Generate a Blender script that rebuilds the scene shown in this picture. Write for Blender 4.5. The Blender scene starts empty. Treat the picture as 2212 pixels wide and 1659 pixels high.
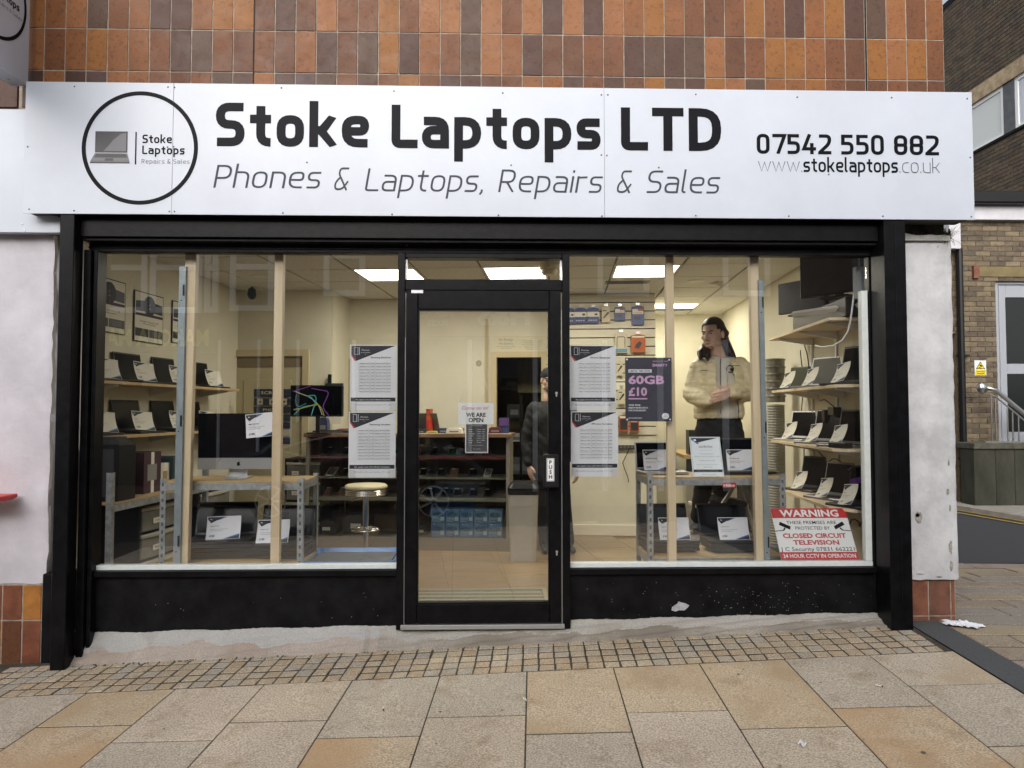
import bpy, bmesh, math, random
from mathutils import Vector, Matrix
random.seed(7)
R = math.radians
scene = bpy.context.scene
COL = scene.collection

# ------------------------------------------------------------------ camera
FPX, CX, CY = 1540.0, 1106.0, 829.5          # focal length and centre for a picture 2212 units wide
YAW, PITCH = 0.0253, 0.0371
CAM = Vector((0.0, -4.51, 1.365))
cd = bpy.data.cameras.new('camera'); cd.sensor_fit = 'HORIZONTAL'; cd.sensor_width = 36.0
cd.lens = 36.0 * FPX / 2212.0; cd.clip_start = 0.05; cd.clip_end = 400.0
cam = bpy.data.objects.new('camera', cd); COL.objects.link(cam)
cam.location = CAM; cam.rotation_euler = (R(90) + PITCH, 0, -YAW)
scene.camera = cam
# ------------------------------------------------------------------ sky and sun
world = bpy.data.worlds.new('World'); scene.world = world; world.use_nodes = True
nt = world.node_tree; nt.nodes.clear()
wo = nt.nodes.new('ShaderNodeOutputWorld'); bg = nt.nodes.new('ShaderNodeBackground')
sky = nt.nodes.new('ShaderNodeTexSky'); sky.sky_type = 'NISHITA'; sky.sun_disc = False
sky.sun_elevation = R(28); sky.sun_rotation = R(194); sky.air_density = 1.0; sky.dust_density = 4.0
hs = nt.nodes.new('ShaderNodeHueSaturation'); hs.inputs['Saturation'].default_value = 0.28
hs.inputs['Value'].default_value = 1.0
nt.links.new(sky.outputs[0], hs.inputs['Color']); nt.links.new(hs.outputs[0], bg.inputs['Color'])
nt.links.new(bg.outputs[0], wo.inputs['Surface']); bg.inputs['Strength'].default_value = 0.15
sl = bpy.data.lights.new('sun', 'SUN'); sl.energy = 1.55; sl.angle = R(70); sl.color = (1.0, 0.98, 0.96)
so = bpy.data.objects.new('sun', sl); COL.objects.link(so); so.rotation_euler = (R(62), 0, R(-14)); so.location = (0, -8, 12)
scene.view_settings.view_transform = 'Standard'; scene.view_settings.look = 'None'
scene.view_settings.gamma = 1.0; scene.view_settings.use_curve_mapping = False
scene.view_settings.exposure = 0.26
scene.cycles.max_bounces = 8; scene.cycles.transparent_max_bounces = 24
scene.cycles.diffuse_bounces = 4; scene.cycles.glossy_bounces = 4
scene.cycles.caustics_reflective = False; scene.cycles.caustics_refractive = False
scene.cycles.sample_clamp_indirect = 6.0

# ------------------------------------------------------------------ picture point -> place
_cy, _sy, _cp, _sp = math.cos(YAW), math.sin(YAW), math.cos(PITCH), math.sin(PITCH)
FW = Vector((_sy*_cp, _cy*_cp, _sp)); RT = Vector((_cy, -_sy, 0)); UP = RT.cross(FW)
def ray(px, py): return RT*(px-CX) + UP*(-(py-CY)) + FW*FPX
def at(px, py, Y):                       # on the plane y = Y
    d = ray(px, py); return CAM + d*((Y-CAM.y)/d.y)
def onz(px, py, z):
    d = ray(px, py); return CAM + d*((z-CAM.z)/d.z)
def project(p):
    q = p-CAM; w = q.dot(FW)
    if w < 0.05: return None
    return (CX+FPX*q.dot(RT)/w, CY-FPX*q.dot(UP)/w, w)
# frames: the shop's inside is skewed to its front
A = 0.0985
IR = Vector((math.cos(A), -math.sin(A), 0)); ID = Vector((math.sin(A), math.cos(A), 0))
IO = Vector((0, -4.51, 0))
def I(u, v, z=0.0): return IO + IR*u + ID*v + Vector((0, 0, z))
def inv(px, py, v):                      # on the inner plane at depth v
    d = ray(px, py); return CAM + d*(v/d.dot(ID))
def inu(px, py, u):
    d = ray(px, py); return CAM + d*(u/d.dot(IR))
def iu(p): return (p-IO).dot(IR)
def iv(p): return (p-IO).dot(ID)
# the pavement: a plane that climbs to the right
G0, GX, GY = -0.055, 0.039, 0.02
def gz(x, y): return G0 + GX*x + GY*y
def gr(px, py):
    d = ray(px, py); n = Vector((-GX, -GY, 1))
    return CAM + d*((G0 - CAM.dot(n))/d.dot(n))

# ------------------------------------------------------------------ materials
MATS = {}
def mat(name, col=(.5,.5,.5), rough=.6, metal=0.0, noise=None, bump=None, spec=.5, emit=None, col2=None, stretch=None, alpha=None, coat=0):
    if name in MATS: return MATS[name]
    m = bpy.data.materials.new(name); m.use_nodes = True; n = m.node_tree; b = n.nodes['Principled BSDF']
    b.inputs['Base Color'].default_value = (*col, 1); b.inputs['Roughness'].default_value = rough
    b.inputs['Metallic'].default_value = metal; b.inputs['Specular IOR Level'].default_value = spec
    if coat: b.inputs['Coat Weight'].default_value = coat
    if noise or bump:
        tc = n.nodes.new('ShaderNodeTexCoord'); mp = n.nodes.new('ShaderNodeMapping')
        n.links.new(tc.outputs['Object'], mp.inputs['Vector'])
        oi = n.nodes.new('ShaderNodeObjectInfo'); ml = n.nodes.new('ShaderNodeMath'); ml.operation = 'MULTIPLY'
        ml.inputs[1].default_value = 37.0; n.links.new(oi.outputs['Random'], ml.inputs[0])
        n.links.new(ml.outputs[0], mp.inputs['Location'])
        if stretch: mp.inputs['Scale'].default_value = stretch
    if noise:
        sc, amt = noise
        t = n.nodes.new('ShaderNodeTexNoise'); t.inputs['Scale'].default_value = sc; t.inputs['Detail'].default_value = 6
        t.inputs['Roughness'].default_value = .65
        n.links.new(mp.outputs[0], t.inputs['Vector'])
        r = n.nodes.new('ShaderNodeValToRGB')
        c2 = col2 or tuple(max(0, c*(1-amt)) for c in col); c1 = col if col2 else tuple(min(1, c*(1+amt)) for c in col)
        r.color_ramp.elements[0].position = .36; r.color_ramp.elements[1].position = .64
        r.color_ramp.elements[0].color = (*c2, 1); r.color_ramp.elements[1].color = (*c1, 1)
        n.links.new(t.outputs[0], r.inputs[0])
        n.links.new(r.outputs[0], b.inputs['Base Color'])
    if bump:
        sc, st = bump
        t2 = n.nodes.new('ShaderNodeTexNoise'); t2.inputs['Scale'].default_value = sc; t2.inputs['Detail'].default_value = 5
        n.links.new(mp.outputs[0], t2.inputs['Vector'])
        bp = n.nodes.new('ShaderNodeBump'); bp.inputs['Strength'].default_value = st; bp.inputs['Distance'].default_value = .01
        n.links.new(t2.outputs[0], bp.inputs['Height']); n.links.new(bp.outputs[0], b.inputs['Normal'])
    if emit:
        b.inputs['Emission Color'].default_value = (*emit[0], 1); b.inputs['Emission Strength'].default_value = emit[1]
    MATS[name] = m; return m
def glass_mat(name, tint=(.99,.995,.99), base=.106, gain=.9):
    if name in MATS: return MATS[name]
    m = bpy.data.materials.new(name); m.use_nodes = True; n = m.node_tree; n.nodes.clear()
    o = n.nodes.new('ShaderNodeOutputMaterial'); mx = n.nodes.new('ShaderNodeMixShader')
    t = n.nodes.new('ShaderNodeBsdfTransparent'); t.inputs[0].default_value = (*tint, 1)
    g = n.nodes.new('ShaderNodeBsdfGlossy'); g.inputs['Roughness'].default_value = .0; g.inputs['Color'].default_value = (.95,.97,1,1)
    lw = n.nodes.new('ShaderNodeLayerWeight'); lw.inputs[0].default_value = .5
    pw = n.nodes.new('ShaderNodeMath'); pw.operation = 'POWER'; pw.inputs[1].default_value = 5.0
    ma = n.nodes.new('ShaderNodeMath'); ma.operation = 'MULTIPLY_ADD'; ma.inputs[1].default_value = gain; ma.inputs[2].default_value = base
    n.links.new(lw.outputs['Facing'], pw.inputs[0]); n.links.new(pw.outputs[0], ma.inputs[0]); n.links.new(ma.outputs[0], mx.inputs[0])
    n.links.new(t.outputs[0], mx.inputs[1]); n.links.new(g.outputs[0], mx.inputs[2]); n.links.new(mx.outputs[0], o.inputs[0])
    MATS[name] = m; return m

def wood_mat(name, c1, c2, rough=.55, axis=2, scale=9.0):
    if name in MATS: return MATS[name]
    m = mat(name, c1, rough, noise=(scale, .2), col2=c2, stretch=tuple(.06 if i == axis else 1.0 for i in range(3)), bump=(60, .08))
    return m

BLACK   = mat('black_paint', (.0042,.0042,.0052), .36, noise=(14,.5), bump=(40,.06), spec=.16)
BLACKR  = mat('black_rough_paint', (.0055,.0055,.0065), .5, noise=(9,.6), bump=(25,.25), spec=.15)
BLACKP  = mat('black_plastic', (.009,.009,.010), .4, spec=.35)
SCREEN  = mat('black_screen', (.004,.0045,.007), .14, spec=.2)
CHAR    = mat('charcoal_plastic', (.035,.036,.04), .45)
GREYP   = mat('grey_plastic', (.13,.13,.14), .5)
ALU     = mat('aluminium', (.62,.63,.65), .35, .85)
STEEL   = mat('galvanised_steel', (.46,.49,.52), .42, .75, noise=(26,.22), bump=(60,.08))
CHROME  = mat('chrome', (.75,.74,.72), .12, 1.0)
WHITE   = mat('white_paint', (.78,.79,.80), .4)
SIGNW   = mat('sign_white_board', (.565,.605,.685), .32, noise=(1.6,.045))
FRAMEW  = mat('white_window_frame', (.66,.70,.69), .4, noise=(20,.06))
INK     = mat('black_vinyl', (.004,.0045,.008), .45, spec=.1)
INKG    = mat('grey_vinyl', (.065,.075,.09), .45, spec=.1)
PAPER   = mat('white_paper', (.74,.75,.80), .75)
PAPERW  = mat('cream_paper', (.72,.69,.60), .8)
PINK    = mat('dark_print', (.018,.019,.03), .6)
PRED    = mat('red_print', (.55,.03,.03), .5)
PGREY   = mat('grey_print', (.22,.23,.25), .6)
PBLUE   = mat('blue_print', (.05,.16,.42), .55)
TINE    = wood_mat('pine_timber', (.72,.60,.42), (.62,.48,.31), axis=2, scale=14)
BOARD   = wood_mat('chipboard', (.52,.38,.20), (.42,.29,.14), axis=0, scale=20)
CREAM   = mat('cream_wall_paint', (.66,.625,.50), .75, noise=(2.5,.05), bump=(30,.05))
CEILM   = mat('mineral_fibre_tile', (.64,.63,.59), .9, noise=(70,.2), bump=(60,.3))
GLASS   = glass_mat('window_glass')
GLASS2  = glass_mat('cabinet_glass', base=.03, tint=(.9,.92,.9))

# ------------------------------------------------------------------ mesh building
class MB:
    def __init__(s): s.v = []; s.f = []; s.m = []; s.tf = Matrix.Identity(4)
    def add(s, vs, fs, m=0):
        o = len(s.v); s.v += [s.tf @ Vector(p) for p in vs]
        s.f += [tuple(i+o for i in f) for f in fs]; s.m += [m]*len(fs); return s
    def box(s, x0, y0, z0, x1, y1, z1, m=0):
        if x0 > x1: x0, x1 = x1, x0
        if y0 > y1: y0, y1 = y1, y0
        if z0 > z1: z0, z1 = z1, z0
        return s.add([(x0,y0,z0),(x1,y0,z0),(x1,y1,z0),(x0,y1,z0),(x0,y0,z1),(x1,y0,z1),(x1,y1,z1),(x0,y1,z1)],
              [(0,3,2,1),(4,5,6,7),(0,1,5,4),(1,2,6,5),(2,3,7,6),(3,0,4,7)], m)
    def rect(s, x0, z0, x1, z1, y=0, m=0): return s.add([(x0,y,z0),(x1,y,z0),(x1,y,z1),(x0,y,z1)], [(0,1,2,3)], m)
    def poly(s, pts, y=0, m=0): return s.add([(p[0],y,p[1]) for p in pts], [tuple(range(len(pts)))], m)
    def prism(s, pts, y0, y1, m=0):        # outline in x,z pushed along y
        n = len(pts); vs = [(p[0],y0,p[1]) for p in pts]+[(p[0],y1,p[1]) for p in pts]
        return s.add(vs, [tuple(range(n)), tuple(range(2*n-1,n-1,-1))]+[(i,i+n,(i+1)%n+n,(i+1)%n) for i in range(n)], m)
    def prismz(s, pts, z0, z1, m=0):
        n = len(pts); vs = [(p[0],p[1],z0) for p in pts]+[(p[0],p[1],z1) for p in pts]
        return s.add(vs, [tuple(range(n-1,-1,-1)), tuple(range(n,2*n))]+[(i,(i+1)%n,(i+1)%n+n,i+n) for i in range(n)], m)
    def hexa(s, bot, top, m=0):
        return s.add(list(bot)+list(top), [(3,2,1,0),(4,5,6,7),(0,1,5,4),(1,2,6,5),(2,3,7,6),(3,0,4,7)], m)
    def lathe(s, prof, n=20, m=0, c=(0,0,0)):
        k = len(prof); vs = []
        for i in range(n):
            a = 2*math.pi*i/n
            for r, z in prof: vs.append((c[0]+r*math.cos(a), c[1]+r*math.sin(a), c[2]+z))
        fs = []
        for i in range(n):
            j = (i+1)%n
            for q in range(k-1): fs.append((i*k+q, j*k+q, j*k+q+1, i*k+q+1))
        fs.append(tuple(i*k for i in range(n-1,-1,-1))); fs.append(tuple(i*k+k-1 for i in range(n)))
        return s.add(vs, fs, m)
    def cyl(s, p, q, r, n=12, m=0, r2=None): return s.tube([p, q], r, n, m, r2)
    def tube(s, pts, r, n=8, m=0, r2=None):
        pts = [Vector(p) for p in pts]; k = len(pts); vs = []; up = None
        for i, p in enumerate(pts):
            d = (pts[min(i+1,k-1)]-pts[max(i-1,0)]).normalized()
            if up is None:
                up = Vector((0,0,1)) if abs(d.z) < .9 else Vector((1,0,0))
            a = d.cross(up).normalized(); b = a.cross(d).normalized(); up = b
            rr = r if r2 is None else r+(r2-r)*i/(k-1)
            if isinstance(r, (list, tuple)): rr = r[i]
            for j in range(n):
                t = 2*math.pi*j/n; vs.append(p+a*(rr*math.cos(t))+b*(rr*math.sin(t)))
        fs = [(i*n+j, i*n+(j+1)%n, (i+1)*n+(j+1)%n, (i+1)*n+j) for i in range(k-1) for j in range(n)]
        fs += [tuple(range(n-1,-1,-1)), tuple((k-1)*n+j for j in range(n))]
        return s.add(vs, fs, m)
    def torus(s, c, Rr, r, n=28, k=8, m=0, ax='z'):
        pts = []
        vs = []; fs = []
        for i in range(n):
            a = 2*math.pi*i/n
            for j in range(k):
                b = 2*math.pi*j/k; x = (Rr+r*math.cos(b))*math.cos(a); y = (Rr+r*math.cos(b))*math.sin(a); z = r*math.sin(b)
                if ax == 'y': x, y, z = x, z, y
                vs.append((c[0]+x, c[1]+y, c[2]+z))
        for i in range(n):
            for j in range(k): fs.append((i*k+j, ((i+1)%n)*k+j, ((i+1)%n)*k+(j+1)%k, i*k+(j+1)%k))
        return s.add(vs, fs, m)
    def ell(s, c, r, n=14, k=10, m=0):
        vs = [(c[0],c[1],c[2]-r[2])]
        for i in range(1, k):
            t = math.pi*i/k
            for j in range(n):
                a = 2*math.pi*j/n; vs.append((c[0]+r[0]*math.sin(t)*math.cos(a), c[1]+r[1]*math.sin(t)*math.sin(a), c[2]-r[2]*math.cos(t)))
        vs.append((c[0],c[1],c[2]+r[2])); L = len(vs)-1; fs = []
        for j in range(n):
            fs.append((0, 1+(j+1)%n, 1+j)); fs.append((L, L-n+j, L-n+(j+1)%n))
        for i in range(k-2):
            for j in range(n): fs.append((1+i*n+j, 1+i*n+(j+1)%n, 1+(i+1)*n+(j+1)%n, 1+(i+1)*n+j))
        return s.add(vs, fs, m)
    def mesh(s, name, mats, bevel=0, smooth=False):
        me = bpy.data.meshes.new(name); me.from_pydata([tuple(p) for p in s.v], [], s.f)
        for m in (mats if isinstance(mats, (list, tuple)) else [mats]): me.materials.append(m)
        me.polygons.foreach_set('material_index', s.m)
        if bevel:
            bm = bmesh.new(); bm.from_mesh(me)
            ed = [e for e in bm.edges if len(e.link_faces) == 2 and e.calc_face_angle(0) > .6]
            bmesh.ops.bevel(bm, geom=ed, offset=bevel, segments=1, affect='EDGES', clamp_overlap=True)
            bm.to_mesh(me); bm.free()
        if smooth: me.polygons.foreach_set('use_smooth', [True]*len(me.polygons))
        me.update(); return me
    def build(s, name, mats, parent=None, loc=(0,0,0), rot=(0,0,0), bevel=0, smooth=False):
        return put(name, s.mesh(name, mats, bevel, smooth), parent, loc, rot)
def put(name, me, parent=None, loc=(0,0,0), rot=(0,0,0)):
    o = bpy.data.objects.new(name, me); COL.objects.link(o); o.location = loc
    o.rotation_euler = rot if isinstance(rot, (tuple, list)) else (0, 0, rot)
    if parent: o.parent = parent
    return o
def tag(o, label=None, cat=None, group=None, kind=None):
    if label: o['label'] = label
    if cat: o['category'] = cat
    if group: o['group'] = group
    if kind: o['kind'] = kind
    return o
def thing(name, label, cat, loc=(0,0,0), rot=0, group=None):
    o = put(name, None, None, loc, rot); return tag(o, label, cat, group)
def smooth_by_angle(o):
    o.data.polygons.foreach_set('use_smooth', [True]*len(o.data.polygons))

# ------------------------------------------------------------------ lettering
_tc = {}
def text_geo(s, bold=0.0):
    k = (s, bold)
    if k in _tc: return _tc[k]
    cu = bpy.data.curves.new('t', 'FONT'); cu.body = s; cu.size = 1.0; cu.resolution_u = 2; cu.offset = bold
    cu.fill_mode = 'FRONT'
    o = bpy.data.objects.new('t', cu); COL.objects.link(o); dg = bpy.context.evaluated_depsgraph_get(); dg.update()
    me = o.evaluated_get(dg).to_mesh()
    vs = [(v.co.x, v.co.y) for v in me.vertices]; fs = [tuple(p.vertices) for p in me.polygons]
    o.evaluated_get(dg).to_mesh_clear()
    bpy.data.objects.remove(o); bpy.data.curves.remove(cu)
    if not vs: vs = [(0,0)]
    x0 = min(v[0] for v in vs); x1 = max(v[0] for v in vs)
    _tc[k] = (vs, fs, x0, x1); return _tc[k]
def text(mb, s, x, z, h, m=0, w=None, align='C', bold=0.0, y=0, rotate=0, fmap=None):
    """h = cap height in metres; w = width the line is fitted to"""
    vs, fs, x0, x1 = text_geo(s, bold); k = h/.72
    kx = k if w is None else w/(x1-x0)
    wd = (x1-x0)*kx
    ox = x-wd/2 if align == 'C' else (x if align == 'L' else x-wd)
    pts = [(ox+(a-x0)*kx, z+b*k) for a, b in vs]
    if fmap: return mb.add([fmap(a, b) for a, b in pts], fs, m)
    return mb.add([(a, y, b) for a, b in pts], fs, m)

# square sans letters made of strokes, for the fascia sign
def sample(pts, closed=False, seg=5):
    """pts: (x, z[, corner radius]) -> smooth point list"""
    n = len(pts); out = []
    for i, p in enumerate(pts):
        r = p[2] if len(p) > 2 else 0
        P = Vector(p[:2])
        if r == 0 or (not closed and i in (0, n-1)): out.append(P); continue
        a = Vector(pts[(i-1)%n][:2])-P; b = Vector(pts[(i+1)%n][:2])-P
        r = min(r, a.length*.5 if (len(pts[(i-1)%n]) > 2 and pts[(i-1)%n][2]) else a.length, b.length*.5 if (len(pts[(i+1)%n]) > 2 and pts[(i+1)%n][2]) else b.length)
        s, e = P+a.normalized()*r, P+b.normalized()*r
        for j in range(seg+1):
            t = j/seg; out.append(s*(1-t)**2+P*(2*t*(1-t))+e*t*t)
    return out
def ribbon(path, w, closed=False):
    n = len(path); L = []; Rr = []
    for i, p in enumerate(path):
        pv = path[(i-1)%n] if (closed or i > 0) else None; nx = path[(i+1)%n] if (closed or i < n-1) else None
        d1 = (p-pv).normalized() if pv is not None and (p-pv).length > 1e-6 else None
        d2 = (nx-p).normalized() if nx is not None and (nx-p).length > 1e-6 else None
        if d1 is None: d1 = d2
        if d2 is None: d2 = d1
        n1 = Vector((-d1.y, d1.x)); n2 = Vector((-d2.y, d2.x)); m = (n1+n2)
        if m.length < 1e-3: m = n1
        m.normalize(); k = 1/max(.45, m.dot(n1))
        L.append(p+m*(w/2*k)); Rr.append(p-m*(w/2*k))
    vs = L+Rr; c = n if closed else n-1
    return vs, [(i, n+i, n+(i+1)%n, (i+1)%n) for i in range(c)]
def glyph(ch, w):
    """strokes in cap-height units: list of (points, closed), advance width"""
    h = w/2; X = .73; r = .30; b = max(0, (w-.07)*.35)   # bold letters a little wider
    W = .56+b
    l, rt, t, T0 = h, W-h, X-h, 1-h
    def o(H): return [([(l,h,r),(rt,h,r),(rt,H-h,r),(l,H-h,r)], True)]
    if ch == 'o': return o(X), W
    if ch == '0': return o(1), W+.02
    if ch == 'c': return [([(W-.06,t),(l,t,r),(l,h,r),(W-.06,h)], False)], W-.05
    if ch == 'e': return [([(l,.37),(rt,.37,.12),(rt,t,r),(l,t,r),(l,h,r),(W-.03,h)], False)], W
    if ch == 's':
        W2 = W-.06; rt2 = W2-h; m = X/2
        return [([(W2-.02,t),(l,t,.2),(l,m,.2),(rt2,m,.2),(rt2,h,.2),(.02,h)], False)], W2
    if ch == 'S':
        rt2 = W+.03-h
        return [([(W+.0,T0),(l,T0,.26),(l,.5,.26),(rt2,.5,.26),(rt2,h,.26),(.03,h)], False)], W+.03
    if ch == 'a': 
        return [([(.04,t),(rt,t,.22),(rt,0)], False), ([(rt,.42),(l,.42,.18),(l,h,.18),(rt,h)], False)], W
    if ch in 'pb': 
        y0, y1 = (-.30, X)
        return [([(l,y0),(l,y1)], False), ([(l,t),(rt,t,r),(rt,h,r),(l,h)], False)], W
    if ch == 'h': return [([(l,0),(l,1.06)], False), ([(l,t),(rt,t,.24),(rt,0)], False)], W
    if ch == 'n': return [([(l,0),(l,X)], False), ([(l,t),(rt,t,.24),(rt,0)], False)], W
    if ch == 'u': return [([(rt,0),(rt,X)], False), ([(l,X),(l,h,.24),(rt,h)], False)], W
    if ch == 'r': return [([(l,0),(l,X)], False), ([(l,t-.02),(.40+b*.5,t)], False)], .40+b*.6
    if ch == 'k':
        return [([(l,0),(l,1.06)], False), ([(w*.9,.385),(W*.44+.02,.385),(W-h*.9,X-.001)], False), ([(W*.40,.40),(W-h*.7,0)], False)], W
    if ch == 't':
        return [([(.14+h,.93),(.14+h,h,.2),(.42+b*.9,h)], False), ([(0,t),(.42+b,t)], False)], .43+b
    if ch == 'L': return [([(l,1),(l,h,.1),(W-.02,h)], False)], W-.04
    if ch == 'T': 
        W3 = W+.08; return [([(0,T0),(W3,T0)], False), ([(W3/2,0),(W3/2,T0)], False)], W3
    if ch == 'D': 
        W3 = W+.10; return [([(l,h),(W3-h,h,.36),(W3-h,T0,.36),(l,T0)], True)], W3
    if ch == 'P': return [([(l,0),(l,1)], False), ([(l,T0),(rt+.03,T0,.26),(rt+.03,.43,.26),(l,.43)], False)], W+.03
    if ch == 'R': return [([(l,0),(l,1)], False), ([(l,T0),(rt+.03,T0,.24),(rt+.03,.45,.24),(l,.45)], False), ([(W*.5,.45),(rt+.06,0)], False)], W+.08
    if ch == 'l': return [([(l,1.06),(l,h,.12),(l+.14,h)], False)], w+.1
    if ch == 'i': return [([(l,0),(l,X)], False), ([(l,.88),(l,.99)], False)], w
    if ch == 'w':
        W3 = W+.26; return [([(h*.6,X),(W3*.27,0.0),(W3*.5,X*.92),(W3*.73,0.0),(W3-h*.6,X)], False)], W3
    if ch == '&':
        W3 = .72; return [([(W3-.10,1-h),(.20,1-h,.16),(.17,.72,.10),(W3-.05,0)], False), ([(.26,.56),(.06,.36,.16),(.08,h,.2),(W3*.62,h,.16),(W3-.04,.40)], False)], W3
    if ch == ',': return [([(l+.03,.11),(l+.03,0),(l-.03,-.11)], False)], w+.06
    if ch == '.': return [([(h*1.1,0),(h*1.1,max(w*1.15,.10))], False)], w*1.2
    if ch == '7': return [([(0,T0),(W-h*.4,T0),(W*.42,0)], False)], W-.03
    if ch == '5': return [([(W-.04,T0),(l+.02,T0),(l+.02,.56),(rt,.56,.2),(rt,h,.2),(.02,h)], False)], W
    if ch == '4': return [([(W*.58,1),(h*.9,.27),(W+.04,.27)], False), ([(W*.74,.56),(W*.74,0)], False)], W+.04
    if ch == '2': return [([(.03,T0),(rt,T0,.2),(rt,.56,.25),(l*.8,h*1.2),(l*.8,h),(W,h)], False)], W
    if ch == '8': return [([(l,.5,.1),(rt,.5,.1),(rt,T0,.22),(l,T0,.22)], True), ([(l,h,.22),(rt,h,.22),(rt,.5,.1),(l,.5,.1)], True)], W
    return [], .3
def stroke_line(mb, s, x0, x1, z, cap, w, m=0, gap=.10, slant=0.0, y=0, space=.32):
    """write s between x0 and x1, baseline z, cap height cap"""
    x = 0; items = []
    for ch in s:
        if ch == ' ': x += space; continue
        st, adv = glyph(ch, w); items.append((x, st, ch)); x += adv+gap
    tot = x-gap; k = (x1-x0)/tot; q = 0
    for gx, st, ch in items:
        for pts, closed in st:
            vs, fs = ribbon(sample(pts, closed), w, closed); q += 1
            lo = 0.0 if ch in 'kwR7' and min(v[1] for v in pts) > -.05 else -9
            hi = .73 if ch in 'kw' and max(v[1] for v in pts) < .76 else 9
            nn = len(vs)//2; out = []
            for t, v in enumerate(vs):
                zz = max(lo, min(hi, v[1])); out.append((x0+(gx+v[0])*k+slant*zz*cap, y-.00022*(q % 4)-.000008*(t % nn), z+zz*cap))
            mb.add(out, fs, m)
# ================================================================== GROUND AND PAVEMENT
def slab_mat(name, c, c2, s): return mat(name, c, .85, noise=(s, .2), col2=c2, bump=(220, .35))
def granite(name, c, blotch=None, k=.72):
    """speckled stone: fine crystals, slow patches"""
    if name in MATS: return MATS[name]
    m = bpy.data.materials.new(name); m.use_nodes = True; n = m.node_tree; b = n.nodes['Principled BSDF']; b.inputs['Roughness'].default_value = .82
    tc = n.nodes.new('ShaderNodeTexCoord'); geo = n.nodes.new('ShaderNodeNewGeometry')
    def noise(sc, det=3):
        t = n.nodes.new('ShaderNodeTexNoise'); t.inputs['Scale'].default_value = sc; t.inputs['Detail'].default_value = det
        n.links.new(geo.outputs['Position'], t.inputs['Vector']); return t
    def ramp(t, p0, p1, a, bb):
        r = n.nodes.new('ShaderNodeValToRGB'); r.color_ramp.elements[0].position = p0; r.color_ramp.elements[1].position = p1
        r.color_ramp.elements[0].color = (*a, 1); r.color_ramp.elements[1].color = (*bb, 1); n.links.new(t.outputs[0], r.inputs[0]); return r
    def mul(a, bb, f=1.0, mode='MULTIPLY'):
        x = n.nodes.new('ShaderNodeMixRGB'); x.blend_type = mode
        if isinstance(f, float): x.inputs[0].default_value = f
        else: n.links.new(f.outputs[0], x.inputs[0])
        n.links.new(a.outputs[0], x.inputs[1]); n.links.new(bb.outputs[0], x.inputs[2]); return x
    fine = ramp(noise(125, 3), .36, .64, tuple(q*(1-.45*k) for q in c), tuple(min(1, q*(1+.48*k)) for q in c))
    slow = ramp(noise(2.2, 3), .3, .7, (.90,.89,.88), (1.05,1.04,1.03))
    dirt = ramp(noise(4.5, 10), .54, .74, (1,1,1), (.66,.60,.52))
    out = mul(mul(fine, slow), dirt, .8)
    if blotch:
        rgb = n.nodes.new('ShaderNodeRGB'); rgb.outputs[0].default_value = (*blotch, 1)
        out = mul(out, mul(rgb, fine, .35), ramp(noise(1.6, 4), .45, .62, (0,0,0), (.85,.85,.85)), 'MIX')
    n.links.new(out.outputs[0], b.inputs['Base Color'])
    bp = n.nodes.new('ShaderNodeBump'); bp.inputs['Strength'].default_value = .35; bp.inputs['Distance'].default_value = .004
    n.links.new(noise(190, 2).outputs[0], bp.inputs['Height']); n.links.new(bp.outputs[0], b.inputs['Normal'])
    MATS[name] = m; return m
SLABS = [granite('grey_granite', (0.450,0.393,0.317)), granite('warm_grey_granite', (0.492,0.415,0.321)), granite('tan_granite', (0.501,0.406,0.288), (0.515,0.391,0.248)),
         granite('pink_grey_granite', (0.508,0.429,0.345)), granite('orange_granite', (0.500,0.399,0.281), (0.552,0.380,0.223)), granite('pale_granite', (0.523,0.450,0.358), (0.528,0.420,0.284))]
SETTM = [granite('sett_tan', (0.422,0.342,0.244)), granite('sett_grey', (0.400,0.354,0.287)), granite('sett_buff', (0.458,0.383,0.279)), granite('sett_orange', (0.432,0.337,0.232))]
MORTAR = mat('dark_mortar', (.055,.045,.033), .95, noise=(30,.4), bump=(60,.5))
ASPH = mat('asphalt', (.055,.056,.06), .9, noise=(120,.35), bump=(200,.6))
CONC = mat('rough_concrete', (.42,.395,.35), .9, noise=(7,.3), col2=(.30,.27,.225), bump=(40,.6))

SA = 0.0545                                   # the street grid is turned a little against the shop front
SR = Vector((math.cos(SA), -math.sin(SA), 0)); SD = Vector((math.sin(SA), math.cos(SA), 0))
def S(p): return (p.x*SR.x+p.y*SR.y, p.x*SD.x+p.y*SD.y)
def W(s, t): return (s*SR.x+t*SD.x, s*SR.y+t*SD.y)
def plate(corners, thick, bevel, dz=0.0, zf=gz):
    """a stone with a chamfered top; corners (x, y) anticlockwise"""
    cx = sum(c[0] for c in corners)/len(corners); cy = sum(c[1] for c in corners)/len(corners)
    n = len(corners); mb = MB(); cz = zf(cx, cy)
    inn = []
    for x, y in corners:
        d = Vector((cx-x, cy-y)); d.normalize(); inn.append((x+d.x*bevel*1.4, y+d.y*bevel*1.4))
    z = lambda p, o: zf(*p)-cz+o
    vs = [(x-cx, y-cy, z((x,y), -thick)) for x, y in corners]+[(x-cx, y-cy, z((x,y), dz-bevel)) for x, y in corners]+[(x-cx, y-cy, z((x,y), dz)) for x, y in inn]
    fs = [(i, (i+1)%n, (i+1)%n+n, i+n) for i in range(n)]+[(i+n, (i+1)%n+n, (i+1)%n+2*n, i+2*n) for i in range(n)]+[tuple(range(2*n, 3*n))]
    mb.add(vs, fs); return mb, (cx, cy, cz)

gm = MB()
gm.add([(-90,-90,-.75),(90,-90,-.75),(90,90,-.75),(-90,90,-.75)], [(0,1,2,3)])
tag(gm.build('ground', ASPH), kind='structure')

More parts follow.
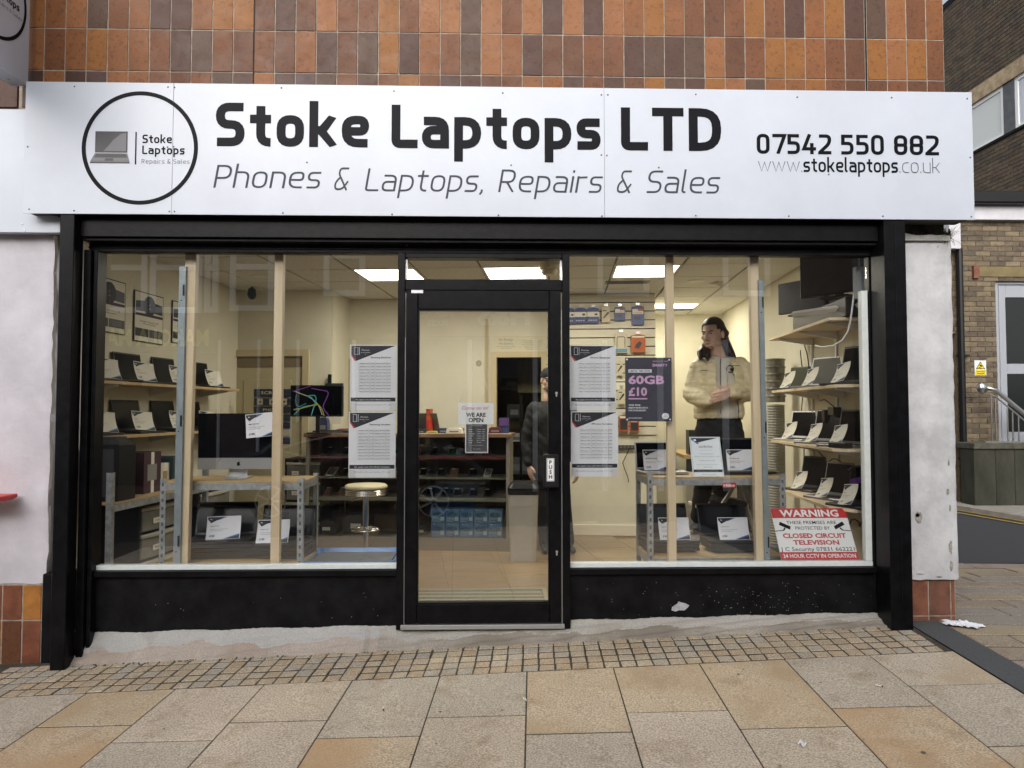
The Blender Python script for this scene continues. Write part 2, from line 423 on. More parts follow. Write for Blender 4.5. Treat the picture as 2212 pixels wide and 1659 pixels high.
Y_SETT, Y_APRON = -.565, -.115
band_l = S(gr(1983, 1357)); band_l2 = S(gr(2212, 1502)); SB = (band_l[0]+band_l2[0])/2
# bed under the slabs
bm_ = MB()
bm_.prismz([(-5,-4.9),(*W(SB,-4.9),),(*W(SB,.0),),(-5,.0)], 0, 1)
for i, v in enumerate(bm_.v): v.z = gz(v.x, v.y)-(.0034 if i >= 4 else .30)
pavement = tag(bm_.build('pavement', MORTAR), kind='structure')
s0 = S(gr(1134, 1659))[0]; ds = (S(gr(1388, 1659))[0]-S(gr(884, 1659))[0])/2
tA = S(gr(1040, 1548))[1]; tB = S(gr(1260, 1581))[1]
gap = .0034; gt = .0058
slabcol = {(-1,0):0,(-1,1):1,(0,0):2,(0,1):0,(1,0):2,(1,1):3,(2,0):2,(2,1):1,(3,0):0,(3,1):4,(-2,0):0,(-2,1):4,(-3,0):1,(-3,1):3,(-4,0):3,(-4,1):0,(-5,0):2,(-5,1):4,(4,0):5,(4,1):0,(4,2):5,(-6,0):0,(-6,1):4}
for k in range(-9, 6):
    a, b = s0+k*ds+gap, s0+(k+1)*ds-gap
    if a > SB-.02: continue
    b = min(b, SB-gap)
    top = None; t1 = (tA if (k % 2) else tB)+random.uniform(-.012,.012); row = 0
    if k == 4: t1 = S(gr(1900, 1483))[1]
    if k == 5: t1 = S(gr(2100, 1520))[1]
    while t1 > -5.0 or row == 0:
        if row == 0:
            pts = [W(a, t1+gt), W(b, t1+gt)]
            # far edge runs along the sett strip (y = Y_SETT)
            tb = (Y_SETT-gap*2-b*SR.y)/SD.y; ta = (Y_SETT-gap*2-a*SR.y)/SD.y
            pts += [W(b, tb), W(a, ta)]
        else:
            pts = [W(a, t1+gt), W(b, t1+gt), W(b, top-gt), W(a, top-gt)]
        mb, c = plate(pts, .05, .002, random.uniform(-.001,.0012))
        mi = SLABS[slabcol.get((k,row), random.randrange(6))]
        mb.build('paving_slab', mi, pavement, c)
        top = t1; t1 -= .60+random.uniform(-.03,.05); row += 1
# sett strip
sb_ = MB(); xe = W(SB, -.35)[0]
sb_.prismz([(-3.6,Y_SETT),(xe,Y_SETT),(xe,-.02),(-3.6,-.02)], 0, 1)
for i, v in enumerate(sb_.v): v.z = gz(v.x, v.y)-(.0042 if i >= 4 else .28)
setts = tag(sb_.build('sett_strip', MORTAR), kind='structure')
px_, ny = .0905, 5; py_ = (Y_APRON+.012-Y_SETT)/ny; n = 0
sh = .6                                        # the joints run with the street grid
for r in range(ny):
    for c in range(60):
        y0 = Y_SETT+r*py_; x0 = -2.92+c*px_
        off = lambda y: (y-Y_SETT)*SD.x/SD.y
        j = lambda: random.uniform(-.003,.003)
        g2 = .005; g3 = .0085
        pts = [(x0+g2+off(y0)+j(), y0+g3+j()), (x0+px_-g2+off(y0)+j(), y0+g3+j()), (x0+px_-g2+off(y0+py_)+j(), y0+py_-g3+j()), (x0+g2+off(y0+py_)+j(), y0+py_-g3+j())]
        if pts[1][0] > xe-.005: continue
        mb, cc = plate(pts, .03, .0025, random.uniform(-.002,.002))
        mb.build('granite_sett', random.choice(SETTM), setts, cc)
sp_ = MB(); rn = random.Random(41)
for i in range(55):
    x, y = rn.uniform(-2.6,2.4), rn.uniform(-1.9,-.62); r_ = rn.choice([.003,.004,.006,.008,.013])*rn.uniform(.7,1.2); z = gz(x,y)+.0032
    sp_.add([(x+r_*rn.uniform(.7,1.1)*math.cos(t*.785), y+r_*rn.uniform(.6,1.0)*math.sin(t*.785), gz(x,y)+.0032) for t in range(8)], [tuple(range(8))])
tag(sp_.build('gum_spots', mat('gum_spot', (.12,.105,.085), .9), pavement), kind='stuff')
# dark strip and side paving: the ground turns over and falls towards the side street
SB2 = S(gr(2052, 1352))[0]
def sz(x, y):                                  # ground height right of the dark strip
    s, t = x*SR.x+y*SR.y, x*SD.x+y*SD.y
    k = max(0, min(1, (s-SB)/.9)); yy = min(1, max(0, (y+.2)/1.8))
    return gz(*W(SB, t))*(1-k)*(1-yy)+ (gz(*W(SB, t))*(1-yy)+.0)*k
db = MB(); NS = 14
for i in range(NS):
    t0_, t1_ = -5+i*7.0/NS, -5+(i+1)*7.0/NS
    q = [W(SB+.004,t0_), W(SB2,t0_), W(SB2,t1_), W(SB+.004,t1_)]
    db.add([(x,y,sz(x,y)+.002) for x, y in q], [(0,1,2,3)])
tag(db.build('dark_granite_strip', mat('dark_granite', (.075,.078,.082), .8, noise=(160,.4), bump=(200,.4))), kind='structure')
# side paving bed and paviors
sp = MB(); nx_, ny_ = 16, 16
T_ROAD = onz(2130, 1210, 0.0).y
for i in range(nx_):
    for j_ in range(ny_):
        t0_, t1_ = -3+j_*(T_ROAD+3)/ny_, -3+(j_+1)*(T_ROAD+3)/ny_
        a, b = SB2+i*4.5/nx_, SB2+(i+1)*4.5/nx_
        q = [W(a,t0_), W(b,t0_), W(b,t1_), W(a,t1_)]
        q = [(x, min(y, T_ROAD)) for x, y in q]
        sp.add([(x,y,sz(x,y)-.005) for x, y in q], [(0,1,2,3)])
side = tag(sp.build('side_pavement', MORTAR), kind='structure')
SIDEM = [granite('side_tan', (.30,.245,.18)), granite('side_grey', (.28,.25,.215)), granite('side_pink', (.30,.25,.21)), granite('side_buff', (.33,.27,.185))]
bw, bl = .20, .60; row = 0; t = -1.35
while t < T_ROAD-.02:
    s = SB2+.006-(.3 if row % 2 else 0)-random.uniform(0,.12)
    t1 = min(t+bw, 99)
    while s < SB2+2.7:
        s1 = s+bl*random.choice([.75,1,1,1.2]); a, b = max(s, SB2+.006), s1
        if b-a > .05:
            q = [W(a+.006,t+.009), W(b-.006,t+.009), W(b-.006,t1-.009), W(a+.006,t1-.009)]
            q = [(x, min(y, T_ROAD-.004)) for x, y in q]
            pr = project(Vector((q[3][0], q[3][1], 0)))
            if pr and pr[0] < 2330 and pr[1] < 1760 and q[0][1] < q[3][1]-.02:
                mb, cc = plate(q, .03, .004, random.uniform(-.002,.003), sz)
                mb.build('paving_block', random.choice(SIDEM), side, cc)
        s = s1
    t += bw; row += 1
# side street
rd = MB(); rd.add([(2.0,T_ROAD-.06,-.014),(14,T_ROAD-.06,-.014),(14,13,-.035),(2.0,13,-.035)], [(0,1,2,3)])
road = tag(rd.build('side_road', ASPH), kind='structure')
k0, k1 = onz(2064, 1103, -.02), onz(2212, 1128, -.02); kd = (k1-k0).normalized(); kn = Vector((-kd.y, kd.x, 0))
YEL = mat('yellow_road_paint', (.36,.25,.06), .85, noise=(30,.5), bump=(80,.4))
for o_ in (0.02, .22):
    m_ = MB(); a = k0-kn*o_-kd*1.0; b = k1-kn*o_+kd*3
    m_.add([a+Vector((0,0,.010)), b+Vector((0,0,.010)), b+kn*.075+Vector((0,0,.010)), a+kn*.075+Vector((0,0,.010))], [(0,1,2,3)])
    m_.build('yellow_line', YEL, road)
kb = MB(); a = k0+kn*.12-kd*1; b = k1+kn*.12+kd*3
kb.prismz([(a.x,a.y),(b.x,b.y),((b+kn*1.6).x,(b+kn*1.6).y),((a+kn*1.6).x,(a+kn*1.6).y)], -.1, .035)
tag(kb.build('kerb', CONC), kind='structure')

# ================================================================== SHOP BUILDING
shop = thing('shop_building', 'black shop front with two big windows under an orange and brown tiled upper wall', 'shop', (0,0,0))
TILEC = [('tile_orange', (0.246,0.095,0.033), (0.139,0.057,0.026)), ('tile_light_orange', (0.290,0.120,0.046), (0.193,0.076,0.031)), ('tile_amber', (0.275,0.113,0.031), (0.176,0.070,0.022)),
         ('tile_brown', (0.139,0.057,0.028), (0.086,0.040,0.024)), ('tile_purple_brown', (0.092,0.046,0.033), (0.065,0.035,0.026)), ('tile_grey_brown', (0.106,0.061,0.042), (0.074,0.042,0.030)),
         ('tile_rust', (0.184,0.071,0.030), (0.102,0.044,0.024)), ('tile_mauve', (0.106,0.064,0.058), (0.082,0.048,0.043))]
def tile_mat(name, c, d):
    """fired glaze: slow drift of shade over a tile, fine dark mottle, light speckle"""
    m = bpy.data.materials.new(name); m.use_nodes = True; n = m.node_tree; b = n.nodes['Principled BSDF']; b.inputs['Specular IOR Level'].default_value = .2
    geo = n.nodes.new('ShaderNodeNewGeometry'); oi = n.nodes.new('ShaderNodeObjectInfo'); mp = n.nodes.new('ShaderNodeMapping'); n.links.new(geo.outputs['Position'], mp.inputs['Vector'])
    ml = n.nodes.new('ShaderNodeMath'); ml.operation = 'MULTIPLY'; ml.inputs[1].default_value = 53.0; n.links.new(oi.outputs['Random'], ml.inputs[0]); n.links.new(ml.outputs[0], mp.inputs['Location'])
    def noise(sc, det, p0, p1):
        t = n.nodes.new('ShaderNodeTexNoise'); t.inputs['Scale'].default_value = sc; t.inputs['Detail'].default_value = det; t.inputs['Roughness'].default_value = .7; n.links.new(mp.outputs[0], t.inputs['Vector'])
        r = n.nodes.new('ShaderNodeMapRange'); r.inputs['From Min'].default_value = p0; r.inputs['From Max'].default_value = p1; n.links.new(t.outputs[0], r.inputs[0]); return r
    def mix(f, a, bb):
        x = n.nodes.new('ShaderNodeMixRGB'); n.links.new(f.outputs[0], x.inputs[0])
        for k, q in ((1, a), (2, bb)):
            if isinstance(q, tuple): x.inputs[k].default_value = (*q, 1)
            else: n.links.new(q.outputs[0], x.inputs[k])
        return x
    base_ = mix(noise(5, 2, .35, .65), c, tuple(.55*a+.45*bb for a, bb in zip(c, d)))
    mott = mix(noise(38, 8, .53, .62), base_, d)
    out = mix(noise(170, 2, .60, .75), mott, tuple(min(1, q*1.45+.02) for q in c))
    n.links.new(out.outputs[0], b.inputs['Base Color'])
    rr = noise(9, 3, .3, .7); r2 = n.nodes.new('ShaderNodeMapRange'); r2.inputs['To Min'].default_value = .32; r2.inputs['To Max'].default_value = .55; n.links.new(rr.outputs[0], r2.inputs[0]); n.links.new(r2.outputs[0], b.inputs['Roughness'])
    bp = n.nodes.new('ShaderNodeBump'); bp.inputs['Strength'].default_value = .12; bp.inputs['Distance'].default_value = .006; n.links.new(noise(120, 3, 0, 1).outputs[0], bp.inputs['Height']); n.links.new(bp.outputs[0], b.inputs['Normal'])
    MATS[name] = m; return m
TILEM = [tile_mat(*q) for q in TILEC]
GROUT = mat('pale_grout', (.33,.285,.235), .9, noise=(20,.25), bump=(80,.4))
YT = -.02                                   # face of the tiled wall
xl = at(60, 175, YT).x; xr = at(2038, 100, YT).x
w_ = MB(); ztop = 6.2; zbot = at(1069, 470, YT).z-.02
w_.box(xl-.05, YT-.0012, zbot, xr, YT+.30, ztop)
w_.build('upper_wall', GROUT, shop)
tp = (at(1881,100,YT).x-at(549,100,YT).x)/30.3; xj = at(549,100,YT).x
zj = at(1069, (160+178)/2, YT).z             # a horizontal joint
zj = at(549, 178/1.1302, YT).z
rh = (at(549, 76/1.1302, YT).z-zj)
tile_cache = {}
def tile_mesh(w, h, m):
    k = (round(w,3), round(h,3), m.name)
    if k not in tile_cache:
        mb = MB(); b = .003
        mb.hexa([(-w/2,0,-h/2),(w/2,0,-h/2),(w/2,.012,-h/2),(-w/2,.012,-h/2)], [(-w/2,0,h/2),(w/2,0,h/2),(w/2,.012,h/2),(-w/2,.012,h/2)])
        tile_cache[k] = mb.mesh('tile', m, bevel=.0025)
    return tile_cache[k]
tg = .0030
for r in range(-1, 4):
    z0, z1 = zj+r*rh, zj+(r+1)*rh
    if r == -1: z0 = zj-rh*.9
    for c in range(-13, 36):
        dark = c in (0, 30)
        x0 = xj+c*tp; x1 = x0+tp
        if c >= 30: x0 += .012; x1 += .012
        if x1 < xl or x0 > xr-.02: continue
        x0 = max(x0, xl-.04); x1 = min(x1, xr)
        if x1-x0 < .02: continue
        m_ = random.choices(TILEM, [3,2,2.4,4,3,2.5,4,.5])[0]
        me = tile_mesh(x1-x0-2*tg, z1-z0-2*tg, m_)
        put('wall_tile', me, shop, ((x0+x1)/2+random.uniform(-.0006,.0006), YT-.0045+random.uniform(-.001,.001), (z0+z1)/2), (random.uniform(-.004,.004), random.uniform(-.003,.003), random.uniform(-.006,.006)))
e_ = MB()
for xx in (xj, xj+30*tp+.006): e_.box(xx-.005, YT-.0022, zbot, xx+.005, YT+.01, ztop)
e_.build('movement_joint', BLACKR, shop)
# piers of the shop
PLAS = mat('white_masonry_paint', (.56,.56,.575), .7, noise=(4.5,.16), bump=(18,.6))
xpl, xpr = at(1953, 900, -.05).x, at(2062, 900, -.05).x
zpt, zpb = at(2000, 512, -.05).z, at(2000, 1252, -.05).z
def rough_slab(x0, x1, z0, z1, y0, y1, nx, nz, amp, m, name, parent, seed=1, edge=.006):
    rnd = random.Random(seed); mb = MB(); vs = []
    for j in range(nz+1):
        for i in range(nx+1):
            x = x0+(x1-x0)*i/nx; z = z0+(z1-z0)*j/nz
            if i in (0, nx): x += rnd.uniform(-edge, edge)
            if j in (0, nz): z += rnd.uniform(-edge, edge)
            vs.append((x, y0+rnd.uniform(-amp, amp), z))
    fs = [(j*(nx+1)+i, j*(nx+1)+i+1, (j+1)*(nx+1)+i+1, (j+1)*(nx+1)+i) for j in range(nz) for i in range(nx)]
    mb.add(vs, fs); mb.box(x0+.004, y0+.006, z0+.004, x1-.004, y1, z1-.004)
    # rim
    rim = [j*(nx+1) for j in range(nz+1)]; rim2 = [j*(nx+1)+nx for j in range(nz+1)]
    for idx, xx in ((rim, x0), (rim2, x1)):
        b0 = len(mb.v)
        for q in idx: v = vs[q]; mb.v.append(Vector((v[0], y0+.03, v[2])))
        for q in range(nz): mb.f.append((idx[q], idx[q+1], b0+q+1, b0+q)); mb.m.append(0)
    return mb.build(name, m, parent, smooth=True)
pier = rough_slab(xpl, xpr, zpb, zpt, -.05, .28, 8, 34, .0035, PLAS, 'plastered_pier', shop, 3, .004)
# worn patches where the paint has flaked off
PATCH = mat('bare_render', (.33,.31,.28), .9, noise=(30,.3), bump=(60,.6))
for (px, py, a, b) in [(1985,1117,.030,.036),(1982,1113,.016,.014),(2054,1180,.012,.05),(2056,1222,.010,.035),(2048,1062,.010,.02),(2053,1098,.007,.022),(2050,1000,.006,.02),(1990,1240,.03,.005),(2030,1246,.02,.004)]:
    p = at(px, py, -.0545); mb = MB(); rn = random.Random(px); pts = []
    for i in range(22):
        t = 2*math.pi*i/22; q = rn.uniform(.55, 1.1); pts.append((min(p.x+a*q*math.cos(t), xpr-.003), max(zpb+.004, p.z+b*q*math.sin(t))))
    mb.prism(pts, -.0545, -.05); mb.build('flaked_patch', PATCH, shop)
sw_ = MB(); sw_.add([(xpr-.06,.29,-.1),(xpr-.06+.55,5.6,-.1),(xpr-.06+.55,5.6,6.2),(xpr-.06,.29,6.2),(xpr-.26,.29,-.1),(xpr-.26+.55,5.6,-.1),(xpr-.26+.55,5.6,6.2),(xpr-.26,.29,6.2)], [(0,1,2,3),(7,6,5,4),(0,4,5,1),(3,2,6,7),(0,3,7,4),(1,5,6,2)])
sw_.build('side_wall', mat('side_render', (.30,.27,.23), .9, noise=(3,.2), bump=(20,.5)), shop)
# brickwork and ledge above the pier
br = MB(); p0 = at(1953, 478, -.03); p1 = at(2036, 512, -.03)
br.box(p0.x, -.03, p1.z-.01, p1.x+.01, .25, p0.z+.05)
br.build('bare_brickwork', mat('sooty_brick', (.085,.065,.055), .9, noise=(18,.5), bump=(30,.8)), shop)
lg = MB(); p0 = at(1953, 505, -.07); p1 = at(2050, 520, -.07)
rn = random.Random(4)
lg.prism([(p0.x,p1.z),(p1.x,p1.z),(p1.x+.005,p0.z-.01)]+[(p1.x-(p1.x-p0.x)*i/7, p0.z+rn.uniform(-.012,.006)) for i in range(1,8)], -.075, .1)
lg.build('cracked_ledge', mat('old_render', (.42,.41,.39), .9, noise=(14,.2), bump=(30,.6)), shop)
# plinth tiles under the pier
def plinth(parent, x0, x1, z0, z1, ys, xs, zs, cols, depth=.25):
    mb = MB(); mb.box(x0, ys+.0005, z0, x1, ys+depth, z1); mb.build('plinth', GROUT, parent)
    for i in range(len(xs)-1):
        for j in range(len(zs)-1):
            w, h = xs[i+1]-xs[i]-.008, zs[j+1]-zs[j]-.008
            put('plinth_tile', tile_mesh(w, h, cols[(i*3+j*2) % len(cols)]), parent, ((xs[i]+xs[i+1])/2, ys-.003, (zs[j]+zs[j+1])/2))
g_ = at(2010, 1352, -.03).z
TP = [mat('plinth_red_brown', (.22,.085,.05), .45, noise=(12,.25), bump=(90,.2)), mat('plinth_brown', (.17,.075,.048), .45, noise=(12,.25), bump=(90,.2))]
X_ = lambda px, Y=-.03: at(px, 1300, Y).x
plinth(shop, xpl+.0, X_(2064), g_-.15, zpb+.0, -.03, [xpl+.006, X_(2006), X_(2054), X_(2064)], [g_-.01, at(2030,1330,-.03).z, zpb-.004], TP)

# ---- the shop front: frame members, all black
xL, xR = at(1069-(1069-132), 900, -.2).x, 0
def fz(px, py, Y): return at(px, py, Y).z
postL0, postL1 = at(118, 950, -.2).x, at(150, 950, -.2).x
postR0, postR1 = at(1918, 950, -.2).x, at(1965, 950, -.2).x
zs_bot = at(1069, 468, -.2).z
p_ = MB(); p_.box(postL0, -.2, gz(postL0,-.2)-.02, postL1, -.10, zs_bot-.0); p_.build('guide_post', BLACK, shop, bevel=.004)
p_ = MB(); p_.box(postR0, -.2, gz(postR0,-.2)-.02, postR1, -.04, zs_bot-.0); p_.box(postR0+.065, -.203, gz(postR0,-.2)-.015, postR0+.071, -.199, zs_bot-.02)
p_.build('guide_post', BLACK, shop, bevel=.004)
# shutter housing and head beam
h_ = MB(); zh0 = at(1069, 516, -.14).z; zh1 = zs_bot+.02
h_.box(postL1+.002, -.14, zh0, postR0-.002, .02, zh1)
h_.box(postL0-.06, -.195, zs_bot+.001, postR1, .0, zs_bot+.012)
h_.build('shutter_housing', BLACK, shop, bevel=.003)
zhead = at(1069, 549, -.03).z
h_ = MB(); h_.box(postL1+.002, -.045, zhead, postR0-.002, .03, zh0-.003); h_.box(postL1+.002, -.052, zhead+.02, postR0-.002, -.043, zhead+.03)
h_.box(postL1+.002, -.118, zh0-.02, postR0-.002, -.02, zh0-.004)
h_.build('head_beam', BLACKR, shop, bevel=.002)
# jamb profiles left and right
wl, wr = at(196, 900, 0).x, at(1876, 900, 0).x
zsill = at(1069, 1224, -.03).z
j_ = MB()
for k, (a, b, y) in enumerate([(postL1+.002, postL1+.045, -.10), (postL1+.05, postL1+.075, -.075), (postL1+.08, wl-.04, -.045), (wl-.036, wl-.003, -.03)]):
    if b > a: j_.box(a, y, gz(postL0,0)-.02, b, .03, zhead-.001)
j_.build('window_jamb', BLACK, shop, bevel=.003)
j_ = MB()
for a, b, y in [(wr+.003, wr+.032, -.03), (wr+.036, wr+.06, -.045), (wr+.066, wr+.10, -.075), (wr+.105, postR0-.002, -.10)]:
    if b > a: j_.box(a, y, gz(postR0,0)-.03, b, .03, zhead-.001)
j_.build('window_jamb', BLACK, shop, bevel=.003)
# mullions beside the door
mL0, mL1 = at(858, 950, -.05).x, at(873.5, 950, -.05).x
mR0, mR1 = at(1215, 950, -.05).x, at(1231, 950, -.05).x
zdb = at(1040, 1355, -.05).z
for a, b in ((mL0, mL1), (mR0, mR1)):
    mb = MB(); mb.box(a, -.06, zdb-.01, b, .04, zhead-.001); mb.build('mullion', BLACK, shop, bevel=.003)
SCREW = mat('screw_head', (.42,.43,.44), .35, .8)
sc = MB()
for px, py in [(878,526),(891,530),(1369,600),(1211,532),(1224,536),(867,522),(543,522),(1565,524)]:
    if px == 1369: continue
    p = at(px, py, -.06); sc.lathe([(0,-.002),(.004,-.002),(.004,.004),(0,.005)], 8, 0, (p.x, -.05, p.z))
o = MB()
for px, py in [(868,527),(879,530),(1208,528),(1223,529),(537,522),(1560,524)]:
    p = at(px, py, -.062); o.ell((p.x, -.062, p.z), (.0045,.003,.0045), 8, 4)
o.build('screw_heads', SCREW, shop)
# windows: white bottom rail, glass pane
def window(x0, x1, zt, zb):
    t = MB(); t.box(x0, -.022, zb-.012, x1, .03, zb+.018); f = t.build('window_sill_rail', FRAMEW, shop, bevel=.002)
    g = MB(); g.box(x0, -.003, zb+.02, x1, .003, zt-.002); g.build('window_glass', GLASS, shop)
    t = MB(); t.box(x0-.03, -.05, zb-.05, x1+.02, .02, zb-.014); t.build('sill_nosing', BLACK, shop, bevel=.003)
window(wl, mL0-.001, zhead, zsill); window(mR1+.001, wr, zhead, zsill)
v_ = MB(); v_.box(wl, -.018, zsill+.02, wl+.032, .03, zhead-.13); v_.build('window_side_rail', FRAMEW, shop, bevel=.002)
v_ = MB(); v_.box(wr-.04, -.018, zsill+.02, wr, .03, zhead-.22); v_.build('window_side_rail', FRAMEW, shop, bevel=.002)
# stall risers, ragged bottom edge of the black paint over concrete
def riser(x0, x1, zt, pz, seed):
    rn = random.Random(seed); mb = MB(); n_ = 60; bot = []
    for i in range(n_+1):
        x = x0+(x1-x0)*i/n_; bot.append((x, pz(x)+rn.uniform(-.007,.007)+.012*math.sin(i*.9+seed)*rn.random()))
    vs = []; 
    for x, z in bot: vs += [(x,-.02,z),(x,-.02,z+(zt-z)*.5),(x,-.02,zt)]
    mb.add(vs, [(3*i+q, 3*i+3+q, 3*i+4+q, 3*i+1+q) for i in range(n_) for q in (0,1)])
    mb.build('stall_riser_paint', BLACKR, shop)
    c = MB(); c.box(x0, -.016, pz(x0)-.35, x1, .10, zt); c.build('stall_riser', CONC, shop)
zl = lambda x: (at(240,1369,-.02).z + (at(1900,1325,-.02).z-at(240,1369,-.02).z)*(x-at(240,1360,-.02).x)/(at(1900,1328,-.02).x-at(240,1360,-.02).x))
zr_ = zsill-.05
riser(postL1+.03, mL0-.001, zr_, zl, 1); riser(mR1+.001, postR0, zr_, zl, 2)
SP = mat('scraped_paint', (.40,.41,.43), .8, noise=(25,.2), bump=(50,.6))
p = at(1470, 1312, -.0225); mb = MB(); rn = random.Random(11)
mb.prism([(p.x+.055*rn.uniform(.6,1.15)*math.cos(t*.4488), p.z+.035*rn.uniform(.5,1.2)*math.sin(t*.4488)) for t in range(14)], -.0235, -.0195); mb.build('scraped_patch', SP, shop)
SPL = mat('paint_speck', (.45,.46,.48), .8)
mb = MB()
for i in range(150):
    if i < 110: px, py = random.gauss(1640, 110), random.gauss(1300, 24)
    else: px, py = random.uniform(250, 1850), random.uniform(1260, 1340)
    if 850 < px < 1240 or not (1250 < py < 1335): continue
    p = at(px, py, -.0212); r_ = random.uniform(.0008,.0022); mb.poly([(p.x+r_*math.cos(t*1.047), p.z+r_*math.sin(t*1.047)) for t in range(6)], -.0212)
tag(mb.build('paint_specks', SPL, shop), kind='stuff')
# apron of cement along the foot of the front
def apron():
    mb = MB(); n_ = 300; x0, x1 = postL1-.0, postR0+.02; rn = random.Random(5); vs = []; K = 26; bnd = []
    for i in range(n_+1):
        x = x0+(x1-x0)*i/n_; zt = zl(x)+.004
        if mL0 < x < mR1: zt = min(zt, zdb+.0)
        split = .46+.10*math.sin(i*.11)+.07*math.sin(i*.37+1)+rn.uniform(-.008,.008); bnd.append(split)
        yf = Y_APRON-.014+.010*math.sin(i*.35)+.006*math.sin(i*.9)+rn.uniform(-.003,.003)
        for j in range(K+1):
            t = j/K; y = -.015+t*yf; zg = gz(x, y)+.004
            z = zt+(zg-zt)*(t**.8)
            if j == K: z = zg-.02
            up = .007 if t < split else 0.0
            vs.append((x, y-up*.8, z+up*.6+rn.uniform(-.002,.002)+.004*math.sin(i*.21+j*.6)))
    mb.add(vs, [(i*(K+1)+j, i*(K+1)+j+1, (i+1)*(K+1)+j+1, (i+1)*(K+1)+j) for i in range(n_) for j in range(K)])
    q = 0
    for i in range(n_):
        x = x0+(x1-x0)*i/n_; left = x < mL0-.15+.1*math.sin(i)
        for j in range(K):
            up = j/K < bnd[i]; mb.m[q] = (0 if up else 1) if left else (2 if up else 3); q += 1
    ms = [granite('pale_cement', (.385,.38,.37), None, .22), granite('pink_cement', (.375,.325,.285), (.37,.29,.235), .3), granite('grey_cement', (.36,.345,.315), None, .25), granite('tan_cement', (.32,.29,.25), (.25,.215,.175), .35)]
    return mb.build('cement_apron', ms, smooth=True)
tag(apron(), kind='structure')
gr_ = MB(); rn = random.Random(14)
for i in range(420):
    x = rn.uniform(postL1, postR0); y = Y_APRON-.028+rn.gauss(0,.013); s = rn.uniform(.0015,.006)*(1.3 if x < -1.2 else .8); z = gz(x,y)
    gr_.add([(x-s,y-s*.7,z),(x+s,y-s,z),(x+s*.8,y+s,z),(x-s*.9,y+s*.8,z),(x+s*.1,y,z+s*1.1)], [(0,1,4),(1,2,4),(2,3,4),(3,0,4)], rn.randrange(3))
tag(gr_.build('grit', [MORTAR, CONC, mat('soil', (.06,.045,.03), .95)]), 'grit and soil swept along the foot of the shop front', kind='stuff')

# ---- door
zt_b, zt_t = at(1045, 606, -.02).z, at(1045, 560, -.02).z
door = put('door', None, shop, (mL1, -.03, zdb))
dx = lambda px: at(px, 950, -.06).x-mL1
dz = lambda py, px=1045: at(px, py, -.06).z-zdb
fr = MB(); fr.box(mL1+.0005, -.055, zt_t, mR0-.0005, .035, zhead-.0015); fr.box(mL1+.0005, -.055, dz(627)+zdb+.001, mR0-.0005, .035, zt_b)
fr.build('transom_frame', BLACK, shop, bevel=.003)
g = MB(); g.box(mL1, -.003, zt_b, mR0, .003, zt_t); g.build('transom_glass', GLASS, shop)
sl_ = MB()
for a in (mL1+.004, mR0-.010): sl_.box(a, -.03, zt_b+.002, a+.006, -.02, zt_t-.002)
sl_.build('transom_edge_strip', ALU, shop)
leafL, leafR = dx(876), dx(1212); gL, gR = dx(901.5), dx(1187); gT, gB = dz(668.5), dz(1304); dT, dB = dz(627), dz(1346)
lf = MB()
lf.box(leafL, -.035, dB, gL, .02, dT); lf.box(gR, -.035, dB, leafR, .02, dT)
lf.box(gL+.0005, -.035, gT, gR-.0005, .02, dT-.0005); lf.box(gL+.0005, -.035, dB+.0005, gR-.0005, .02, gB)
lf.build('door_leaf', BLACK, door, bevel=.004)
bd = MB(); b_ = .008
for a in ((gL,gB,gL+b_,gT),(gR-b_,gB,gR,gT)): bd.box(a[0], -.028, a[1]+.001, a[2], .012, a[3]-.001)
bd.box(gL+b_+.0005, -.028, gB, gR-b_-.0005, .012, gB+b_); bd.box(gL+b_+.0005, -.028, gT-b_, gR-b_-.0005, .012, gT)
bd.build('glazing_bead', BLACK, door)
g = MB(); g.box(gL+.002, -.008, gB+.002, gR-.002, -.002, gT-.002); g.build('door_glass', GLASS, door)
st = MB(); st.box(leafR+.002, -.03, dB, leafR+.006, -.02, dT-.12); st.box(leafL-.006, -.03, dB, leafL-.003, -.02, dT-.3); st.build('edge_trim', mat('dull_aluminium', (.30,.31,.32), .5, .6), door)
th = MB(); th.box(dx(868), -.05, -.004, dx(1218), .03, dB-.006); th.build('threshold', ALU, door, bevel=.002)
lk = MB()
for py in (849, 1192):
    p = (dx(1202), dz(py))
    lk.prism([(p[0]+.008*math.cos(t*.5236), p[1]+.008*math.sin(t*.5236)) for t in range(12)], -.042, -.03)
    lk.prism([(p[0]-.004,p[1]),(p[0]+.004,p[1]),(p[0]+.0045,p[1]-.020),(p[0],p[1]-.024),(p[0]-.0045,p[1]-.020)], -.0415, -.03)
lk.build('lock_cylinder', ALU, door)
cp = MB(); cp.box(dx(887), -.0405, dz(634.5), dx(913), -.034, dz(627.5)); cp.build('closer_plate', ALU, door, bevel=.001)
pp = MB(); pp.box(dx(1173), -.085, dz(1052), dx(1206), -.036, dz(981)); pb_ = pp.build('push_handle', BLACKP, door, bevel=.008)
lb = MB(); a, b, c, d = dx(1179.5), dx(1195.5), dz(1038), dz(989); yy = -.0872
lb.rect(a, c, b, d, yy, 0)
w4 = .0016
for q in ((a+.003,c+.003,b-.003,c+.003+w4),(a+.003,d-.003-w4,b-.003,d-.003),(a+.003,c+.003,a+.003+w4,d-.003),(b-.003-w4,c+.003,b-.003,d-.003)): lb.rect(*q, yy-.0006, 1)
for i, ch in enumerate('PUSH'): text(lb, ch, (a+b)/2, d-.012-(d-c-.022)/4*(i+1)+.006, (d-c)/6.0, 1, bold=.03, y=yy-.0006)
lb.build('push_label', [WHITE, INK], pb_)

